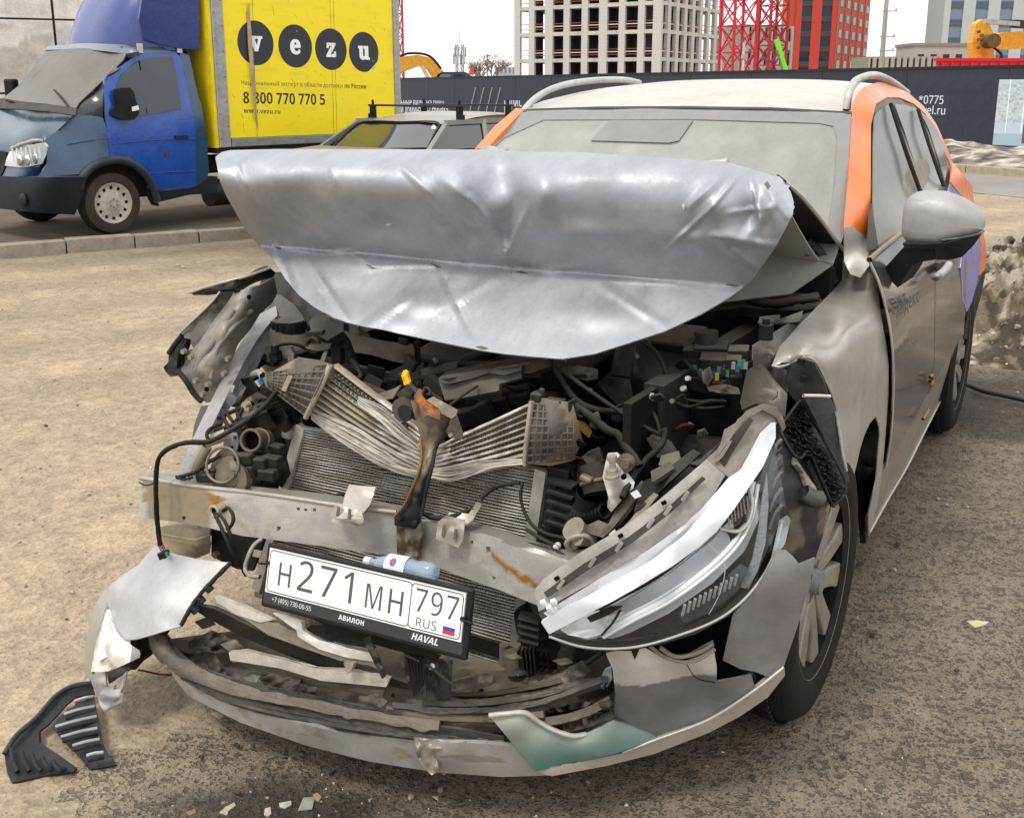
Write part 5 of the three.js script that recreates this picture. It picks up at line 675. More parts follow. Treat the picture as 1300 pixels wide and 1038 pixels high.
  // crumpled end pieces and torn flakes along the fold
  put('torn_flake', S([[592, 192, .12], [622, 184.5, .1], [646, 190, .09], [644, 206, .1], [628, 199, .11], [606, 201, .125]], { L: 5, t: .002, noise: .012, nf: .1 }), M.alu, h, [.4, .45, .45], .1);
  put('torn_flake', S([[896, 204, -.04], [915, 202, -.055], [922, 198, -.06], [928, 208, -.055], [916, 214, -.03]], { L: 5, t: .002, noise: .01, nf: .1 }), M.alu, h, [.6, .6, .6], .1);
  put('bent_corner', S([[960, 216, -.06], [990, 224, -.11], [1003, 236, -.13], [996, 246, -.08], [1009, 262, -.03], [1005, 274, .01], [985, 262, .03], [968, 240, .0]], { L: 5, t: .003, noise: .015, nf: .07 }), M.silver, h, SIL, .1);
  // rear half behind the fold: dark underside, running down to the hinge
  const under = [[985, 226, -.12], [1004, 240, -.14], [1030, 268, -.38], [1052, 296, -.58], [1075, 323, -.76], [1068, 321, -.75], [1040, 318, -.70], [1014, 306, -.62], [1000, 302, -.55], [985, 312, -.45], [950, 330, -.4], [930, 300, -.35], [960, 250, -.2]];
  const hu = put('hood_underside', S(under, { L: 8, t: .012, noise: .006, nf: .05 }), M.plastic, h, [.011, .011, .012], .12);
  put('hood_edge', hose([[996, 231, -.11], [1012, 244, -.2], [1034, 268, -.39], [1056, 297, -.59], [1076, 325, -.76]].map((p) => K(...p)), .006), M.dusty, h, [.55, .52, .47], .2);
  const q = (x, y, z) => K(x, y, z);
  put('hinge_arm', hose([q(1024, 306, -.6), q(1040, 320, -.62), q(1053, 340, -.64), q(1058, 358, -.66)], .016, { rough: .004 }), M.metal, h, [.025, .024, .022], .3);
  put('hinge_bolt', cyl(.014, .014, .03, ...q(1027, 318, -.55).toArray(), Math.PI / 2), M.metal, h, [.020, .020, .020], .2);
  // rest of the rear half, from the fold back to the cowl over the whole width
  const a = [.72, 1.36, -.1], P = [], T = [], nx = 14, nz = 8; const L0 = q(285, 197, .25), R0 = q(985, 230, -.13);
  for (let j = 0; j <= nz; j++) for (let i = 0; i <= nx; i++) { const u = i / nx, v = j / nz; const p = L0.clone().lerp(R0, u), b = V3(mixn(-.72, .72, u), 1.05, mixn(-.72, -.74, u)); const c = p.lerp(b, v); c.y -= .02 * Math.sin(Math.PI * v); if (v < .2) c.y -= .012; P.push(c); }
  for (let j = 0; j < nz; j++) for (let i = 0; i < nx; i++) { const b = j * (nx + 1) + i; T.push([b, b + nx + 1, b + 1], [b + 1, b + nx + 1, b + nx + 2]); }
  const loop = []; for (let i = 0; i <= nx; i++) loop.push(i); for (let j = 1; j <= nz; j++) loop.push(j * (nx + 1) + nx); for (let i = nx - 1; i >= 0; i--) loop.push(nz * (nx + 1) + i); for (let j = nz - 1; j > 0; j--) loop.push(j * (nx + 1));
  put('hood_rear_half', thicken(P, T, [loop], 1, .004), M.dusty, h, [.5, .48, .45], .5);
}

// ================================================================ engine bay
const Q = (x, y, z) => K(x, y, z);
const H = (pts, r, o) => hose(pts.map((p) => K(...p)), r, o);
// a block standing at a sight line; size in metres, turned
const blk = (x, y, z, w, h, d, rx = 0, ry = 0, rz = 0, b = .006) => { const p = K(x, y, z); const g = b ? new RoundedBoxGeometry(w, h, d, 2, b) : new THREE.BoxGeometry(w, h, d); g.rotateZ(rz).rotateX(rx).rotateY(ry).translate(p.x, p.y, p.z); return boxUV(soup(g)); };
const can = (x, y, z, r1, r2, h, rx = 0, rz = 0, seg = 20, open = false) => { const p = K(x, y, z); return boxUV(cyl(r1, r2, h, p.x, p.y, p.z, rx, 0, rz, seg, open)); };
{
  part('bulkhead', bx(1.5, .85, .05, 0, .66, -.62), M.matte, [.012, .012, .013], .1);
  part('bay_floor', bx(1.1, .04, 1.1, 0, .22, -.15), M.matte, [.014, .013, .012], .3);
  part('inner_wing', bx(.05, .5, .9, .56, .68, -.2), M.matte, [.02, .02, .02], .3); part('inner_wing', bx(.05, .45, .9, -.6, .62, -.25), M.matte, [.02, .02, .02], .3);
  part('inner_panel', S([[318, 395, .05], [335, 345, -.1], [365, 345, -.12], [400, 380, -.1], [440, 405, -.1], [470, 425, -.1], [440, 470, -.02], [380, 470, .02], [330, 440, .05]], { L: 12, t: .01, noise: .02, nf: .04 }), M.plastic, [.02, .02, .021], .3); part('strut_tower', S([[330, 395, .02], [352, 372, -.04], [372, 385, -.04], [385, 402, 0], [372, 420, .04], [345, 425, .05]], { L: 8, t: .02, noise: .01, nf: .06 }), M.metal, [.06, .06, .06], .4);
  part('engine_block', bx(.62, .5, .42, -.05, .56, -.1, .06, 0, 0, .04), M.matte, [.02, .02, .02], .5);
  part('engine_cover', bx(.56, .07, .38, -.02, .84, -.14, .1, .03, .02, .02), M.plastic, BLK, .5);
  part('gearbox', bx(.34, .34, .36, .36, .44, -.05, 0, 0, 0, .05), M.matte, [.045, .043, .04], .5);
  part('cowl', S([[930, 375, -.5], [1000, 371, -.52], [1028, 373, -.52], [1044, 380, -.5], [1038, 392, -.44], [1000, 394, -.42], [940, 390, -.42], [880, 398, -.4]], { L: 10, t: .03, noise: .012, nf: .08 }), M.plastic, [.015, .015, .015], .8);
  part('cowl_trim', H([[945, 378, -.44], [985, 385, -.42], [1018, 380, -.42], [1040, 377, -.44]], .014, { rough: .012 }), M.plastic, [.013, .013, .013], .7);
  // wing rail on the driver side with its flat top
  part('wing_rail', S([[955, 438, .0], [985, 420, -.1], [1018, 400, -.3], [1040, 392, -.42], [1040, 405, -.38], [1012, 425, -.2], [990, 450, .02], [968, 462, .05], [955, 458, .04]], { L: 8, t: .03, noise: .006, nf: .08 }), M.metal, [.112, .104, .092], .6);
  part('bracket', S([[965, 402, -.2], [990, 399, -.22], [990, 405, -.2], [1020, 394, -.28], [1016, 408, -.24], [985, 412, -.2], [962, 410, -.18]], { L: 8, t: .012, noise: .006, nf: .12 }), M.metal, [.096, .088, .080], .6);
  part('rubber_stop', [can(972.5, 421, .05, .0165, .018, .036), can(972.5, 415, .05, .009, .009, .04)], M.rubber, [.010, .010, .010], .4);
  part('front_mount', S([[956, 440, .08], [992, 444, .1], [990, 452, .12], [985, 462, .13], [1000, 470, .14], [998, 498, .14], [975, 478, .12], [966, 470, .1], [956, 466, .08]], { L: 7, t: .02, noise: .004, nf: .1 }), M.metal, [.128, .124, .116], .4);
  part('mount_bolt', [can(976, 456, .125, .017, .019, .012, Math.PI / 2), can(976, 456, .135, .008, .008, .014, Math.PI / 2, 0, 6)], M.metal, [.096, .088, .080], .4);
  part('inner_fender', S([[1000, 462, .14], [1020, 455, .2], [1034, 460, .2], [1046, 484, .17], [1056, 510, .12], [1040, 545, .1], [1020, 520, .14], [1002, 500, .14], [997, 480, .14]], { L: 8, t: .004, noise: .008, nf: .06 }), M.metal, [.088, .088, .088], .25);
  for (const [x, y] of [[1016, 459], [1020, 481]]) part('hole_plug', can(x, y, .2, .0075, .0075, .008, Math.PI / 2), M.rubber, [.010, .010, .010], .2);
  part('inner_pillar', S([[948, 470, .1], [964, 462, .14], [1000, 500, .2], [997, 530, .22], [985, 520, .24], [960, 512, .22], [942, 520, .2], [940, 510, .16]], { L: 7, t: .01, noise: .008, nf: .06 }), M.metal, [.120, .116, .104], .5);
  part('clip', S([[958, 494, .25], [972, 492, .26], [987, 496, .26], [986, 503, .27], [980, 508, .27], [962, 503, .26]], { L: 7, t: .006 }), M.metal, [.128, .120, .108], .5);
  // fuse box
  const fb = part('fuse_box', blk(888, 500, -.02, .25, .2, .2, .1, .15, .02, .012), M.plastic, [.007, .007, .009], .12);
  put('box_rim', S([[855, 475, .09], [905, 486, .11], [916, 487, .11], [958, 456, .05], [950, 450, -.06], [890, 440, -.1], [866, 462, .0]], { L: 10, t: .03 }), M.plastic, fb, [.010, .011, .011], .3);
  const tops = [[903, 448, -.04, .085, .05, .06], [918, 462, .03, .11, .045, .05], [880, 452, -.02, .05, .05, .04], [938, 455, .02, .05, .06, .04], [932, 464, .05, .04, .05, .04], [896, 445, -.08, .12, .03, .05]];
  for (const [x, y, z, w, h, d] of tops) put('relay', blk(x, y, z, w, h, d, .15, .25, .05, .004), M.plastic, fb, [.025, .025, .024], .75);
  for (let i = 0; i < 26; i++) { const c = [[.03, .18, .16], [.28, .3, .3], [.02, .02, .02], [.04, .1, .3], [.05, .25, .1], [.4, .28, .03]][i % 6]; put('fuse', blk(rr(884, 950), 0, 0, 0, 0, 0) && blk(882 + i * 2.6, 478 - Math.abs(i - 8) * .9 + rr(-5, 4), .08 + rr(-.04, .02), .009, .016, .012, 0, .25, 0, 0), M.plastic, fb, c, .3); }
  put('box_ledge', S([[897, 490, .12], [920, 487, .13], [938, 492, .12], [940, 500, .13], [918, 500, .14], [900, 496, .14]], { L: 8, t: .008, noise: .006, nf: .1 }), M.plastic, fb, [.025, .022, .020], .8);
  for (const y of [506, 514]) put('box_rib', H([[862, y, .115], [895, y + 4, .12], [920, y + 2, .11]], .004), M.plastic, fb, [.013, .013, .013], .4);
  for (let i = 0; i < 5; i++) put('cable', H([[856, 474 - i, .06], [868, 466 - i * 2, .1], [882, 468 + i, .12], [892 + i * 3, 480 + i, .13]], .005), M.rubber, fb, BLK, .25);
  // air box and its big round duct
  const ad = part('air_duct', S([[786, 436, .0], [806, 430, .03], [828, 443, .06], [846, 465, .09], [856, 495, .11], [858, 525, .12], [850, 548, .12], [836, 560, .1], [815, 555, .1], [800, 530, .1], [805, 510, .12], [800, 495, .1], [790, 470, .06]], { L: 8, t: .05, noise: .01, nf: .03, ctrl: [[826, 495, .17], [815, 470, .14], [835, 530, .17]] }), M.plastic, [.010, .011, .011], .2);
  put('duct_seam', H([[812, 430, .06], [832, 446, .11], [846, 475, .15], [852, 510, .17], [847, 545, .16]], .006), M.plastic, ad, [.015, .015, .015], .3);
  put('duct_band', S([[810, 428, .05], [824, 432, .07], [838, 452, .10], [835, 456, .11], [826, 446, .1]], { L: 6, t: .006 }), M.plastic, ad, [.018, .017, .015], .6);
  part('air_box', blk(850, 448, -.1, .17, .12, .16, .1, .1, 0, .01), M.plastic, [.015, .015, .015], .6); part('air_box_lid', blk(842, 436, -.12, .15, .03, .15, .1, .1, .05, .008), M.plastic, [.020, .019, .017], .8);
  part('duct_flap', S([[784, 435, .1], [806, 437, .12], [802, 466, .14], [800, 478, .15], [775, 475, .14], [779, 455, .12]], { L: 7, t: .006, noise: .012, nf: .05 }), M.plastic, [.011, .011, .011], .35);
  part('duct_flap', S([[757, 486, .16], [770, 478, .17], [798, 482, .18], [803, 512, .19], [795, 520, .19], [785, 515, .18], [770, 500, .17]], { L: 7, t: .006, noise: .012, nf: .06 }), M.plastic, [.015, .015, .015], .5);
  part('upper_bracket', S([[708, 466, .2], [735, 464, .2], [757, 468, .2], [757, 480, .21], [745, 483, .21], [720, 477, .21], [712, 473, .21]], { L: 7, t: .01, noise: .006, nf: .1 }), M.metal, [.200, .185, .160], .5); part('bracket_bolt', can(747, 475, .23, .009, .009, .012, Math.PI / 2, 0, 8), M.metal, [.200, .190, .170], .3);
  // coolant tank
  const p = Q(364, 443, .14), tank = new THREE.LatheGeometry([[.001, .07], [.042, .068], [.055, .058], [.075, .03], [.085, 0], [.0865, -.006], [.085, -.012], [.08, -.04], [.06, -.07], [.001, -.075]].map(([r, y]) => new THREE.Vector2(r, y)), 40); tank.computeVertexNormals();
  const ct2 = part('coolant_tank', boxUV(tank.scale(1.05, 1.1, 1).translate(p.x, p.y, p.z)), M.plastic, [.220, .205, .175], .5);
  const cp = Q(366, 412, .14); put('tank_cap', [cyl(.048, .05, .03, cp.x, cp.y, cp.z, 0, 0, 0, 28), cyl(.052, .052, .01, cp.x, cp.y - .018, cp.z, 0, 0, 0, 28)], M.plastic, ct2, [.015, .016, .018], .5, { dustC: [.3, .27, .2] }); for (let i = 0; i < 16; i++) { const a = i / 16 * 6.283; put('cap_grip', bx(.008, .026, .008, cp.x + .049 * Math.cos(a), cp.y, cp.z + .049 * Math.sin(a), 0, -a, 0), M.plastic, ct2, [.013, .013, .015], .3); }
  put('tank_seam', (() => { const t = new THREE.TorusGeometry(.089, .003, 6, 40); t.rotateX(Math.PI / 2).translate(p.x, p.y - .008, p.z); return boxUV(soup(t)); })(), M.plastic, ct2, [.200, .190, .165], .4);
  part('tank_hose', H([[345, 449, .2], [355, 438, .24], [375, 437, .24], [390, 443, .22]], .005), M.rubber, BLK, .3);
  part('coupling', [blk(350, 452, .24, .03, .035, .03, 0, 0, .1), blk(349, 443, .25, .022, .03, .02), blk(346, 460, .24, .034, .02, .03)], M.plastic, [.015, .015, .014], .5);
  part('pipe_stub', [can(369, 450, .23, .009, .009, .05), can(369, 446, .23, .013, .013, .012), can(372, 457, .24, .006, .006, .04)], M.alu, [.3, .28, .25], .4);
  part('dirty_hose', H([[322, 479, .3], [321, 468, .28], [330, 458, .24], [345, 452, .2]], .017), M.rubber, [.013, .013, .013], .3); part('dirty_hose', H([[318, 478, .3], [316, 488, .3], [318, 497, .31]], .012), M.rubber, [.013, .013, .013], .3);
  part('pipe_elbow', H([[320, 476, .32], [328, 473, .34], [334, 477, .37]], .011), M.alu, [.6, .6, .58], .15); part('pipe_stub', H([[316, 490, .32], [318, 498, .32]], .006), M.alu, [.5, .48, .44], .2);
  part('hose_clip', can(331, 484, .37, .0075, .0075, .015, .3, .3), std({ color: 0x1f7fc4, roughness: .5 }), null);
  // relay holder beside the tank
  part('sensor_housing', [S([[392, 408, .2], [402, 398, .18], [436, 404, .2], [436, 420, .24], [415, 432, .26], [395, 420, .24]], { L: 8, t: .03 })], M.plastic, [.030, .029, .025], .7);
  part('sensor_bracket', [blk(404, 425, .24, .05, .03, .03, 0, .2, .1), blk(425, 428, .22, .05, .03, .03, 0, .1, -.1), blk(438, 432, .2, .05, .045, .03), blk(430, 448, .18, .04, .06, .03), blk(446, 450, .18, .03, .05, .03)], M.plastic, [.022, .021, .018], .6);
  part('connector', [blk(420, 399, .2, .05, .012, .012, 0, 0, -.1), blk(433, 400, .2, .012, .02, .012)], M.plastic, BLK, .3);
  part('sensor_ring', (() => { const g = new THREE.TorusGeometry(.02, .007, 8, 20), c = Q(398, 438, .26); g.translate(c.x, c.y, c.z); return boxUV(soup(g)); })(), M.plastic, [.020, .019, .017], .5);
  part('support_arm', S([[388, 436, .26], [405, 437, .27], [420, 436, .27], [418, 443, .27], [404, 446, .27], [388, 442, .27]], { L: 8, t: .008 }), M.metal, [.096, .088, .080], .5); part('support_arm', S([[412, 444, .26], [416, 444, .26], [412, 458, .3], [406, 458, .3]], { L: 6, t: .006 }), M.metal, [.200, .180, .150], .5);
  part('front_panel', S([[435, 419, .27], [455, 425, .27], [490, 433, .26], [524, 437, .25], [526, 448, .25], [524, 463, .25], [500, 459, .27], [470, 450, .29], [450, 447, .3], [445, 432, .29]], { L: 7, t: .005, noise: .006, nf: .05 }), M.plastic, [.120, .108, .088], .6);
  part('front_panel_clip', [blk(512, 433, .26, .03, .02, .012, 0, 0, -.1), blk(530, 448, .22, .012, .07, .02)], M.plastic, [.015, .015, .015], .4);
  part('crossbar', H([[400, 455, .1], [450, 470, .1], [520, 482, .08], [560, 470, .05], [640, 440, .0]], .02), M.plastic, [.008, .008, .009], .35);
  part('hood_stay', H([[447, 457, .25], [455, 468, .28], [458, 478, .3], [449, 482, .3]], .007), M.metal, [.025, .025, .025], .3);
  part('red_plastic_part', S([[457, 483, .3], [463, 484, .3], [500, 500, .3], [497, 506, .31], [482, 504, .31], [465, 496, .31]], { L: 6, t: .008, noise: .006, nf: .08 }), M.plastic, [.104, .024, .028], .5);
  part('grey_trim', S([[480, 500, .32], [500, 493, .33], [509, 488, .33], [498, 506, .34], [488, 507, .34]], { L: 6, t: .005 }), M.plastic, [.300, .270, .230], .4);
  // cover over the lock carrier
  const cv = part('carrier_cover', S([[556, 480, .34], [600, 470, .33], [661, 460, .3], [662, 479, .32], [634, 487, .34], [633, 496, .35], [610, 500, .36], [592, 504, .365], [565, 508, .37], [561, 496, .36]], { L: 7, t: .01, noise: .005, nf: .05 }), M.plastic, [.096, .090, .080], .5);
  put('cover_top', S([[556, 480, .35], [566, 472, .26], [582, 467, .2], [620, 460, .18], [661, 454, .16], [690, 453, .15], [696, 456, .2], [661, 461, .32], [600, 471, .345]], { L: 6, t: .006, noise: .014, nf: .11 }), M.plastic, cv, [.104, .096, .084], .8);
  put('cover_lip', S([[557, 480, .362], [600, 471, .352], [661, 461, .322], [662, 470, .328], [640, 476, .34], [620, 473, .345], [600, 480, .355], [570, 487, .368], [558, 486, .368]], { L: 6, t: .006 }), M.plastic, cv, [.072, .070, .067], .3);
  put('cover_end', S([[664, 462, .3], [690, 455, .28], [698, 458, .28], [698, 465, .29], [672, 474, .31], [664, 474, .31]], { L: 7, t: .02 }), M.plastic, cv, [.035, .034, .032], .5);
  for (let i = 0; i < 16; i++) put('cover_rib', blk(575 + i * 7, 471 - i * 1.1 + (i % 3) * 2, .26 - i * .006, .02, .006, .03, 0, .4, -.1, 0), M.plastic, cv, [.080, .072, .064], .8);
  part('carrier_bar', S([[525, 470, .2], [560, 462, .18], [580, 458, .16], [580, 466, .18], [555, 474, .22], [527, 480, .24]], { L: 8, t: .012 }), M.plastic, [.072, .068, .060], .6);
  for (const [x, y, z, w, h, r] of [[655, 496, .18, .07, .02, .3], [660, 505, .2, .05, .03, .2], [640, 515, .2, .05, .05, .4], [605, 515, .2, .05, .06, -.2], [615, 522, .24, .05, .05, .5], [680, 486, .1, .06, .05, 0], [720, 490, .05, .05, .06, .2], [700, 478, .1, .05, .06, 0], [595, 530, .24, .08, .05, .3]]) part('plastic_block', blk(x, y, z, w, h, .04, .1, .2, r, .005), M.plastic, [.015, .015, .015], .5);
}
// ---- charge cooler, broken in two, and the radiator behind it
{
  const lz = .47, tubes = (name, L0, L1, R0, R1, n, zl, zr, sag, th0, th1) => {
    for (let i = 0; i < n; i++) { const t = i / (n - 1), a = [mixn(L0[0], L1[0], t), mixn(L0[1], L1[1], t)], b = [mixn(R0[0], R1[0], t), mixn(R0[1], R1[1], t)]; const N = 16, up = [], dn = [];
      for (let k = 0; k <= N; k++) { const u = k / N, w = sstep(.25, 1, u); const x = mixn(a[0], b[0], u), y = mixn(a[1], b[1], u) + sag * Math.sin(Math.PI * u) * (.4 + t) + w * 2.2 * (fbm(x * .09, i * 2.7, 1, 3) - .5) * 2, h = mixn(th0, th1, w) * (.8 + .4 * fbm(x * .1, i * 5.1, 7, 2)), z = mixn(zl, zr, u) + w * .02 * (fbm(x * .06, i * 1.9, 4, 2) - .5) + .012 * (t - .5); up.push([x, y - h / 2, z]); dn.push([x, y + h / 2, z]); }
      const pos = [], idx = []; for (let k = 0; k <= N; k++) { const A = Q(...up[k]), B = Q(...dn[k]), mdl = A.clone().add(B).multiplyScalar(.5); mdl.z += .006; pos.push(A, mdl, B, A.clone().add(V3(0, 0, -.016)), B.clone().add(V3(0, 0, -.016))); if (k) { const c = k * 5, d = c - 5; for (const [p, q] of [[0, 1], [1, 2], [3, 0], [2, 4]]) idx.push(d + p, d + q, c + p, d + q, c + q, c + p); } }
      const g = new THREE.BufferGeometry().setFromPoints(pos); g.setIndex(idx); g.computeVertexNormals(); boxUV(g, 6);
      put(name, g, M.alu, ic, [.40, .37, .31], .5, { f: 14, fn: (x, y, z) => { const q = fbm(x * 30, y * 30, z * 30, 3); return q > .5 - .12 * (1 - Math.min(1, Math.abs(x - xb) * 4)) && Math.abs(x - xb) < .2 ? [.9, .89, .86, .2] : [.52, .46, .36, .6]; } }); }
    // corrugated fins in the gaps
    const f = []; for (let i = 0; i < n - 1; i++) for (let k = 0; k < 40; k++) { const t = (i + .5) / (n - 1), u = (k + .5) / 40 * .8; const x = mixn(mixn(L0[0], L1[0], t), mixn(R0[0], R1[0], t), u), y = mixn(mixn(L0[1], L1[1], t), mixn(R0[1], R1[1], t), u) + sag * Math.sin(Math.PI * u) * (.4 + t); f.push(blk(x, y, mixn(zl, zr, u) - .012, .0016, .008, .03, 0, 0, k % 2 ? .5 : -.5, 0)); }
    put('cooling_fin', f, M.alu, ic, [.1, .09, .08], .2).userData.kind = 'stuff';
    put('core_back', S([[L0[0], L0[1] + 5, zl - .03], [mixn(L0[0], R0[0], .5), mixn(L0[1], R0[1], .5) + sag * .4 + 7, (zl + zr) / 2 - .03], [R0[0], R0[1] + 5, zr - .03], [R1[0], R1[1] - 4, zr - .03], [mixn(L1[0], R1[0], .5), mixn(L1[1], R1[1], .5) + sag * 1.3 - 5, (zl + zr) / 2 - .03], [L1[0], L1[1], zl - .03]], { L: 14, t: .01 }), M.matte, ic, [.02, .018, .016], .2);
  };
  const ic = new THREE.Group(); ic.name = 'charge_cooler'; car.add(ic); const xb = .09;
  tubes('cooler_tube', [424, 465], [395, 526], [548, 556], [534, 600], 10, .46, .40, 4, 4.6, 4.2);
  tubes('cooler_tube', [672, 514], [666, 586], [552, 568], [546, 606], 9, .42, .38, 2, 5, 4.4);
  // crushed white lower lip of the core
  const crush = (pts, n0, zz, j0) => { const n = Math.round(n0 * 1.6), jit = j0.map((v) => v / 1.6); for (let i = 0; i < n; i++) put('crushed_tube', H(pts.map(([x, y], k) => [x + rr(-1, 1), y + (i - n / 2) * jit[k] + rr(-.7, .7), zz[k] + .012 * i / n + rr(-.005, .005)]), rr(.0016, .003), { seg: 5, rough: .003 }), M.alu, ic, ((k) => [.8 * k, .78 * k, .72 * k])(rr(.5, 1.05)), .4, { f: 16, dustC: [.36, .31, .24] }); };
  crush([[396, 526], [420, 541], [452, 559], [484, 578], [512, 593], [531, 599]], 9, [.46, .47, .475, .465, .44, .42], [1.6, 2.6, 3.6, 3.4, 2.4, 1.5]);
  crush([[548, 601], [570, 602], [596, 597], [626, 590], [664, 586]], 8, [.41, .425, .43, .43, .425], [1.6, 2.4, 2, 1.2, .8]);
  crush([[455, 508], [485, 528], [508, 548], [530, 566]], 7, [.45, .45, .44, .42], [1.5, 3.2, 3.2, 2]);
  const tank = (out, zf, ribsU, ribsV, frame, c2) => {
    put('end_tank', S(out, { L: 7, t: .06, ctrl: zf }), M.plastic, ic, [.088, .082, .070], .45, { f: 10, fn: c2 });
    put('tank_flange', H(frame, .0072), M.alu, ic, [.5, .46, .38], .3);
    for (const r of ribsU) put('tank_rib', H(r, .0026, { seg: 4 }), M.plastic, ic, [.200, .190, .170], .4); for (const r of ribsV) put('tank_rib', H(r, .0026, { seg: 4 }), M.plastic, ic, [.200, .190, .170], .4);
  };
  const net = (A, B, C, D, nu, nv, z, bul, up = .014) => { const l = (p, q, t) => [mixn(p[0], q[0], t), mixn(p[1], q[1], t)]; const pt = (u, v) => { const a = l(A, B, u), b = l(D, C, u), c = l(a, b, v); return [c[0], c[1], z(u) + bul * Math.sin(Math.PI * v) + up]; }; const us = [], vs = []; for (let i = 0; i <= nu; i++) us.push([0, .25, .5, .75, 1].map((v) => pt(i / nu, v))); for (let j = 0; j <= nv; j++) vs.push([0, .25, .5, .75, 1].map((u) => pt(u, j / nv))); return [us, vs]; };
  { const z = (u) => mixn(.40, .475, u); const [us, vs] = net([337, 474], [417, 462], [388, 528], [341, 491], 9, 7, z, .028);
    tank([[333, 480, .40], [350, 469, .415], [379, 453, .45], [417, 462, .475], [388, 528, .475], [363, 510, .44], [337, 490, .40]], [[375, 490, .472], [400, 495, .498], [350, 482, .43]], us, vs, [[419, 463, .49], [405, 495, .51], [388, 530, .49]], (x, y, zz) => zz < .445 ? [.34, .29, .21] : [.14, .136, .13]); }
  { const z = (u) => mixn(.435, .36, u); const [us, vs] = net([676, 512], [727, 518], [730, 582], [668, 588], 7, 8, z, .03, .024);
    tank([[674, 509, .43], [690, 505, .43], [727, 511, .40], [740, 560, .36], [727, 585, .38], [700, 591, .41], [667, 589, .43]], [[700, 545, .455], [722, 552, .415]], us, vs, [[675, 509, .445], [670, 548, .455], [666, 590, .445]], (x, y, zz) => zz < .425 ? [.34, .29, .21] : [.14, .136, .13]);
    put('tank_bracket', [blk(683, 505, .42, .03, .028, .03), blk(704, 508, .41, .046, .006, .03), blk(704, 520, .41, .046, .005, .03), blk(694, 514, .41, .005, .026, .03), blk(714, 514, .41, .005, .026, .03), blk(726, 514, .40, .005, .026, .03), blk(688, 498, .42, .014, .022, .012), blk(722, 526, .39, .03, .004, .03), blk(713, 526, .39, .004, .02, .03), blk(730, 526, .39, .004, .02, .03)], M.plastic, ic, [.030, .030, .029], .5);
    put('label_plate', S([[730, 532, .34], [742, 536, .33], [752, 548, .33], [748, 556, .33], [732, 542, .34]], { L: 6, t: .004 }), M.plastic, ic, [.350, .200, .030], .3); }
  put('paper_label', S([[365, 476, .49], [371, 478, .492], [362, 497, .482], [357, 495, .478]], { L: 5, t: .002 }), M.plastic, ic, [.500, .440, .300], .3);
  // radiator: headers, tubes, fins
  const rd = new THREE.Group(); rd.name = 'radiator'; car.add(rd);
  const hl = (t) => Q(mixn(383, 327, t), mixn(543, 748, t), .385), hr = (t) => Q(mixn(688, 652, t), mixn(598, 846, t), .385);
  put('header', beam(hl(-.01), hl(1), .022, .03), M.alu, rd, [.8, .8, .79], .1); put('header', beam(hr(-.01), hr(1), .02, .03), M.alu, rd, [.5, .5, .48], .25); put('header', beam(hr(-.01).add(V3(.03, 0, -.02)), hr(1).add(V3(.03, 0, -.02)), .012, .03), M.alu, rd, [.2, .2, .2], .3);
  const rows = 64, g = []; for (let i = 0; i < rows; i++) { const t = i / (rows - 1), a = hl(t), b = hr(t), N = 22, pos = [], idx = []; for (let k = 0; k <= N; k++) { const u = k / N, p = a.clone().lerp(b, u); const v = Math.exp(-Math.pow((u - .5) / .2, 2)) * sstep(.75, .1, t); p.z -= .05 * v; p.y -= .022 * v - .004 * (fbm(u * 14, i * .9, 3, 3) - .5) * (1 + 2 * v); p.z += .006 * (fbm(u * 9, i * .35, 8, 2) - .5); pos.push(p.clone().add(V3(0, .0013, 0)), p.clone().add(V3(0, 0, .004)), p.clone().add(V3(0, -.0013, 0)), p.clone().add(V3(0, .0013, -.02)), p.clone().add(V3(0, -.0013, -.02))); if (k) { const c = k * 5, d = c - 5; for (const [x, y] of [[0, 1], [1, 2], [3, 0], [2, 4]]) idx.push(d + x, d + y, c + x, d + y, c + y, c + x); } } const q = new THREE.BufferGeometry().setFromPoints(pos); q.setIndex(idx); q.computeVertexNormals(); g.push(boxUV(soup(q), 6)); }
  put('radiator_tube', g, M.alu, rd, [.44, .43, .40], .5, { f: 12, fn: (x, y, z) => { const q = fbm(x * 18, y * 18, z * 18, 3); return q > .52 ? [.85, .85, .83, .3] : [.58, .55, .49, .6]; } }).userData.kind = 'stuff';
  const fin = []; for (let i = 0; i < rows - 1; i++) for (let k = 0; k < 70; k++) { const t = (i + .5) / (rows - 1), u = (k + .5 + .2 * (i % 2)) / 70, p = hl(t).lerp(hr(t), u), v = Math.exp(-Math.pow((u - .5) / .2, 2)) * sstep(.75, .1, t); fin.push([p.x, p.y - .022 * v, p.z - .05 * v - .006, k % 2 ? .5 : -.5]); }
  const im = new THREE.InstancedMesh(new THREE.BoxGeometry(.0012, .0068, .012), std({ color: 0x7c766a, metalness: .1, roughness: .7 }), fin.length), o = new THREE.Object3D(); fin.forEach(([x, y, z, r], i) => { o.position.set(x, y, z); o.rotation.set(0, 0, r); o.updateMatrix(); im.setMatrixAt(i, o.matrix); }); im.name = 'radiator_fin'; im.userData.kind = 'stuff'; rd.add(im);
  put('radiator_back', bx(.72, .52, .02, 0, 0, 0), M.matte, rd, [.018, .017, .016], .1).position.copy(hl(.5).lerp(hr(.5), .5).add(V3(0, 0, -.075)));
  put('bottom_rail', beam(hl(1).add(V3(0, -.01, 0)), hr(1).add(V3(.02, -.01, 0)), .03, .014), M.alu, rd, [.4, .38, .34], .3);
  put('side_tank', [blk(712, 640, .36, .06, .2, .05, 0, 0, -.03), blk(705, 615, .375, .03, .03, .05), blk(720, 655, .37, .03, .06, .05), blk(710, 672, .37, .06, .05, .05), blk(698, 690, .38, .05, .1, .03, 0, 0, -.15)], M.plastic, rd, [.015, .015, .017], .25);
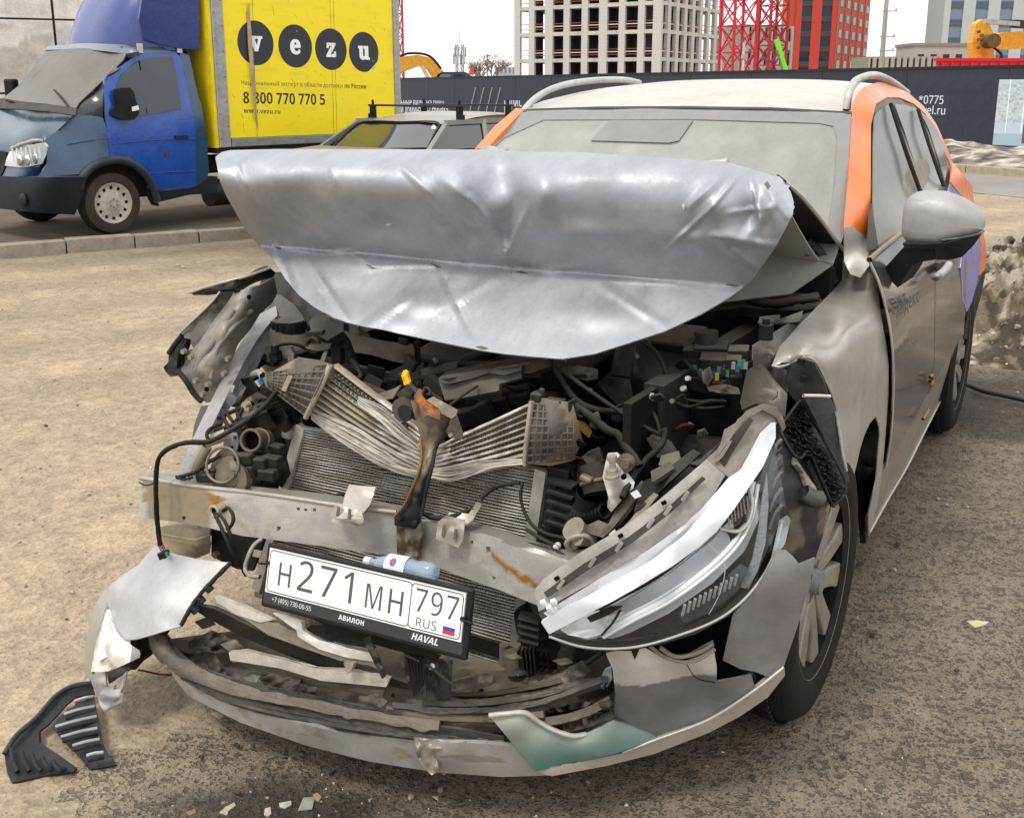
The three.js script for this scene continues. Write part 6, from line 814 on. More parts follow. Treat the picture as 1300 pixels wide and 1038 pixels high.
  for (let i = 0; i < 5; i++) put('tank_rib', blk(714, 612 + i * 13, .395, .07, .006, .04, 0, 0, -.08, 0), M.plastic, rd, [.022, .023, .025], .4);
  put('mount_clip', [blk(366, 549, .4, .03, .03, .03, 0, 0, -.1), blk(374, 543, .38, .04, .02, .03)], M.plastic, rd, [.400, .400, .400], .3);
}
// ---- crash beam, lock strut
{
  const bL = S([[177, 607, .66], [200, 609, .66], [243, 617, .65], [286, 624, .64], [350, 630, .615], [400, 636, .59], [450, 645, .56], [502, 651, .52], [529, 657, .50], [529, 712, .50], [505, 706, .52], [455, 700, .56], [400, 692, .59], [371, 688, .605], [307, 680, .64], [262, 669, .65], [220, 662, .66], [176, 656, .66]], { L: 8, t: .012, noise: .002, nf: .05, holes: [[[315, 643], [319, 642], [320, 646], [316, 648]], [[376, 644], [380, 643.5], [381, 648], [377, 648]], [[386, 645], [389.5, 645], [390, 649], [386, 649]], [[397, 645], [401, 645], [401, 649.5], [397, 649]], [[231, 655], [235, 655], [235, 660], [231, 660]], [[351, 668], [356, 668], [356, 674], [351, 674]]].slice(1) });
  const bc = (x, y, z) => { const q = fbm(x * 9, y * 14, 3, 4), r = fbm(x * 30, y * 60, 9, 3); if (Math.abs(x + .62) < .12 && q > .38) return [.40, .34, .26, .5]; if (q > .66 && Math.abs(y - .55) < .03) return [.4, .2, .07, .4]; return r > .6 ? [.76, .76, .755, .4] : [.67, .68, .68, .45]; };
  const beamP = part('crash_beam', bL, M.steel, [.48, .48, .48], .3, { f: 9, fn: bc });
  part('crash_beam', S([[534, 661, .50], [560, 664, .515], [591, 673, .53], [625, 684, .55], [661, 697, .56], [711, 711, .575], [760, 728, .58], [760, 775, .57], [700, 775, .57], [674, 765, .565], [637, 750, .555], [600, 737, .54], [560, 722, .52], [529, 712, .50]], { L: 8, t: .012, noise: .002, nf: .05, holes: [[[597, 686], [600.5, 686], [601, 690.5], [597, 690]], [[617, 693.5], [623, 694.5], [622.5, 702], [617, 701]], [[625, 731], [629, 732], [629, 737], [625, 736]]] }), M.steel, [.48, .48, .48], .25, { f: 9, fn: (x, y) => { const q = fbm(x * 12, y * 30, 5, 3); return Math.abs(y - .545 - .03 * Math.sin(x * 9)) < .008 + .012 * (q - .4) && x > .3 && x < .5 ? [.5, .22, .03, .3] : q > .6 ? [.78, .78, .77, .5] : [.66, .665, .65, .6]; } }).userData.label = 'bent right half with a rust streak';
  part('beam_fold', S([[503, 651, .525], [516, 652, .53], [535, 660, .52], [534, 684, .525], [528, 713, .515], [504, 707, .53]], { L: 5, t: .01, noise: .012, nf: .08 }), M.alu, [.2, .155, .1], .4, { f: 20, fn: (x, y) => fbm(x * 40, y * 40, 1, 3) > .52 ? [.38, .35, .28] : [.16, .11, .06] });
  put('beam_flange', H([[177, 606, .66], [243, 616, .65], [350, 629, .615], [450, 644, .56], [503, 650, .52]], .006, { rough: .002 }), M.alu, beamP, [.52, .5, .46], .4);
  for (const [q, dz] of [[[[177, 607, .66], [200, 609, .66], [243, 617, .65], [286, 624, .64], [350, 630, .615], [400, 636, .59], [450, 645, .56], [502, 651, .52]], 0], [[[534, 661, .50], [560, 664, .515], [591, 673, .53], [625, 684, .55], [661, 697, .56], [711, 711, .575], [760, 728, .58]], 0]]) { const A = q.map((p) => K(...p)), B = A.map((p) => p.clone().add(V3(0, -.004, -.06))), g = new THREE.BufferGeometry().setFromPoints([...A, ...B]), n = A.length, ix = []; for (let i = 0; i < n - 1; i++) ix.push(i, i + 1, n + i, i + 1, n + i + 1, n + i); g.setIndex(ix); g.computeVertexNormals(); put('beam_top', boxUV(g), M.steel, beamP, [.5, .49, .46], .5); }
  // towing eye tube with cable through it
  const e = Q(272, 649, .672), tg = new THREE.TorusGeometry(.0145, .0045, 10, 24); tg.translate(e.x, e.y, e.z); put('tow_eye', [boxUV(soup(tg)), cyl(.0145, .0145, .03, e.x, e.y, e.z - .012, Math.PI / 2, 0, 0, 20, true)], M.alu, beamP, [.52, .45, .33], .4); put('hole', cyl(.0125, .0125, .004, e.x, e.y, e.z - .004, Math.PI / 2), M.dark, beamP);
  // number-plate carriers bent up on the beam
  const pl2 = (o1, o2, slots) => { const m = part('plate_carrier', [S(o1, { L: 6, t: .004, noise: .006, nf: .08 }), S(o2, { L: 6, t: .004, noise: .004, nf: .08 })], M.steel, [.56, .53, .47], .35); for (const s of slots) put('slot', S(s, { L: 5, t: .003 }), M.matte, m, [.2, .19, .17], .3); };
  pl2([[420, 646, .60], [427, 640, .61], [459, 648, .6], [462, 664, .62], [461, 667, .615], [420, 655, .62]], [[424, 655, .615], [433, 652, .615], [437, 630, .58], [443, 615, .55], [477, 618, .54], [470, 640, .57], [460, 652, .60], [455, 668, .605], [420, 662, .62]], [[[428, 643, .63], [431, 644, .63], [429, 656, .63], [426, 655, .63]], [[442, 646, .625], [445, 647, .625], [444, 659, .625], [441, 658, .625]]]);
  pl2([[556, 662, .555], [565, 655, .56], [590, 660, .55], [588, 685, .56], [582, 695, .565], [553, 684, .565]], [[566, 662, .555], [570, 650, .54], [595, 652, .52], [606, 636, .48], [612, 640, .47], [600, 660, .53], [586, 670, .55], [580, 692, .56], [556, 682, .56]], [[[562, 667, .57], [565, 668, .57], [563, 681, .57], [560, 680, .57]], [[577, 671, .57], [580, 672, .57], [578, 685, .57], [575, 684, .57]]]);
  // strut that carried the hood lock
  const cs = (x, y, z) => { const q = fbm(x * 26, y * 20, z * 20, 3); return y < .66 ? (q > .68 ? [.25, .12, .05] : [.012, .014, .02, .3]) : q > .55 ? [.27, .225, .16] : q > .38 ? [.11, .085, .06] : [.04, .035, .03]; };
  const st2 = part('lock_strut', S([[521, 508, .5], [539, 509, .505], [548, 520, .51], [570, 530, .5], [570, 545, .5], [560, 558, .505], [554, 566, .51], [551, 575, .52], [546, 597, .54], [540, 620, .55], [535, 650, .565], [534, 662, .57], [528, 671, .57], [501, 667, .57], [500, 655, .565], [511, 643, .56], [522, 620, .555], [530, 600, .545], [535, 578, .525], [534, 556, .51], [528, 535, .505]], { L: 5, t: .006, noise: .006, nf: .06, ctrl: [[541, 580, .535], [533, 620, .57], [540, 545, .525]] }), M.metal, [.080, .072, .056], .3, { f: 12, fn: cs });
  put('strut_edge', H([[534, 556, .52], [535, 578, .535], [531, 600, .555], [523, 620, .565], [512, 643, .57], [501, 655, .575]], .004), M.metal, st2, [.300, .130, .040], .2); put('strut_edge', H([[570, 545, .51], [554, 567, .52], [549, 590, .54], [541, 622, .56], [535, 655, .575]], .0045), M.metal, st2, [.015, .015, .017], .3);
  for (const [x, y] of [[506, 660], [526, 664], [529, 627]]) put('strut_bolt', can(x, y, .58, .007, .007, .012, Math.PI / 2, 0, 6), M.metal, st2, [.025, .022, .020], .3);
  part('rusty_bracket', S([[526, 501, .52], [532, 493, .52], [537, 496, .525], [536, 503, .53], [541, 510, .54], [559, 518, .55], [558, 533, .555], [543, 527, .55], [540, 529, .55], [534, 525, .54], [531, 512, .53], [526, 508, .525]], { L: 4, t: .004, noise: .008, nf: .1 }), M.metal, [.330, .115, .025], .2, { f: 30, fn: (x, y, z) => { const q = fbm(x * 60, y * 60, z * 60, 3); return q > .55 ? [.5, .17, .02] : q > .4 ? [.3, .1, .03] : [.16, .1, .07]; } });
  part('lock_plate', S([[541, 508, .54], [550, 503, .53], [581, 520, .52], [579, 527, .53], [573, 531, .54], [560, 525, .55], [558, 519, .55]], { L: 5, t: .006, noise: .004, nf: .1 }), M.metal, [.260, .220, .170], .3); part('lock_plate', S([[571, 532, .53], [579, 527, .53], [588, 552, .51], [586, 557, .51], [572, 556, .52], [566, 548, .53], [570, 540, .53]], { L: 5, t: .006 }), M.metal, [.220, .200, .165], .4); part('hole', can(572, 552, .535, .005, .005, .006, Math.PI / 2, 0, 10), M.metal, [.400, .350, .270], .2); part('lock_disc', can(512, 520, .49, .03, .03, .012, Math.PI / 2, .3), M.metal, [.104, .100, .088], .4); part('lock_disc', can(518, 522, .485, .02, .022, .03, Math.PI / 2, .3), M.plastic, [.015, .015, .015], .3);
  part('release_lever', S([[509, 477, .47], [512, 470, .465], [516, 469, .465], [519, 472, .47], [522, 484, .48], [513, 489, .49], [511, 482, .48]], { L: 3, t: .012, ctrl: [[515, 478, .485]] }), std({ color: 0xf0a800, roughness: .5 }), null);
  part('lever_arm', H([[518, 486, .48], [526, 494, .5], [534, 500, .51]], .007), M.metal, [.030, .028, .025], .3); part('lever_base', S([[503, 500, .44], [510, 494, .45], [516, 490, .46], [524, 497, .48], [522, 503, .48], [508, 508, .46]], { L: 5, t: .02, noise: .006, nf: .1 }), M.plastic, [.020, .020, .020], .5);
  for (const pp of [[[536, 500, .53], [540, 492, .52], [546, 496, .52], [544, 502, .53]], [[566, 518, .5], [590, 500, .42], [606, 490, .36]], [[530, 508, .52], [545, 500, .52], [562, 508, .52]]]) part('cable', H(pp, .0035), M.rubber, [.025, .024, .022], .4);
}
// ---- torn inner wing on the far side of the grille
{
  const iw = (x, y, z) => { const q = fbm(x * 8, y * 8, z * 8, 3); return q > .56 ? [.36, .345, .31] : [.24, .24, .235]; };
  const w = part('torn_inner_wing', S([[225, 458, .40], [235, 446, .40], [246, 441, .40], [252, 434, .40], [276, 400, .36], [290, 382, .33], [297, 372, .32], [312, 366, .3], [330, 362, .26], [348, 352, .2], [352, 372, .18], [345, 385, .2], [330, 398, .24], [320, 415, .27], [302, 437, .33], [297, 450, .36], [290, 470, .38], [280, 492, .40], [272, 510, .41], [262, 511, .42], [252, 505, .43], [243, 492, .43], [232, 476, .43], [226, 468, .42]], { L: 5, t: .006, noise: .012, nf: .035, ctrl: [[262, 455, .43], [295, 415, .37], [300, 395, .345], [275, 435, .41], [320, 385, .29], [285, 425, .40]] }), M.metal, [.096, .096, .092], .2, { f: 9, fn: iw });
  put('pressed_rib', H([[250, 470, .445], [258, 452, .44], [272, 432, .42], [287, 408, .39], [296, 393, .365]].map((p) => [p[0], p[1], p[2] - .014]), .0105, { rough: .004 }), M.metal, w, [.300, .300, .290], .2); put('pressed_rib', H([[268, 480, .44], [275, 445, .425], [292, 420, .395], [312, 402, .32]].map((p) => [p[0], p[1], p[2] - .01]), .0075), M.metal, w, [.340, .330, .310], .2);
  for (const [x, y, z] of [[316, 396, .3], [289, 455, .4], [248, 483, .445], [264, 488, .44], [257, 500, .44], [233, 446, .42], [242, 453, .43], [284, 474, .42]]) put('weld_nut', can(x, y, z + .008, .008, .009, .012, Math.PI / 2, 0, 8), M.metal, w, [.340, .330, .300], .3);
  for (const [x, y, z] of [[316, 377, .3], [230, 453, .42], [262, 494, .45]]) put('hole', can(x, y, z + .006, .007, .007, .004, Math.PI / 2, 0, 10), M.dark, w);
  part('fender_sliver', S([[240, 371, .34], [256, 366, .335], [280, 359, .32], [310, 352, .28], [343, 340, .2], [350, 346, .18], [346, 352, .19], [312, 362, .28], [308, 372, .3], [302, 370, .31], [296, 366, .32], [280, 368, .33], [258, 370, .34]], { L: 5, t: .02, noise: .008, nf: .07 }), M.plastic, [.014, .014, .015], .3);
  part('fender_edge', H([[240, 371.5, .345], [256, 366, .342], [280, 359, .327], [310, 351.5, .287], [343, 340, .21]], .0045), M.dusty, [.5, .46, .39], .3);
  part('fender_inside', S([[226, 424, .38], [236, 415, .37], [252, 400, .36], [268, 385, .35], [278, 370, .33], [297, 370, .32], [290, 382, .31], [280, 395, .33], [262, 422, .37], [250, 440, .39], [246, 443, .39], [237, 428, .38], [230, 426, .38]], { L: 6, t: .006, noise: .012, nf: .05 }), M.metal, [.104, .104, .096], .5);
  part('fender_edge', H([[227, 424, .385], [237, 414, .375], [253, 399, .365], [268, 384, .355], [279, 370, .335]], .003), M.dusty, [.5, .46, .4], .2);
  part('lamp_bracket', [S([[207, 466, .42], [213, 460, .42], [214, 450, .42], [225, 436, .41], [230, 428, .40], [237, 430, .4], [233, 440, .41], [225, 452, .42], [224, 468, .43], [227, 474, .43], [216, 478, .43], [210, 472, .42]], { L: 5, t: .025, noise: .01, nf: .08 }), H([[214, 449, .44], [222, 437, .43], [231, 426, .42]], .008)], M.plastic, [.010, .011, .012], .2);
  part('panel_edge', H([[225, 470, .44], [236, 484, .445], [246, 500, .44], [256, 510, .435]], .008), M.plastic, [.015, .015, .016], .2);
  // longitudinal rail running down to the beam
  part('front_rail', S([[330, 398, .16], [350, 388, .12], [352, 400, .14], [338, 415, .2], [327, 430, .25], [310, 458, .34], [298, 482, .40], [285, 508, .46], [270, 538, .52], [250, 580, .6], [238, 606, .62], [222, 607, .62], [240, 565, .58], [258, 528, .5], [277, 490, .42], [298, 448, .33], [315, 418, .24]], { L: 6, t: .03, noise: .004, nf: .05 }), M.metal, [.420, .420, .440], .2);
  part('rail_flange', S([[352, 402, .12], [360, 410, .1], [345, 430, .18], [330, 455, .26], [318, 480, .32], [302, 510, .40], [285, 520, .43], [298, 484, .38], [310, 460, .32], [327, 432, .23], [338, 417, .18]], { L: 6, t: .01, noise: .008, nf: .06 }), M.metal, [.260, .260, .270], .3);
  put('rail_tab', S([[289, 488, .42], [298, 489, .42], [295, 498, .43], [286, 499, .43]], { L: 5, t: .003 }), M.metal, car, [.4, .4, .39], .1);
  part('outer_rail', S([[255, 515, .36], [272, 514, .4], [262, 535, .46], [246, 568, .54], [243, 560, .5], [246, 540, .44]], { L: 6, t: .01 }), M.metal, [.035, .035, .035], .3);
}
// ---- what is left between wing and radiator on that side
{
  const ls = part('lamp_support', [H([[276, 530, .5], [300, 520, .47], [322, 510, .44]], .006), H([[268, 548, .52], [300, 538, .5], [340, 522, .46]], .007), H([[282, 526, .49], [292, 548, .52]], .006), H([[300, 520, .47], [310, 545, .5]], .005), H([[296, 536, .5], [284, 520, .48]], .005), H([[310, 515, .46], [296, 540, .5]], .005)], M.plastic, [.013, .013, .015], .3);
  part('gear_bracket', S([[298, 522, .46], [312, 506, .43], [322, 500, .42], [340, 505, .42], [344, 512, .43], [334, 520, .45], [310, 530, .48], [300, 533, .48]], { L: 6, t: .012, noise: .008, nf: .1 }), M.metal, [.120, .108, .088], .4); part('adjuster', [can(313, 516, .46, .015, .015, .012, Math.PI / 2, .3), can(313, 514, .475, .006, .006, .02, Math.PI / 2)], M.plastic, [.450, .400, .300], .3);
  part('adjuster_plate', [S([[318, 503, .45], [326, 497, .44], [341, 505, .44], [339, 513, .45], [325, 516, .46]], { L: 5, t: .01 }), can(328, 508, .47, .007, .007, .015, Math.PI / 2), can(337, 507, .46, .006, .006, .015, Math.PI / 2)], M.plastic, [.018, .018, .019], .3);
  part('steel_plate', S([[284, 548, .55], [300, 549, .55], [303, 560, .56], [299, 575, .57], [283, 573, .57]], { L: 6, t: .004, holes: [[[296, 553], [300, 553], [300, 558], [296, 558]], [[292, 566], [296, 566], [296, 571], [292, 571]]] }), M.alu, [.3, .31, .33], .2);
  // open intake pipe
  const c = Q(318, 559, .56), d = Q(345, 557, .45).sub(c).normalize(); const pg = hose([c, c.clone().addScaledVector(d, .04), c.clone().addScaledVector(d, .08)], .027, { seg: 28, per: 6, rough: .003 }); part('intake_pipe', pg, M.rubber, [.104, .084, .060], .4); const tr = new THREE.TorusGeometry(.0275, .004, 8, 28); tr.lookAt(d); tr.translate(c.x, c.y, c.z); put('pipe_lip', boxUV(soup(tr)), M.rubber, car, [.2, .165, .12], .3);
  const dk = new THREE.CircleGeometry(.025, 24); dk.lookAt(d.clone().negate()); dk.translate(...c.clone().addScaledVector(d, .02).toArray()); part('pipe_inside', dk, M.dark); part('hose_clamp', (() => { const t = new THREE.TorusGeometry(.0295, .0025, 6, 28); t.lookAt(d); t.translate(...c.clone().addScaledVector(d, .045).toArray()); return boxUV(soup(t)); })(), M.metal, [.300, .260, .200], .4);
  part('washer_neck', H([[287, 551, .57], [272, 557, .59], [262, 560, .6]], .016), M.plastic, [.500, .500, .360], .3); part('washer_neck', H([[262, 566, .6], [254, 580, .61], [248, 598, .615], [250, 614, .62]], .016), M.plastic, [.460, .460, .340], .35);
  part('horn', [can(290, 596, .59, .055, .05, .03, 1.1, .3, 28), can(286, 598, .61, .03, .05, .02, 1.1, .3, 28)], M.metal, [.200, .170, .125], .5); part('horn', [can(300, 608, .6, .045, .04, .03, 1.3, -.3, 28), can(298, 602, .61, .012, .012, .03, 1.3, 0, 10)], M.metal, [.210, .175, .125], .5); part('horn_rim', (() => { const t = new THREE.TorusGeometry(.045, .004, 8, 30), q = Q(282, 590, .62); t.rotateX(-.4).rotateY(.3).translate(q.x, q.y, q.z); return boxUV(soup(t)); })(), M.metal, [.240, .210, .160], .4);
  part('sensor_box', [blk(310, 582, .58, .05, .03, .03, 0, .3, .1), blk(328, 588, .56, .055, .035, .035, 0, .2, .05), blk(345, 585, .54, .05, .03, .03, 0, .2, -.05), blk(318, 598, .58, .022, .03, .02, 0, 0, .1), blk(340, 602, .56, .05, .03, .03, 0, .2, 0), blk(352, 575, .5, .04, .05, .03), blk(262, 605, .63, .05, .025, .03, 0, .3, .05), blk(270, 598, .62, .02, .018, .02)], M.plastic, [.020, .019, .017], .45);
  part('motor_can', [can(340, 578, .5, .03, .03, .06, 1.2, .5), blk(300, 570, .54, .04, .04, .03)], M.plastic, [.015, .015, .013], .4);
  for (const [x, y, z, w, h, r] of [[345, 540, .42, .06, .05, .3], [358, 530, .4, .05, .05, -.4], [368, 520, .4, .06, .04, .3], [352, 512, .38, .05, .06, .2], [330, 540, .44, .05, .03, .5], [372, 560, .36, .03, .06, 0], [355, 600, .42, .03, .05, 0], [300, 500, .36, .08, .05, .5]]) part('broken_plastic', S([[x - w * 400, y - h * 200, z], [x + w * 200, y - h * 420, z + .02], [x + w * 420, y + h * 60, z], [x + w * 80, y + h * 380, z - .02], [x - w * 260, y + h * 250, z]], { L: 8, t: .006, noise: .012, nf: .08 }), M.plastic, [.012, .013, .014], .25);
  part('side_duct', S([[243, 585, .5], [255, 570, .5], [250, 600, .55], [245, 606, .55], [232, 605, .54], [232, 598, .53]], { L: 7, t: .02 }), M.plastic, [.013, .013, .015], .25);
  // wiring
  const wires = [[[[372, 470, .36], [330, 520, .5], [290, 548, .58], [262, 561, .63], [240, 561, .66], [218, 567, .68], [202, 580, .69], [198, 600, .695], [198, 640, .7], [200, 668, .7], [203, 692, .7]], .0065], [[[272, 652, .67], [280, 668, .69], [286, 682, .70], [292, 696, .70], [304, 715, .68], [312, 730, .66]], .005], [[[274, 650, .67], [284, 660, .69], [292, 678, .70], [298, 702, .69], [310, 727, .67]], .0045], [[[283, 648, .66], [290, 645, .67], [296, 655, .68], [294, 666, .69], [288, 672, .695]], .005], [[[225, 606, .66], [236, 603, .66], [250, 598, .65], [262, 588, .63], [280, 578, .6]], .006], [[[223, 604, .665], [232, 609, .665], [244, 606, .66]], .003], [[[268, 562, .62], [262, 552, .62], [266, 545, .6], [280, 538, .55]], .005]];
  for (const [p, r] of wires) part('wire', H(p, r, { rough: .003 }), M.rubber, [.018, .017, .015], .35);
  part('wire', H([[176, 612, .68], [185, 616, .685], [196, 613, .69]], .002), M.rubber, [.015, .015, .015], .3);
  for (const [dx, c2] of [[-2, [.35, .02, .02]], [0, [.5, .1, .08]], [2, [.02, .02, .02]], [4, [.3, .02, .03]]]) part('thin_wire', H([[203 + dx * .4, 686, .7], [203 + dx, 692, .7], [206 + dx, 699, .7]], .0016, { seg: 4 }), M.rubber, c2, .1);
  const cn = part('plug', blk(208, 704, .70, .026, .02, .022, 0, .2, .35, .003), M.plastic, [.010, .011, .012], .1); put('plug_seal', blk(212, 703, .712, .008, .012, .008, 0, .2, .35, .001), std({ color: 0x0f7a4a, roughness: .5 }), cn);
  // washer bottle under the beam, its carrier
  part('washer_bottle', S([[203, 668, .6], [240, 670, .61], [266, 676, .6], [268, 690, .59], [266, 702, .59], [248, 709, .61], [230, 707, .61], [205, 698, .6]], { L: 6, t: .1, ctrl: [[245, 690, .63]] }), M.plastic, [.500, .430, .300], .3); part('bottle_seam', H([[205, 678, .625], [235, 684, .645], [250, 685, .645], [267, 679, .62]], .004), M.plastic, [.360, .310, .220], .4);
  part('lower_bracket', S([[268, 672, .56], [300, 678, .56], [335, 684, .56], [330, 700, .56], [320, 725, .56], [300, 722, .56], [280, 712, .57], [268, 706, .57]], { L: 9, t: .01, noise: .006 }), M.metal, [.022, .022, .022], .35); part('bracket_bolt', can(274, 704, .585, .01, .01, .012, Math.PI / 2, 0, 8), M.metal, [.200, .170, .130], .4);
  part('metal_loop', H([[332, 684, .64], [322, 692, .66], [315, 706, .68], [311, 722, .69], [316, 730, .7], [330, 732, .71]], .0055), M.alu, [.4, .39, .37], .3); part('loop_tab', S([[322, 698, .69], [332, 700, .69], [330, 708, .69], [320, 706, .69]], { L: 4, t: .003 }), M.alu, [.4, .39, .36], .3);
}
// ---- driver side, between radiator and headlamp
{
  const c = Q(755, 590, .40), d = Q(760, 620, .42).sub(c).normalize(); part('charge_hose', hose([c, c.clone().addScaledVector(d, .03), c.clone().addScaledVector(d, .065)], .036, { seg: 26, rough: .004 }), M.rubber, [.025, .021, .018], .4); part('charge_hose', H([[752, 622, .42], [748, 645, .40], [735, 660, .38], [728, 672, .37]], .036, { seg: 22, rough: .004 }), M.rubber, [.018, .015, .013], .3);
  const t = new THREE.TorusGeometry(.037, .005, 8, 28); t.lookAt(d); t.translate(...c.clone().addScaledVector(d, .04).toArray()); part('hose_clamp', boxUV(soup(t)), M.metal, [.240, .200, .140], .4); part('clamp_lock', blk(745, 607, .455, .03, .014, .02, 0, 0, -.2), M.metal, [.280, .250, .200], .4);
  part('hose_mouth', S([[738, 580, .42], [748, 572, .40], [760, 567, .40], [766, 585, .42], [752, 596, .43]], { L: 5, t: .006, noise: .01, nf: .1 }), M.rubber, [.015, .013, .012], .3);
  part('corrugated_hose', (() => { const a = []; for (let i = 0; i < 9; i++) { const q = Q(732 + i * 4.5, 657 - i * 1.2, .42), g = new THREE.TorusGeometry(.019, .0045, 6, 18); g.rotateY(Math.PI / 2 - .3).rotateZ(.2).translate(q.x, q.y, q.z); a.push(boxUV(soup(g))); } return a; })(), M.rubber, [.010, .010, .010], .3);
  part('engine_mount', S([[772, 575, .46], [784, 574, .46], [789, 582, .46], [797, 600, .46], [806, 612, .46], [804, 620, .47], [795, 628, .47], [783, 642, .48], [776, 650, .49], [774, 636, .49], [770, 622, .48], [765, 605, .47], [768, 590, .465]], { L: 5, t: .03, noise: .004, nf: .08, ctrl: [[785, 605, .485]] }), M.alu, [.75, .75, .73], .15);
  part('mount_stud', [can(777, 586, .50, .0075, .0075, .03, .2, .1, 10), can(777, 581, .50, .011, .011, .01, .2, .1, 6), can(777, 598, .50, .013, .014, .012, .2, .1, 6), can(777, 604, .505, .016, .016, .006, .2, .1)], M.alu, [.45, .43, .39], .3); part('hole', can(792, 605, .505, .006, .006, .006, Math.PI / 2), M.dark);
  part('mount_eye', [can(794, 588, .46, .02, .02, .02, Math.PI / 2, .2), can(794, 588, .48, .011, .011, .012, Math.PI / 2, .2)], M.metal, [.220, .190, .150], .4);
  part('pump', [can(734, 676, .5, .028, .024, .04, .7, .4), can(742, 684, .5, .016, .016, .05, 1.1, .6), blk(726, 690, .5, .03, .025, .03, 0, .3, .4), blk(748, 680, .49, .03, .02, .03, 0, .3, -.4)], M.alu, [.34, .32, .27], .45); part('pump_ring', (() => { const g = new THREE.TorusGeometry(.03, .006, 8, 26), q = Q(737, 690, .51); g.rotateX(.5).rotateY(.5).translate(q.x, q.y, q.z); return boxUV(soup(g)); })(), M.alu, [.42, .4, .34], .3);
  part('chrome_clip', [blk(708, 692, .52, .016, .014, .012, 0, .3, .4), blk(706, 696, .53, .012, .02, .01, 0, .2, .3)], M.alu, [.7, .7, .7], .05);
  part('trim_bar', S([[742, 668, .5], [760, 660, .5], [772, 665, .5], [780, 650, .47], [800, 625, .45], [815, 610, .43], [822, 614, .43], [808, 632, .46], [790, 655, .49], [775, 675, .51], [765, 682, .52], [744, 676, .51]], { L: 6, t: .01, noise: .006, nf: .08 }), M.plastic, [.136, .124, .104], .5);
  part('trim_bar', S([[770, 690, .54], [782, 678, .53], [800, 660, .51], [815, 640, .48], [830, 625, .46], [836, 628, .46], [820, 648, .49], [806, 668, .52], [788, 684, .54], [774, 694, .55]], { L: 6, t: .006, noise: .004, nf: .08 }), M.plastic, [.330, .280, .210], .4);
  part('white_chip', S([[800, 626, .49], [808, 622, .49], [814, 630, .49], [806, 633, .49]], { L: 4, t: .003 }), M.white); part('white_chip', S([[773, 678, .56], [780, 672, .56], [783, 680, .56], [775, 683, .56]], { L: 4, t: .003 }), M.white);
  part('grey_cover', S([[840, 578, .4], [862, 572, .38], [866, 590, .4], [850, 592, .42], [836, 590, .42]], { L: 6, t: .015 }), M.plastic, [.128, .120, .104], .5); part('cover_bar', S([[826, 598, .44], [842, 590, .42], [850, 586, .42], [856, 594, .43], [838, 606, .46], [828, 612, .47]], { L: 6, t: .01 }), M.plastic, [.080, .076, .068], .5);
  part('dark_slot', S([[815, 612, .44], [840, 600, .43], [880, 570, .38], [890, 575, .38], [850, 612, .44], [820, 640, .48], [805, 650, .5]], { L: 8, t: .01 }), M.plastic, [.006, .006, .006], .2);
  part('lamp_stay', S([[875, 588, .42], [890, 582, .41], [902, 570, .4], [918, 560, .38], [905, 580, .4], [890, 592, .43]], { L: 6, t: .012, noise: .01, nf: .1 }), M.plastic, [.015, .015, .015], .4);
  part('ribbed_block', [...Array(7)].map((_, i) => blk(834 + i * 3.2, 564 + i * 2, .3, .004, .05, .05, 0, 0, .6, 0)), M.plastic, [.112, .104, .088], .5);
  const w = [[[[697, 456, .26], [712, 480, .28], [728, 504, .3], [748, 517, .31], [775, 522, .3], [797, 520, .28], [806, 515, .26]], .0075], [[[716, 472, .3], [740, 490, .32], [780, 518, .33], [815, 540, .33], [838, 552, .32]], .005], [[[797, 516, .25], [810, 511, .25], [826, 520, .27], [836, 540, .3], [838, 552, .32]], .005], [[[838, 552, .33], [844, 546, .33], [843, 558, .34], [835, 570, .36], [820, 584, .38], [808, 600, .42], [798, 616, .47], [790, 632, .5]], .0075], [[[730, 515, .35], [752, 530, .36], [770, 545, .37], [785, 552, .38], [795, 568, .4], [806, 582, .42], [812, 592, .43]], .010], [[[664, 612, .44], [661, 626, .45], [664, 645, .46], [674, 664, .47], [690, 676, .48], [715, 683, .5], [735, 686, .52]], .0045], [[[660, 613, .44], [640, 615, .45], [622, 622, .46], [610, 634, .48]], .0055], [[[440, 627, .52], [420, 628, .50], [390, 627, .48]], .003], [[[534, 650, .56], [550, 657, .55], [575, 655, .54], [600, 646, .5]], .006], [[[668, 672, .5], [690, 685, .52], [706, 693, .53]], .005], [[[590, 670, .5], [640, 684, .5], [680, 692, .52], [700, 700, .53]], .004], [[[700, 694, .53], [715, 704, .54], [725, 712, .55]], .0035]];
  for (const [p, r] of w) part('wire', H(p, r, { rough: .003 }), M.rubber, [.015, .015, .013], .35);
  for (let i = 0; i < 26; i++) { const x = rr(690, 900), y = rr(520, 690) - Math.max(0, x - 790) * .7, z = rr(.2, .38); if (y < 470) continue; const w2 = rr(10, 24), h2 = rr(8, 22); part('broken_plastic', S([[x - w2 * .5, y - h2 * .3, z], [x + w2 * .2, y - h2 * .6, z + .02], [x + w2 * .55, y + h2 * .1, z], [x + w2 * .1, y + h2 * .55, z - .01], [x - w2 * .4, y + h2 * .35, z]], { L: 8, t: .006, noise: .01, nf: .1 }), M.plastic, rnd() < .25 ? [.13, .12, .1] : [.025, .025, .027], .4); }
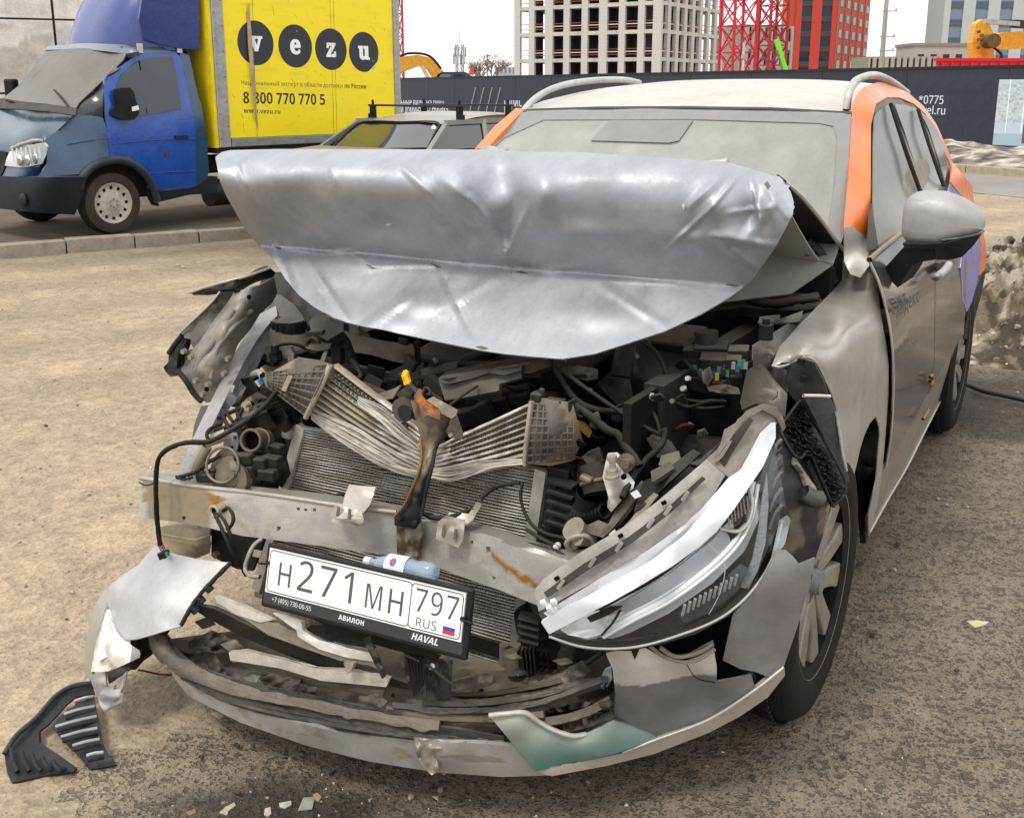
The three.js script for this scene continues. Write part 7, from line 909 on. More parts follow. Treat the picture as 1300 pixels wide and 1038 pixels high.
  for (let i = 0; i < 34; i++) { const x = rr(400, 900), y = 466 + rr(0, 55) + (x > 700 ? rr(0, 70) : 0), z = rr(.02, .24); if (x > 860 && y > 500) continue; const a = rr(-.1, .7) + (i % 4 ? 0 : .8), l = rr(25, 75); part('wire', H([[x, y, z], [x + l * .35 * Math.cos(a), y + l * .35 * Math.sin(a) + rr(4, 12), z + .02], [x + l * .7 * Math.cos(a), y + l * .7 * Math.sin(a) + rr(0, 8), z + .03], [x + l * Math.cos(a), y + l * Math.sin(a), z - .02]], rr(.0018, .0055), { seg: 5 }), M.rubber, i % 9 ? [.012, .012, .012] : [.16, .03, .02], .25); }
  for (let i = 0; i < 26; i++) part('bolt', can(rr(400, 880), rr(450, 540), rr(.1, .32), .006, .007, .01, rr(.6, 1.6), rr(-.5, .5), 6), M.steel, rnd() < .5 ? [.5, .49, .46] : [.2, .17, .13], .3);
  for (let i = 0; i < 24; i++) { const x = rr(395, 560), y = rr(445, 500) + (x - 395) * .12; part('broken_plastic', blk(x, y, rr(.05, .28), rr(.02, .07), rr(.015, .05), rr(.01, .03), rr(-.5, .5), rr(-.6, .6), rr(-.7, .7), .003), M.plastic, rnd() < .3 ? [.11, .1, .085] : [.022, .022, .024], .45); }
}
// ---- headlamp hanging on the driver side
{
  const hl = new THREE.Group(); hl.name = 'headlamp'; car.add(hl);
  const U = (n, g, m, c, d, o) => put(n, g, m, hl, c, d, o);
  U('lamp_housing', S([[684, 780, 0.610], [740, 735, 0.585], [820, 690, 0.540], [890, 630, 0.470], [935, 575, 0.380], [975, 540, 0.270], [993, 580, 0.270], [990, 660, 0.300], [965, 720, 0.360], [930, 765, 0.420], [880, 797, 0.490], [820, 812, 0.540], [760, 818, 0.580], [700, 805, 0.610]], { L: 10, t: .05 }), M.plastic, [.1, .105, .115], .05);
  U('upper_trim', S([[678, 749, .68], [690, 735, .67], [735, 702, .645], [793, 668, .60], [835, 636, .56], [870, 606, .51], [897, 583, .475], [921, 603, .465], [905, 630, .49], [870, 665, .55], [820, 700, .61], [760, 735, .66], [705, 765, .69], [684, 776, .70]], { L: 6, t: .012, ctrl: [[800, 690, .625], [880, 628, .53]] }), M.plastic, [.400, .395, .385], .2, { f: 6 });
  U('trim_slot', S([[690, 752, .695], [740, 716, .672], [800, 680, .632], [850, 642, .575], [892, 604, .51], [896, 608, .51], [855, 648, .575], [805, 687, .635], [745, 724, .677], [694, 758, .70]], { L: 6, t: .003 }), M.matte, [.045, .045, .047], .2);
  for (const [x, y, z] of [[712, 742, .695], [752, 714, .67], [786, 694, .65], [826, 664, .61], [848, 648, .585], [870, 630, .555]]) U('slot_rib', blk(x, y, z, .008, .024, .008, 0, .3, -.5, .002), M.plastic, [.360, .350, .335], .2);
  for (const [x, y, z] of [[707, 734, .672], [788, 680, .625], [843, 638, .565]]) U('hole', blk(x, y, z + .004, .01, .007, .006, 0, .3, .6, 0), M.dark);
  U('upper_arm', S([[897, 583, .47], [912, 570, .45], [926, 552, .42], [940, 530, .38], [955, 520, .35], [972, 517, .31], [986, 525, .30], [988, 537, .30], [972, 548, .34], [950, 590, .42], [926, 606, .46]], { L: 6, t: .012, noise: .003 }), M.plastic, [.300, .285, .255], .4);
  U('arm_strap', S([[938, 534, .40], [950, 520, .37], [970, 512, .33], [986, 516, .31], [994, 528, .3], [998, 542, .3], [994, 548, .3], [986, 530, .31], [968, 520, .34], [950, 530, .38], [932, 556, .43], [918, 580, .46], [908, 588, .47], [914, 566, .45], [920, 545, .43]], { L: 5, t: .008, noise: .004, nf: .08 }), M.plastic, [.200, .190, .170], .5);
  U('dark_gap', S([[912, 578, .462], [936, 546, .42], [952, 530, .385], [957, 533, .385], [930, 575, .44], [920, 592, .46]], { L: 6, t: .004 }), M.matte, [.03, .03, .03], .2);
  U('silver_trim', S([[690, 778, .695], [760, 735, .665], [820, 700, .615], [870, 665, .555], [905, 630, .495], [925, 606, .465], [950, 590, .425], [972, 550, .345], [982, 542, .31], [952, 592, .425], [915, 640, .5], [870, 690, .565], [810, 725, .63], [750, 758, .675], [700, 786, .7]], { L: 6, t: .006, ctrl: [[850, 690, .587], [790, 725, .642]] }), M.clean, [.52, .52, .54], .03);
  // daytime strip: frosted white plastic
  U('light_strip', S([[687, 790, .717], [708, 778, .712], [760, 748, .687], [826, 712, .637], [868, 680, .587], [899, 645, .532], [922, 620, .487], [947, 592, .442], [971, 549, .362], [985, 536, .322], [985, 556, .332], [969, 592, .402], [933, 645, .492], [910, 675, .537], [889, 693, .572], [855, 718, .612], [817, 741, .652], [780, 762, .682], [745, 780, .702], [697, 805, .712]], { L: 6, t: .012, ctrl: [[840, 720, .642], [905, 660, .542], [760, 762, .702]] }), phy({ color: 0xd9dce0, roughness: .22, clearcoat: .8, clearcoatRoughness: .08 }));
  // second bar: bright ribs
  const r0 = [[766, 809, .655], [800, 790, .635], [850, 764, .60], [900, 728, .545], [938, 690, .48], [955, 655, .43], [963, 615, .385]];
  for (let i = 0; i < 6; i++) U('reflector_rib', H(r0.map(([x, y, z], k) => [x - (5 - i) * (2.2 + k * .8), y - (5 - i) * (5.0 - k * .3), z + .004 - (5 - i) * .003]), .0062 - (i % 2) * .0018), i % 2 ? M.clean : M.white, [.8, .8, .8], 0);
  U('reflector_back', S([[735, 800, .655], [790, 765, .635], [850, 728, .585], [905, 685, .52], [940, 645, .45], [960, 610, .38], [968, 650, .40], [945, 700, .46], [905, 740, .54], [850, 778, .60], [800, 803, .63], [765, 815, .65]], { L: 10, t: .006 }), M.clean, [.42, .43, .44], .0);
  // projector
  U('projector', S([[918, 655, .49], [935, 632, .46], [950, 625, .43], [954, 640, .43], [948, 662, .45], [936, 672, .47], [920, 668, .49]], { L: 5, t: .04 }), phy({ color: 0x0b0c0f, roughness: .1, clearcoat: 1 })); for (let i = 0; i < 7; i++) U('lens_fin', H([[924 + i * 4, 650 - i * 3.5, .505 - i * .008], [926 + i * 4, 667 - i * 3, .505 - i * .008]], .0022), M.chrome); U('projector_frame', H([[914, 671, .505], [938, 674, .48], [950, 664, .46], [956, 640, .44], [953, 624, .43]], .004), M.alu, [.6, .6, .6], 0); U('projector_shroud', S([[905, 690, .5], [915, 670, .5], [938, 677, .48], [925, 690, .49], [912, 700, .51]], { L: 5, t: .01 }), M.plastic, [.020, .020, .021], .1);
  U('chrome_bowl', S([[712, 800, .69], [735, 786, .68], [760, 780, .67], [772, 786, .66], [764, 805, .66], [745, 810, .67], [722, 806, .685]], { L: 5, t: .01, ctrl: [[745, 797, .655]] }), M.clean, [.85, .85, .84], 0); U('bowl_edge', H([[764, 806, .665], [778, 790, .66], [788, 774, .65]], .0028), M.plastic, [.020, .020, .020], .1); U('dark_band', S([[745, 784, .675], [775, 770, .665], [790, 770, .655], [770, 782, .665], [750, 790, .675]], { L: 6, t: .004 }), M.plastic, BLK, .1);
  U('lower_trim', S([[696, 806, .70], [740, 813, .675], [800, 813, .635], [860, 800, .58], [920, 772, .5], [960, 735, .44], [962, 742, .44], [925, 782, .5], [885, 804, .555], [840, 818, .605], [800, 826, .635], [750, 826, .67], [712, 818, .69]], { L: 6, t: .014 }), M.plastic, [.020, .021, .022], .35);
  U('lamp_pocket', S([[860, 778, .585], [900, 752, .535], [940, 715, .46], [952, 722, .455], [935, 752, .48], [900, 778, .54], [868, 790, .58]], { L: 7, t: .004 }), M.clean, [.05, .055, .062], 0);
  for (let i = 0; i < 11; i++) { const t = i / 10; U('reflector_tooth', blk(868 + t * 66, 772 - t * 38 + 2, .59 - t * .1, .006, .028, .006, .2, .4, -.15, .001), M.clean, [.4, .4, .4], 0); }
  // ridged side marker
  for (let i = 0; i < 9; i++) { const t = i / 8; U('side_louvre', H([[977 + t * 2, 672 - t * 88, .40 - t * .05], [984 + t * 1, 652 - t * 86, .385 - t * .05], [993 - t * 1, 640 - t * 82, .365 - t * .05]], .0045, { seg: 5 }), M.plastic, i % 2 ? [.05, .05, .053] : [.2, .2, .2], .2); }
  U('side_marker', S([[966, 700, .425], [972, 640, .395], [976, 600, .375], [984, 565, .34], [994, 580, .33], [996, 600, .335], [992, 640, .36], [990, 660, .37], [980, 690, .40]], { L: 7, t: .005 }), M.plastic, [.088, .088, .090], .15);
  U('prism_strip', S([[940, 745, .46], [955, 710, .44], [963, 670, .42], [968, 630, .40], [974, 600, .385], [976, 640, .395], [972, 690, .42], [962, 725, .44], [950, 748, .455]], { L: 6, t: .004 }), phy({ vertexColors: true, color: 0xffffff, roughness: .35, clearcoat: .8, bumpMap: grimeBump, bumpScale: .004 }), [.25, .255, .265], .05);
  // clear cover
  U('lens', S([[684, 786, .72], [697, 808, .715], [740, 820, .69], [800, 820, .655], [860, 806, .605], [920, 780, .53], [958, 745, .47], [982, 705, .425], [993, 662, .39], [1001, 656, .385], [990, 600, .36], [978, 560, .36], [965, 608, .42], [930, 655, .51], [888, 700, .58], [816, 748, .66], [740, 788, .705], [700, 806, .715]].slice(0), { L: 9, t: 0, ctrl: [[880, 760, .60], [950, 690, .485], [800, 795, .67]] }), phy({ color: 0xf4f7f8, transmission: 1, thickness: 0, roughness: .03 }));
  U('lens_edge', H([[697, 808, .717], [740, 821, .693], [800, 822, .657], [860, 807, .607], [920, 781, .533], [958, 746, .472], [982, 706, .427], [994, 660, .392]], .003), M.alu, [.5, .5, .5], .3);
  U('cracked_shard', S([[980, 705, .43], [990, 660, .40], [1000, 654, .395], [1004, 660, .39], [997, 690, .41], [975, 722, .44]], { L: 7, t: .003 }), phy({ color: 0xdfe6e8, transmission: .8, thickness: 0, roughness: .12 }));
  for (const pth of [[[690, 765, .71], [704, 770, .712], [712, 784, .712]], [[900, 690, .555], [920, 715, .53], [915, 750, .54], [900, 780, .55]], [[760, 745, .695], [800, 738, .67], [830, 724, .645]]]) U('crack', H(pth, .0006, { seg: 4 }), M.white);
  for (const [x, y] of [[690, 765], [698, 772], [703, 764]]) U('lamp_clip', blk(x, y, .71, .012, .012, .01, .3, .4, .5, .002), M.white);
}
// ---- bumper corner under it
{
  const b1 = (x, y, z) => y < .36 + .12 * (x - .6) ? [.25, .255, .27, .5] : [.66, .65, .62];
  part('bumper_corner', S([[769, 829, .60], [790, 824, .595], [814, 819, .575], [842, 835, .55], [856, 841, .535], [872, 839, .52], [890, 832, .5], [906, 822, .485], [910, 845, .485], [910, 865, .48], [930, 861, .46], [954, 856, .43], [959, 874, .425], [900, 912, .46], [836, 937, .515], [805, 923, .555], [779, 911, .58], [781, 880, .595], [778, 850, .60]], { L: 6, t: .004, ctrl: [[840, 880, .55], [870, 900, .49], [900, 880, .465], [810, 860, .588]] }), M.silver, [.37, .36, .335], .14, { f: 5, fn: b1 });
  part('bumper_corner', S([[986, 699, .44], [998, 698, .43], [1008, 707, .425], [1015, 716, .42], [1035, 708, .40], [1028, 740, .40], [1018, 779, .39], [1006, 815, .385], [995, 847, .38], [978, 860, .40], [960, 853, .42], [940, 849, .44], [918, 838, .46], [924, 810, .475], [931, 779, .48], [950, 760, .475], [968, 735, .465], [980, 712, .45]], { L: 6, t: .004, ctrl: [[975, 800, .425], [1000, 750, .425], [950, 810, .455]] }), M.silver, [.36, .365, .38], .12, { f: 4 });
  part('lamp_gasket', [H([[838, 822, .57], [856, 833, .555], [874, 832, .54], [895, 824, .515], [905, 816, .5]], .005), H([[822, 818, .585], [845, 834, .565], [865, 840, .55], [885, 838, .53], [908, 824, .5]], .004)], M.plastic, [.340, .320, .270], .4);
  part('vent_grille', S([[876, 828, .51], [905, 812, .48], [907, 820, .485], [890, 830, .505], [878, 834, .515]], { L: 5, t: .006 }), M.plastic, [.300, .285, .250], .4); part('vent_slot', S([[876, 829, .522], [904, 816, .495], [905, 818, .495], [880, 832, .524]], { L: 5, t: .003 }), M.dark);
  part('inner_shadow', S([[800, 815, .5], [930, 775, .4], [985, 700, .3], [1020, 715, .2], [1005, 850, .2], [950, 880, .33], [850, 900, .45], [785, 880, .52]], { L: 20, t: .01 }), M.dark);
  part('crack', H([[872, 843, .537], [880, 856, .525], [888, 862, .517], [908, 866, .49]], .0012, { seg: 4 }), M.dark); part('torn_flap', S([[940, 851, .375], [956, 853, .36], [960, 862, .36], [956, 871, .37], [950, 866, .375]], { L: 4, t: .004, noise: .008, nf: .2 }), M.plastic, [.010, .010, .011], .2); part('torn_notch', S([[800, 822, .598], [814, 819, .59], [806, 838, .594]], { L: 5, t: .003 }), M.plastic, [.015, .015, .015], .2);
  // wheel liner, honeycomb bracket, bent flange of the wing
  part('wheel_liner', S([[990, 550, .25], [1005, 562, .22], [1030, 600, .17], [1045, 635, .14], [1050, 652, .13], [1045, 680, .17], [1035, 710, .21], [1015, 720, .28], [1005, 708, .31], [990, 698, .34], [990, 650, .34], [992, 600, .30]], { L: 8, t: .008, noise: .012, nf: .04 }), M.plastic, [.018, .018, .019], .25, { f: 7, fn: (x, y, z) => { const q = fbm(x * 14, y * 14, z * 14, 3); return y > .62 && y < .7 && q > .56 ? [.12, .098, .07, .6] : [.02, .021, .023]; } });
  part('bent_metal', S([[1004, 578, .24], [1012, 583, .235], [1022, 598, .22], [1036, 618, .2], [1042, 634, .19], [1040, 640, .19], [1028, 628, .21], [1020, 600, .23]], { L: 5, t: .01, noise: .014, nf: .09 }), M.alu, [.42, .4, .36], .3); part('hose_end', [H([[1020, 625, .25], [1030, 632, .24], [1042, 634, .22]], .02)], M.plastic, [.096, .096, .096], .4);
  const hb = new THREE.Group(); hb.name = 'crash_foam_bracket'; car.add(hb);
  put('bracket_plate', S([[1017, 508, .14], [998, 532, .2], [992, 547, .23], [1015, 582, .23], [1026, 572, .2], [1042, 605, .17], [1058, 643, .15], [1073, 624, .1], [1074, 613, .09], [1050, 565, .1], [1021, 514, .13]], { L: 8, t: .008 }), M.plastic, hb, [.014, .015, .016], .3);
  const bp = [[1017, 508, .14], [998, 532, .2], [992, 547, .23], [1015, 582, .23], [1026, 572, .2], [1042, 605, .17], [1058, 643, .15], [1073, 624, .1], [1074, 613, .09], [1050, 565, .1], [1021, 514, .13]], hz = rbf(bp);
  const inside = (x, y) => { let r = false; bp.forEach((a, i) => { const b = bp[(i + bp.length - 1) % bp.length]; if ((a[1] > y) !== (b[1] > y) && x < (b[0] - a[0]) * (y - a[1]) / (b[1] - a[1]) + a[0]) r = !r; }); return r; };
  for (let j = 0; j < 22; j++) for (let i = 0; i < 14; i++) { const a = (i - 7 + (j % 2) * .5) * 7.2, b = (j - 11) * 6.4, x = 1036 + a * .86 + b * .5 + rr(-.8, .8), y = 574 - a * .5 + b * .86 + rr(-.8, .8); if (!inside(x + 3, y) || !inside(x - 3, y)) continue; const big = rnd() < .22, R = (big ? 5.2 : rr(2.6, 3.9)) / 1300 * 2.25, q = Q(x, y, hz(x, y) + .014); const g = new THREE.CylinderGeometry(R, R * .9, .022, big ? 18 : rnd() < .3 ? 3 : 6, 1, true); g.rotateX(Math.PI / 2).rotateX(-.25).rotateY(.2).translate(q.x, q.y, q.z); put('honeycomb_cell', boxUV(soup(g)), M.plastic, hb, [.11, .113, .12], .1); }
  put('bracket_edge', [H([[1021, 514, .15], [1050, 565, .12], [1074, 613, .105], [1073, 625, .115], [1058, 643, .165]], .0035), H([[1017, 508, .155], [998, 532, .215], [992, 547, .245], [1015, 582, .245], [1026, 572, .215], [1042, 605, .185], [1058, 643, .165]], .0035)], M.plastic, hb, [.030, .031, .033], .3);
  part('fender_flange', S([[1020, 502, .20], [1054, 503, .13], [1062, 520, .12], [1068, 560, .09], [1076, 597, .06], [1080, 614, .04], [1070, 606, .07], [1058, 580, .1], [1042, 545, .14], [1024, 510, .19]], { L: 6, t: .004, noise: .004 }), M.metal, [.096, .100, .104], .15); part('flange_edge', H([[1020, 502, .205], [1036, 502, .175], [1054, 503, .14]], .004), M.alu, [.75, .75, .74], 0);
  part('scratch_edge', H([[1062, 523, .125], [1068, 560, .1], [1071, 580, .09], [1075, 597, .075]], .0035, { rough: .004 }), M.alu, [.6, .66, .7], 0);
}
// ---- lower bumper, grille remains, lip
{
  const lip = (x, y, z) => { const q = fbm(x * 14, y * 30, z * 14, 4); return q > .76 ? [.4, .48, .46, .4] : q > .66 ? [.42, .39, .33] : [.52, .525, .53, .5]; };
  const lt = [[226, 846, .84], [244, 869, .845], [280, 890, .85], [325, 905, .85], [429, 929, .835], [529, 940, .80], [616, 944, .765], [680, 950, .72]], lb = [[700, 984, .68], [637, 986, .735], [554, 980, .775], [471, 967, .81], [388, 946, .835], [305, 917, .845], [240, 884, .84]];
  part('bumper_lip', S([...lt, ...lb], { L: 6, t: .01, ctrl: [[400, 934, .85], [560, 960, .80]] }), M.silver, [.5, .5, .48], .35, { f: 8, fn: lip });
  part('bumper_lip', S([[680, 979, .70], [790, 956, .565], [836, 938, .525], [900, 914, .46], [959, 877, .425], [996, 847, .385], [997, 857, .375], [975, 885, .39], [940, 909, .42], [900, 930, .45], [830, 957, .52], [770, 972, .6], [700, 985, .69]], { L: 6, t: .012 }), M.dusty, [.5, .47, .42], .5); part('lip_edge', H([[790, 955, .575], [836, 937.5, .53], [900, 913, .47], [958, 876, .433], [995, 847, .393]], .0035), M.silver, [.6, .6, .58], .1);
  part('lip_return', S([[211, 836, .82], [226, 846, .835], [244, 869, .84], [262, 880, .83], [258, 895, .8], [240, 884, .83], [222, 862, .83]], { L: 6, t: .01 }), M.dusty, [.42, .4, .35], .5);
  part('under_tray', S([[205, 812, .74], [300, 800, .62], [420, 800, .55], [560, 830, .5], [680, 850, .45], [770, 850, .42], [790, 900, .52], [700, 930, .62], [620, 930, .72], [500, 920, .79], [400, 905, .82], [300, 885, .83], [240, 862, .82], [212, 835, .80]], { L: 9, t: .01, noise: .02, nf: .03 }), M.matte, [.13, .105, .075], .5, { f: 8, fn: (x, y, z) => { const q = fbm(x * 12, y * 12, z * 12, 4); return q > .55 ? [.24, .195, .14] : [.09, .072, .052]; } });
  const ribbon = (p, r) => { const w = r * 620, c = curveOut(p, 5, false), n = c.map((q, i) => { const a = c[Math.max(0, i - 1)], b = c[Math.min(c.length - 1, i + 1)], l = Math.hypot(b[0] - a[0], b[1] - a[1]); return [-(b[1] - a[1]) / l * w, (b[0] - a[0]) / l * w]; }); const up = c.map((q, i) => { const k = 1 + .3 * (fbm(q[0] * .06, i * .7, r * 900, 2) - .5); return [q[0] - n[i][0] * k, q[1] - n[i][1] * k, q[2] - r * .8]; }), dn = c.map((q, i) => [q[0] + n[i][0], q[1] + n[i][1], q[2] + r * .5]).reverse(); return S([...up, ...dn], { L: 7, t: .014, noise: .002, nf: .2 }); };
  const rails = [[[[196, 806, .80], [205, 822, .81], [222, 840, .83], [265, 862, .845], [318, 880, .845], [409, 898, .83], [496, 914, .80], [560, 922, .775]], .010, [0.149, 0.135, 0.113]], [[[205, 806, .79], [230, 836, .83], [270, 856, .84], [325, 872, .84], [410, 889, .825], [495, 905, .795], [560, 914, .77]], .008, [0.020, 0.020, 0.021]], [[[222, 850, .84], [265, 873, .855], [325, 892, .852], [420, 911, .835], [520, 928, .80], [620, 936, .75]], .007, [0.023, 0.023, 0.023]], [[[230, 858, .845], [270, 880, .858], [330, 899, .856], [430, 920, .838], [530, 934, .803], [640, 941, .74]], .006, [0.036, 0.034, 0.032]], [[[490, 900, .79], [560, 910, .77], [640, 912, .735], [690, 906, .7]], .007, [0.113, 0.101, 0.081]], [[[500, 896, .78], [560, 903, .76], [630, 903, .73], [680, 896, .69], [730, 880, .64], [765, 866, .6]], .006, [0.023, 0.023, 0.023]], [[[515, 890, .76], [570, 893, .745], [630, 890, .715], [690, 880, .67], [740, 866, .62], [772, 862, .59]], .0065, [0.063, 0.059, 0.050]], [[[560, 880, .71], [620, 880, .69], [680, 871, .65], [730, 862, .61], [768, 872, .59]], .005, [0.013, 0.013, 0.013]], [[[640, 915, .74], [690, 916, .70], [740, 905, .65], [775, 888, .6]], .009, [0.090, 0.077, 0.059]], [[[700, 912, .67], [740, 905, .64], [776, 893, .6]], .011, [0.023, 0.022, 0.020]], [[[715, 924, .67], [750, 915, .63], [778, 905, .59]], .011, [0.027, 0.025, 0.023]]];
  for (const [p, r, c] of rails) part('grille_rail', ribbon(p, r), M.plastic, c, .5);
  part('rail_face', S([[196, 806, .80], [222, 840, .83], [265, 862, .845], [318, 880, .845], [409, 898, .83], [496, 914, .80], [600, 928, .76], [640, 936, .74], [640, 946, .74], [529, 938, .80], [429, 927, .835], [325, 903, .85], [262, 880, .85], [226, 848, .84], [200, 818, .8]], { L: 7, t: .006, noise: .004 }), M.plastic, [.030, .029, .027], .45);
  // corner aero piece, painted green-grey
  const aero = (x, y, z) => { const q = fbm(x * 10, y * 10, z * 10, 3), d = clamp((.30 - y) * 9 + .5 * (x - .5)); return [mixn(.36, .10, d), mixn(.38, .25, d), mixn(.345, .225, d), q > .6 ? .9 : .4]; };
  part('corner_aero', S([[621, 908, .77], [645, 906, .755], [666, 905, .735], [685, 918, .71], [704, 928, .69], [729, 935, .665], [755, 926, .635], [779, 914, .6], [806, 925, .565], [834, 937, .53], [780, 957, .60], [730, 968, .655], [680, 979, .71], [650, 943, .75]], { L: 5, t: .012, ctrl: [[690, 950, .715], [740, 948, .665], [650, 918, .76]] }), M.wrap, [.3, .33, .3], .3, { f: 7, fn: aero }); part('aero_edge', H([[621, 908, .775], [645, 905.5, .76], [666, 904.5, .74], [685, 917, .715], [704, 927, .695], [729, 934, .67], [744, 932, .65]], .006, { rough: .002 }), M.alu, [.62, .61, .58], .2);
  part('torn_strip', S([[525, 935, .815], [560, 940, .80], [562, 950, .80], [552, 955, .805], [558, 978, .80], [548, 984, .805], [535, 972, .81], [528, 955, .815]], { L: 5, t: .003, noise: .016, nf: .1 }), M.dusty, [.33, .31, .27], .4);
  // two long bars of the broken grille
  const bar = (n, poly, m, c, d) => part(n, S(poly, { L: 6, t: .012, noise: .003, nf: .08 }), m, c, d);
  bar('grille_bar', [[266, 763, .77], [274, 757, .77], [318, 776, .79], [360, 800, .81], [396, 814, .815], [440, 826, .81], [471, 832, .80], [480, 850, .79], [471, 845, .795], [430, 838, .81], [390, 824, .815], [340, 806, .80], [310, 785, .79]], M.plastic, [.340, .310, .260], .4);
  bar('grille_chrome', [[272, 757, .78], [310, 770, .79], [346, 787, .80], [330, 790, .80], [300, 780, .79], [275, 765, .78]], M.alu, [.72, .7, .64], .35);
  bar('grille_chrome', [[346, 778, .82], [356, 780, .82], [382, 789, .825], [384, 800, .825], [404, 812, .82], [440, 822, .81], [475, 830, .80], [476, 840, .80], [438, 834, .815], [405, 824, .825], [378, 808, .83], [376, 800, .83]], M.silver, [.85, .85, .85], .1); bar('dark_infill', [[386, 800, .81], [396, 793, .81], [430, 795, .80], [455, 808, .795], [475, 824, .79], [440, 818, .80], [405, 808, .81]], M.plastic, [.015, .015, .016], .4);
  bar('grille_bar', [[232, 765, .75], [270, 772, .77], [320, 796, .79], [380, 822, .80], [430, 838, .795], [480, 856, .78], [520, 868, .76], [520, 876, .76], [470, 866, .78], [420, 852, .79], [370, 834, .79], [310, 810, .78], [262, 784, .76]], M.plastic, [.018, .018, .018], .5);
  bar('grille_chrome', [[290, 828, .80], [310, 826, .80], [363, 838, .81], [400, 848, .81], [450, 852, .80], [494, 862, .785], [490, 872, .785], [450, 868, .8], [408, 864, .81], [354, 848, .81], [292, 838, .80]], M.alu, [.66, .64, .58], .4); bar('grille_bar', [[294, 840, .79], [354, 851, .80], [408, 868, .80], [450, 873, .79], [488, 877, .78], [486, 884, .78], [440, 878, .79], [400, 872, .79], [340, 856, .79]], M.plastic, [.136, .120, .096], .5);
  bar('chip', [[436, 841, .82], [449, 842, .82], [446, 850, .82], [440, 856, .82]], M.matte, [.42, .36, .26], .2);
  // torn black pieces
  const tp = [[[[512, 828, .79], [540, 832, .77], [543, 855, .77], [537, 880, .78], [530, 892, .79], [524, 880, .79], [514, 858, .79]], [.05, .05, .052]], [[[540, 832, .76], [556, 836, .75], [556, 888, .75], [541, 890, .76]], [.06, .062, .065]], [[[556, 836, .745], [574, 838, .74], [572, 892, .74], [558, 890, .745]], [.07, .072, .075]], [[[461, 812, .83], [468, 808, .83], [479, 828, .83], [490, 858, .82], [485, 862, .82], [474, 840, .83]], [.05, .052, .052]], [[[238, 815, .77], [268, 800, .75], [305, 815, .76], [300, 830, .77], [285, 828, .77], [262, 836, .78], [240, 825, .78]], [.04, .038, .035]], [[[262, 836, .80], [270, 828, .8], [290, 860, .81], [302, 872, .81], [285, 866, .815], [264, 850, .81]], [.05, .046, .04]], [[[226, 825, .78], [244, 830, .78], [248, 842, .79], [236, 850, .80], [228, 842, .79]], [.035, .033, .03]], [[[302, 860, .81], [318, 856, .81], [330, 858, .81], [322, 880, .82], [310, 878, .82]], [.16, .19, .17]], [[[330, 862, .8], [350, 850, .79], [382, 862, .8], [372, 884, .81], [356, 874, .8], [342, 882, .81]], [.075, .066, .052]], [[[384, 870, .8], [402, 872, .8], [398, 890, .81], [382, 886, .81]], [.06, .054, .045]], [[[455, 884, .79], [480, 880, .78], [492, 890, .78], [478, 906, .79], [456, 898, .79]], [.13, .12, .1]], [[[574, 865, .72], [600, 858, .7], [630, 852, .68], [622, 870, .69], [600, 878, .7], [580, 880, .72]], [.15, .135, .11]], [[[660, 866, .64], [690, 862, .62], [730, 845, .58], [745, 850, .57], [740, 866, .6], [700, 876, .64]], [.1, .09, .07]]];
  for (const [poly, c] of tp) part('broken_plastic', S(poly, { L: 5, t: .004, noise: .014, nf: .12 }), M.plastic, c, .4);
  for (let i = 0; i < 6; i++) part('duct_rib', H([[516 + i * 4.2, 830 + i * .7, .80], [520 + i * 3.6, 855, .80], [526 + i * 2, 884 - i * 3, .80]], .0035, { seg: 4 }), M.plastic, [.022, .022, .024], .3);
  part('push_clip', can(548, 846, .78, .006, .006, .008, Math.PI / 2), M.white); part('wire', H([[512, 830, .80], [530, 838, .80], [548, 848, .785], [565, 862, .76], [578, 870, .74]], .003), M.rubber, [.128, .120, .104], .4);
  // lower right: pipe, mount, blue bottle cap rubbish
  part('drain_pipe', [can(652, 840, .5, .022, .022, .05, 0, .1), can(640, 832, .46, .012, .012, .06, 0, 0)], M.alu, [.22, .2, .16], .5); part('finned_block', [blk(668, 838, .46, .05, .05, .05, 0, .2, .1), ...[...Array(5)].map((_, i) => blk(660 + i * 5, 838, .5, .004, .06, .02, 0, .2, .1, 0)), blk(668, 862, .46, .05, .06, .05, 0, .2, .1)], M.plastic, [.020, .018, .016], .5); part('lattice_guard', [...[...Array(4)].map((_, i) => blk(690 + i * 0, 826 + i * 8, .47, .034, .004, .01, 0, .2, .05, 0)), ...[...Array(3)].map((_, i) => blk(684 + i * 6, 838, .472, .004, .045, .01, 0, .2, .05, 0))], M.plastic, [.025, .024, .022], .4);
  part('bracket_plate', S([[652, 778, .5], [665, 768, .5], [680, 800, .5], [690, 812, .5], [672, 815, .5], [656, 805, .5]], { L: 6, t: .02, noise: .008, nf: .08 }), M.plastic, [.013, .013, .015], .25); for (let i = 0; i < 4; i++) part('louvre', blk(672, 784 + i * 9, .51, .05, .004, .03, .3, .2, -.1, 0), M.plastic, [.015, .015, .017], .3);
  part('body_mount', [can(720, 832, .46, .02, .024, .02, Math.PI / 2, 0), blk(722, 850, .45, .05, .07, .03, 0, .2, .1)], M.metal, [.080, .072, .060], .5); part('chassis_leg', S([[735, 850, .42], [760, 830, .4], [775, 832, .42], [772, 870, .5], [745, 880, .52], [715, 870, .5]], { L: 7, t: .02 }), M.metal, [.120, .100, .072], .5); part('sway_link', H([[690, 868, .58], [720, 856, .56], [750, 838, .53], [765, 828, .52]], .006), M.metal, [.025, .023, .020], .4);
  part('blue_strap', H([[752, 870, .61], [758, 866, .61], [766, 867, .60], [762, 871, .61]], .0035), std({ color: 0x2a5f9c, roughness: .6 }), null); part('clear_foil', S([[762, 862, .585], [768, 848, .575], [776, 845, .57], [777, 862, .58], [770, 872, .59]], { L: 4, t: .002, noise: .01, nf: .15 }), phy({ color: 0xcfdbe2, transmission: .6, roughness: .2, thickness: 0 }));
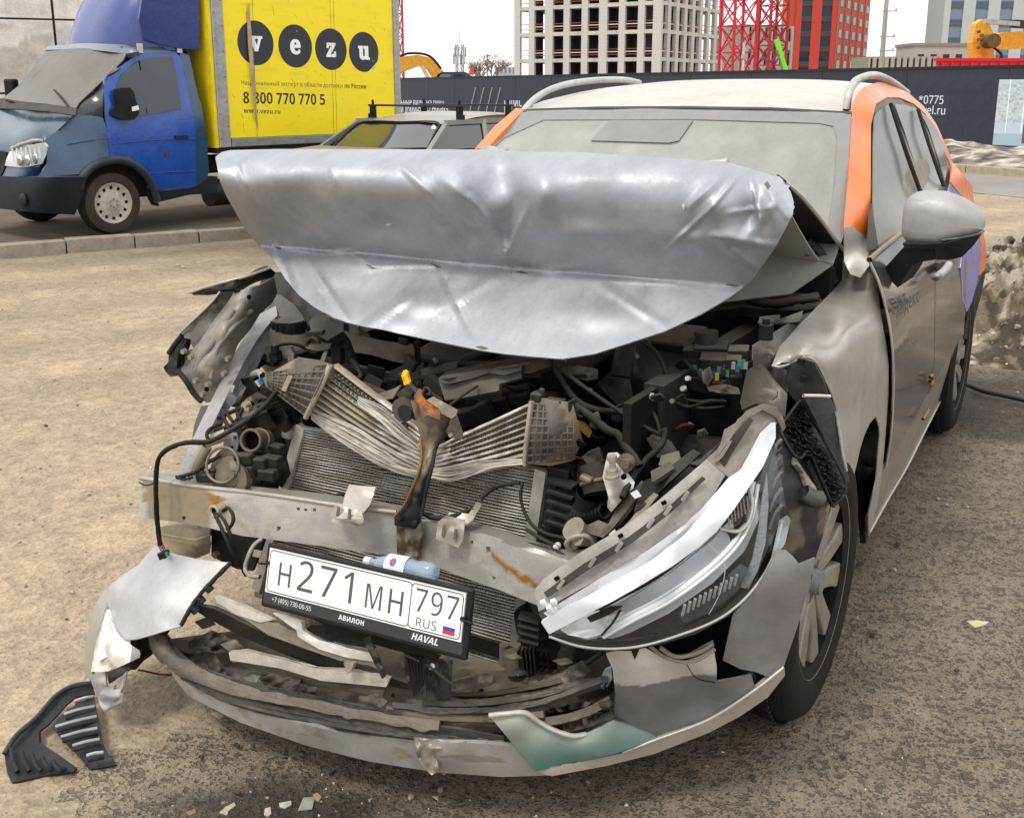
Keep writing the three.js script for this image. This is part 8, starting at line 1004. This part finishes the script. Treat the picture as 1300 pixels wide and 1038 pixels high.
  for (let i = 0; i < 46; i++) { const x = rr(240, 760), y = mixn(800, 905, rnd()) - Math.max(0, 300 - x) * .3 + (x < 500 ? 0 : 5), z = .72 - Math.max(0, x - 400) * .0004 + rr(-.05, .05); const w = rr(5, 16), h = rr(4, 12); if (y > 800 + 110 * sstep(220, 420, x) + 20 * (x > 600 ? -1 : 0)) continue; part('broken_plastic', S([[x - w, y - h * .3, z], [x + w * .3, y - h, z + .01], [x + w, y + h * .2, z], [x - w * .2, y + h * .8, z + .02]], { L: 7, t: .004, noise: .01, nf: .15 }), M.plastic, [[.03, .03, .03], [.09, .08, .065], [.2, .18, .15]][i % 3], .5); }
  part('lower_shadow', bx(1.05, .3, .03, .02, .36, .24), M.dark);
}
// ---- torn bumper corner hanging on the other side
{
  part('bumper_skin', S([[196, 692, .66], [200, 694, .67], [222, 703, .69], [248, 709, .70], [270, 712, .70], [293, 714, .69], [280, 724, .71], [271, 734, .73], [258, 745, .75], [250, 757, .77], [244, 767, .785], [239, 776, .80], [229, 793, .82], [208, 799, .84], [185, 806, .855], [169, 809.5, .86], [155, 809, .86], [141, 791, .83], [134, 765, .80], [138, 744, .78], [155, 730, .75], [176, 716, .71]], { L: 6, t: .004, noise: .003, nf: .03, ctrl: [[200, 750, .795], [230, 740, .765], [165, 770, .82]] }), M.silver, [.56, .565, .59], .2, { f: 5 });
  part('skin_edge', H([[293, 714, .69], [272, 735, .73], [251, 758, .77], [239, 777, .80], [229, 794, .822]], .006, { rough: .004 }), M.plastic, [.015, .015, .016], .2); for (const [x, y, z] of [[262, 745, .745], [252, 760, .765], [244, 772, .785]]) part('clip', blk(x + 3, y + 2, z, .014, .018, .02, 0, .3, .7, .003), M.plastic, [.025, .028, .035], .2); part('skin_lip', H([[229, 794, .825], [208, 800.5, .845], [185, 807.5, .86], [169, 811, .865], [156, 810.5, .865]], .003), M.silver, [.6, .6, .62], .1);
  part('outer_skin', S([[138, 743, .76], [123, 761, .78], [114, 786, .81], [107, 823, .84], [107, 855, .865], [116, 866, .88], [118, 830, .87], [127, 790, .84], [134, 770, .81]], { L: 6, t: .006 }), M.dusty, [.40, .39, .37], .4);
  const lp = part('corner_lamp', S([[136, 773, .815], [127, 787, .83], [118.5, 830, .87], [115, 852, .885], [134, 853, .895], [150, 847, .895], [165, 840, .895], [167, 819, .88], [155, 811, .87], [144, 796, .845]], { L: 5, t: .03, ctrl: [[140, 825, .895]] }), phy({ vertexColors: true, roughness: .3, clearcoat: .7, clearcoatRoughness: .15 }), [.72, .70, .64], .15, { f: 12, fn: (x, y, z) => fbm(x * 20, y * 20, z * 20, 3) > .6 ? [.5, .46, .36] : [.78, .77, .72] });
  put('lamp_inner', S([[134, 786, .845], [140, 800, .86], [141, 830, .895], [124, 840, .895], [122, 830, .89], [128, 800, .855]], { L: 5, t: .004 }), M.white, lp);
  part('dark_cavity', S([[134, 850, .89], [165, 838, .885], [164, 850, .89], [152, 858, .9], [138, 868, .9]], { L: 5, t: .01, noise: .008, nf: .15 }), M.plastic, [.030, .028, .022], .3);
  part('bumper_remnant', S([[116, 856, .895], [133, 852, .9], [135, 872, .91], [142, 868, .91], [155, 858, .905], [160, 852, .90], [158, 868, .91], [152, 878, .915], [156, 880, .91], [155, 890, .915], [146, 896, .92], [132, 905, .925], [126, 893, .92], [122, 880, .91], [116, 868, .90]], { L: 4, t: .005, noise: .008, nf: .12, holes: [[[144, 870], [148, 868], [148, 874], [144, 876]]] }), M.silver, [.46, .46, .47], .2);
  part('bracket_cup', [S([[170, 818, .80], [180, 812, .79], [190, 822, .79], [193, 826, .79], [180, 838, .80], [174, 842, .81], [166, 832, .81]], { L: 5, t: .03 }), H([[174, 842, .82], [193, 826, .80], [182, 812, .80]], .004)], M.plastic, [.015, .015, .018], .2); part('dark_mount', S([[165, 812, .8], [215, 800, .76], [205, 815, .76], [190, 830, .78], [172, 850, .82], [166, 850, .83]], { L: 8, t: .01 }), M.plastic, [.010, .010, .011], .2); part('red_wire', H([[175, 850, .72], [190, 853, .7], [205, 856, .68], [218, 856, .66]], .003), std({ color: 0x6a1020, roughness: .7 }), null);
}
// ---- number plate in its holder
{
  const c00 = Q(343, 694, .825), c10 = Q(594, 752, .815), c01 = Q(326, 749, .855); const u = c10.clone().sub(c00).normalize(), v0 = c01.clone().sub(c00); const v = v0.addScaledVector(u, -v0.dot(u)).normalize(), nrm = u.clone().cross(v.clone().negate()).normalize(); const W = c10.distanceTo(c00), Hh = Q(571, 812, .845).sub(c10).dot(v);
  const basis = new THREE.Matrix4().makeBasis(u, v.clone().negate(), nrm); const cen = c00.clone().addScaledVector(u, W / 2).addScaledVector(v, Hh / 2);
  const np = new THREE.Group(); np.name = 'number_plate'; np.applyMatrix4(basis.clone().setPosition(cen)); car.add(np);
  const fh = Hh * .26; put('holder', (() => { const g = new RoundedBoxGeometry(W + .022, Hh + .016 + fh, .014, 3, .006); g.translate(0, -fh / 2, -.008); return boxUV(soup(g)); })(), M.plastic, np, [.011, .011, .013], .2);
  const tex = canvasTex(1560, Math.round(1560 * Hh / W), (x, w, h) => {
    x.fillStyle = '#e9e8e4'; x.fillRect(0, 0, w, h); for (let i = 0; i < 500; i++) { x.fillStyle = `rgba(${120 + 60 * rnd()},${105 + 50 * rnd()},${80 + 40 * rnd()},${.05 + .1 * rnd()})`; x.beginPath(); x.ellipse(w * rnd(), h * (.25 + .75 * rnd()), 2 + 9 * rnd() * rnd(), 2 + 4 * rnd(), 0, 0, 7); x.fill(); }
    x.strokeStyle = '#2b2c2e'; x.lineWidth = 7; const r = (a, b, c, d) => { x.beginPath(); x.roundRect(a, b, c, d, 26); x.stroke(); }; r(10, 10, w * .745, h - 20); r(w * .745 + 10, 10, w * .255 - 20, h - 20);
    x.fillStyle = '#4b4b4c'; const put2 = (s, cx, base, hgt, wd, wt) => { x.save(); x.translate(cx, base); x.font = `${wt || ''} 200px sans-serif`; const m = x.measureText(s).width; x.scale(wd / m, hgt / 146); x.fillText(s, -m / 2, 0); x.restore(); };
    const B = h * .79; put2('Н', w * .098, B, h * .54, w * .095); ['2', '7', '1'].forEach((d, i) => put2(d, w * (.215 + i * .117), B, h * .7, w * .104)); put2('М', w * .572, B, h * .54, w * .104); put2('Н', w * .682, B, h * .54, w * .095); ['7', '9', '7'].forEach((d, i) => put2(d, w * (.802 + i * .073), h * .60, h * .5, w * .066)); put2('RUS', w * .835, h * .91, h * .2, w * .105); x.fillStyle = '#f2f2f2'; x.fillRect(w * .915, h * .68, w * .055, h * .08); x.fillStyle = '#2846a8'; x.fillRect(w * .915, h * .76, w * .055, h * .08); x.fillStyle = '#c8242c'; x.fillRect(w * .915, h * .84, w * .055, h * .08); x.strokeStyle = '#555'; x.lineWidth = 2; x.strokeRect(w * .915, h * .68, w * .055, h * .24);
  });
  const pg = new THREE.PlaneGeometry(W - .006, Hh - .004); const pm = new THREE.Mesh(pg, std({ map: tex, roughness: .42 })); pm.name = 'plate_face'; pm.position.z = .0036; np.add(pm); put('plate_body', bx(W - .004, Hh - .002, .004, 0, 0, .001), std({ color: 0xcfd0d0, metalness: .5, roughness: .4 }), np);
  const st3 = canvasTex(1560, Math.round(1560 * fh / W), (x, w, h) => { x.fillStyle = '#2a2b2f'; x.fillRect(0, 0, w, h); for (let i = 0; i < 900; i++) { x.fillStyle = `rgba(150,135,110,${.03 + .08 * rnd()})`; x.fillRect(w * rnd(), h * rnd(), 2 + 8 * rnd(), 2 + 5 * rnd()); } x.fillStyle = '#d8d9da'; x.textBaseline = 'middle'; x.font = `${h * .6}px sans-serif`; x.fillText('+7 (495) 730-00-55', w * .045, h * .48, w * .215); x.font = `bold ${h * .62}px sans-serif`; x.textAlign = 'center'; x.fillText('АВИЛОН', w * .47, h * .5, w * .14); x.font = `italic bold ${h * .8}px sans-serif`; x.fillText('HAVAL', w * .825, h * .48, w * .16); });
  const sm = new THREE.Mesh(new THREE.PlaneGeometry(W + .004, fh * .92), std({ map: st3, roughness: .6 })); sm.name = 'holder_lettering'; sm.position.set(0, -Hh / 2 - fh / 2 + .001, .0002); np.add(sm);
  for (const [sx, sy] of [[-.485, .15], [.485, -.02]]) put('plate_wire', hose([V3(W * sx - .012 * Math.sign(-sx), Hh * sy + .004, .004), V3(W * sx, Hh * sy, .007), V3(W * sx + .03 * Math.sign(sx), Hh * sy - .005, .006)], .0026), M.rubber, np, [.015, .015, .015], .2);
  // plate support under it
  part('plate_support', S([[395, 785, .82], [470, 800, .81], [540, 822, .80], [560, 832, .79], [555, 838, .79], [500, 825, .80], [440, 808, .81]], { L: 8, t: .03 }), M.plastic, [.013, .013, .013], .3);
}

// ================================================================ LOOSE THINGS
const GS = (p, o) => sheet(LOT, p, { axis: 1, ...o });
{ // black louvred trim piece on the ground
  const t = thing('bumper_trim', 'broken black louvred plastic bumper trim with pale strips lying on the ground', 'car part'), B = [.022, .026, .034];
  const gp = (x, y, h) => ground(x, y, h);
  put('frame', GS([[5, 957, .02], [14, 942, .03], [30, 927, .04], [45, 914, .045], [58, 898, .05], [72, 884, .055], [90, 873, .06], [104, 869, .06], [117, 868, .06], [120, 880, .05], [97, 884, .05], [85, 893, .05], [77, 902, .045], [62, 918, .04], [48, 929, .035], [50, 942, .03], [70, 955, .025], [97, 974, .02], [93, 979, .02], [60, 983, .015], [15, 993, .012], [8, 978, .015]], { L: 5, t: .006, noise: .004, nf: .06 }), M.plastic, t, B, .12, { dustC: [.2, .18, .16] });
  put('inner_panel', GS([[65, 922, .035], [76, 909, .045], [83, 903, .05], [100, 892, .055], [119, 883, .055], [122, 900, .05], [126, 918, .045], [131, 945, .035], [138, 958, .025], [148, 970, .015], [130, 974, .012], [114, 976, .012], [95, 955, .02], [78, 938, .028]], { L: 5, t: .006, noise: .003, nf: .06 }), M.plastic, t, B, .12, { dustC: [.2, .18, .16] });
  for (const [a, b] of [[[94, 890], [118, 884]], [[81, 906], [120, 896]], [[70, 922], [122, 909]], [[77, 935], [123, 924]], [[92, 946], [126, 938]], [[110, 959], [131, 955]]]) { put('pale_strip', hose([gp(a[0], a[1], .052), gp((a[0] + b[0]) / 2, (a[1] + b[1]) / 2 - 1, .058), gp(b[0], b[1], .056)], .0042), M.plastic, t, [.55, .56, .56], .25); put('louvre', hose([gp(a[0] + 2, a[1] + 5, .046), gp((a[0] + b[0]) / 2, (a[1] + b[1]) / 2 + 5, .05), gp(b[0] + 1, b[1] + 5, .048)], .007), M.plastic, t, [.03, .035, .045], .1); }
  for (let i = 0; i < 5; i++) put('louvre', hose([gp(14 + i * 13, 950 + i * 4, .04), gp(16 + i * 15, 966 + i * 3, .034), gp(22 + i * 15, 980 - i, .026)], .006), M.plastic, t, [.03, .034, .042], .1);
  put('rim_edge', hose([gp(5, 957, .03), gp(20, 934, .05), gp(45, 912, .055), gp(72, 882, .065), gp(92, 871, .07), gp(118, 867, .07)], .007), M.plastic, t, [.04, .045, .055], .1);
}
{ // bottle lying behind the plate
  const t = thing('water_bottle', 'crumpled clear plastic water bottle lying on top behind the number plate', 'bottle'); const a = Q(470, 713, .77), b = Q(553, 728, .755), d = b.clone().sub(a), L = d.length(); d.normalize();
  const prof = [[.001, .002], [.026, 0], [.033, .012], [.034, .03], [.031, .045], [.034, .06], [.032, .08], [.034, .1], [.033, L * .72], [.024, L * .86], [.013, L * .93], [.013, L]].map(([r, y]) => new THREE.Vector2(r * .72, y)); const q = new THREE.Quaternion().setFromUnitVectors(V3(0, 1, 0), d.clone().negate()); const place = (g) => { g.applyQuaternion(q); g.translate(b.x, b.y, b.z); const m = new THREE.Matrix4().makeRotationY(CAR.rot).setPosition(CAR.o); return g.applyMatrix4(m); };
  const g = new THREE.LatheGeometry(prof, 28), p = g.attributes.position; for (let i = 0; i < p.count; i++) { const k = 1 - .18 * fbm(p.getX(i) * 60, p.getY(i) * 40, p.getZ(i) * 60, 2); p.setX(i, p.getX(i) * k); p.setZ(i, p.getZ(i) * k); } g.computeVertexNormals();
  put('bottle_body', place(g), phy({ color: 0xd4e6f2, transmission: .7, thickness: 0, roughness: .12 }), t); put('cap', place(cyl(.0105, .0105, .016, 0, L + .005, 0)), std({ color: 0xc8ccd0, roughness: .4 }), t);
  const lb = new THREE.CylinderGeometry(.0252, .0252, .05, 28, 1, true); lb.translate(0, L * .55, 0); const lt = canvasTex(256, 96, (x, w, h) => { x.fillStyle = '#e8ecf2'; x.fillRect(0, 0, w, h); for (let k = 0; k < 3; k++) { const c = 20 + k * 90; x.fillStyle = '#d02a3a'; x.beginPath(); x.arc(c + 18, 40, 16, Math.PI, 0); x.fill(); x.fillStyle = '#2a5fc4'; x.beginPath(); x.arc(c + 18, 40, 16, 0, Math.PI); x.fill(); } }); const lm = new THREE.Mesh(place(lb), std({ map: lt, roughness: .4 })); lm.name = 'label'; t.add(lm);
}
// shards on the ground
const shard = (name, text, cat, pts, mat, c, h = .006, group) => { const m = put(name, GS(pts.map((p) => [p[0], p[1], h + .004 * hash3(p[0], p[1], 3)]), { L: 4, t: .003, noise: .002, nf: .2 }), mat, null, c, .15); label(m, text, cat, group); return m; };
const CRM = [.58, .52, .40];
shard('plastic_shard', 'long cream shard lying nearest the camera on the damp patch', 'shard', [[278, 1031], [286, 1024], [297, 1018], [299, 1022], [290, 1028], [288, 1034]], M.plastic, CRM);
shard('plastic_shard', 'small squarish cream shard between the long cream one and the grey one', 'shard', [[336, 1026], [343, 1024], [344, 1032], [340, 1036], [335, 1034]], M.plastic, CRM);
shard('plastic_shard', 'pale mint green flat shard on the damp patch', 'shard', [[354, 1019], [369, 1016], [370, 1021], [362, 1025], [355, 1024]], M.plastic, [.55, .6, .55]);
shard('plastic_shard', 'grey green four sided flake, largest on the damp patch', 'shard', [[385, 1012], [400, 1011], [396, 1026], [378, 1028]], M.plastic, [.33, .35, .31]);
shard('plastic_shard', 'bent tan shard at the right end of the damp patch', 'shard', [[397, 1008], [403, 1006], [408, 1011], [404, 1017], [399, 1014]], M.plastic, [.45, .32, .18]);
shard('plastic_shard', 'brown flat shard at the left of the damp patch', 'shard', [[236, 1031], [246, 1026], [249, 1031], [240, 1035]], M.plastic, [.33, .22, .13]);
shard('dry_leaf', 'pale yellow dry leaf on the rough ground right of the front wheel', 'leaf', [[1228, 788], [1240, 787], [1256, 789], [1250, 793], [1238, 796]], M.plastic, [.72, .64, .46], .008);
shard('stone', 'white stone under the left end of the bumper lip', 'stone', [[267, 905], [276, 903], [284, 908], [277, 911]], M.matte, [.55, .5, .42], .012);
for (const [x, y, s] of [[90, 751, 4], [103, 761, 2.5], [51, 754, 3], [3, 832, 4], [72, 852, 3], [44, 700, 3], [128, 655, 2.5], [232, 338, 4], [225, 336, 3], [68, 480, 2.5], [340, 1012, 3], [318, 1004, 2], [520, 1012, 3], [1165, 905, 2.5], [1203, 640, 2.5], [1180, 700, 2]]) shard('white_flake', 'tiny pale flake scattered on the bare dirt', 'flake', [[x - s * .8, y], [x, y - s * .35], [x + s * .8, y + .2], [x + s * .3, y + s * .4]], M.plastic, [.5, .45, .37], .006, 'pale flakes scattered on the dirt');
for (const [x, y, s] of [[300, 1005, 5], [430, 1008, 4], [1092, 715, 5], [1108, 805, 4], [1070, 960, 4], [955, 985, 5], [620, 1012, 4], [820, 1000, 4], [185, 640, 3], [58, 540, 3], [300, 945, 5], [255, 960, 4], [1140, 690, 4], [1215, 850, 4]]) shard('dark_clod', 'small dark clod of dirt on the rough ground', 'clod', [[x - s, y], [x - s * .2, y - s * .7], [x + s, y - .4], [x + s * .4, y + s * .6]], M.matte, [.06, .05, .042], .012, 'dark clods on the rough ground');
{ // chips of broken plastic strewn in front of the bumper
  const n = 150, im = new THREE.InstancedMesh(new THREE.ConeGeometry(1, .3, 3), std({ color: 0xffffff, roughness: .6 }), n), o = new THREE.Object3D(), c = new THREE.Color(); for (let i = 0; i < n; i++) { const p = ground(mixn(140, 980, rnd()), mixn(900, 1036, Math.sqrt(rnd())), .004), s = .002 + .008 * Math.pow(rnd(), 3); o.position.copy(p); o.rotation.set(rr(-.3, .3), rr(0, 6), rr(-.3, .3)); o.scale.set(s * rr(.6, 2), s, s); o.updateMatrix(); im.setMatrixAt(i, o.matrix); const v = rnd(); c.setRGB(...(v < .5 ? [.02, .02, .022] : v < .8 ? [.2, .18, .15] : [.5, .47, .4])); im.setColorAt(i, c); }
  im.name = 'plastic_chips'; im.userData.kind = 'stuff'; label(im, 'tiny chips of broken plastic strewn on the ground before the bumper', 'chips'); im.castShadow = im.receiveShadow = true; scene.add(im);
}
renderer.render(scene, camera);
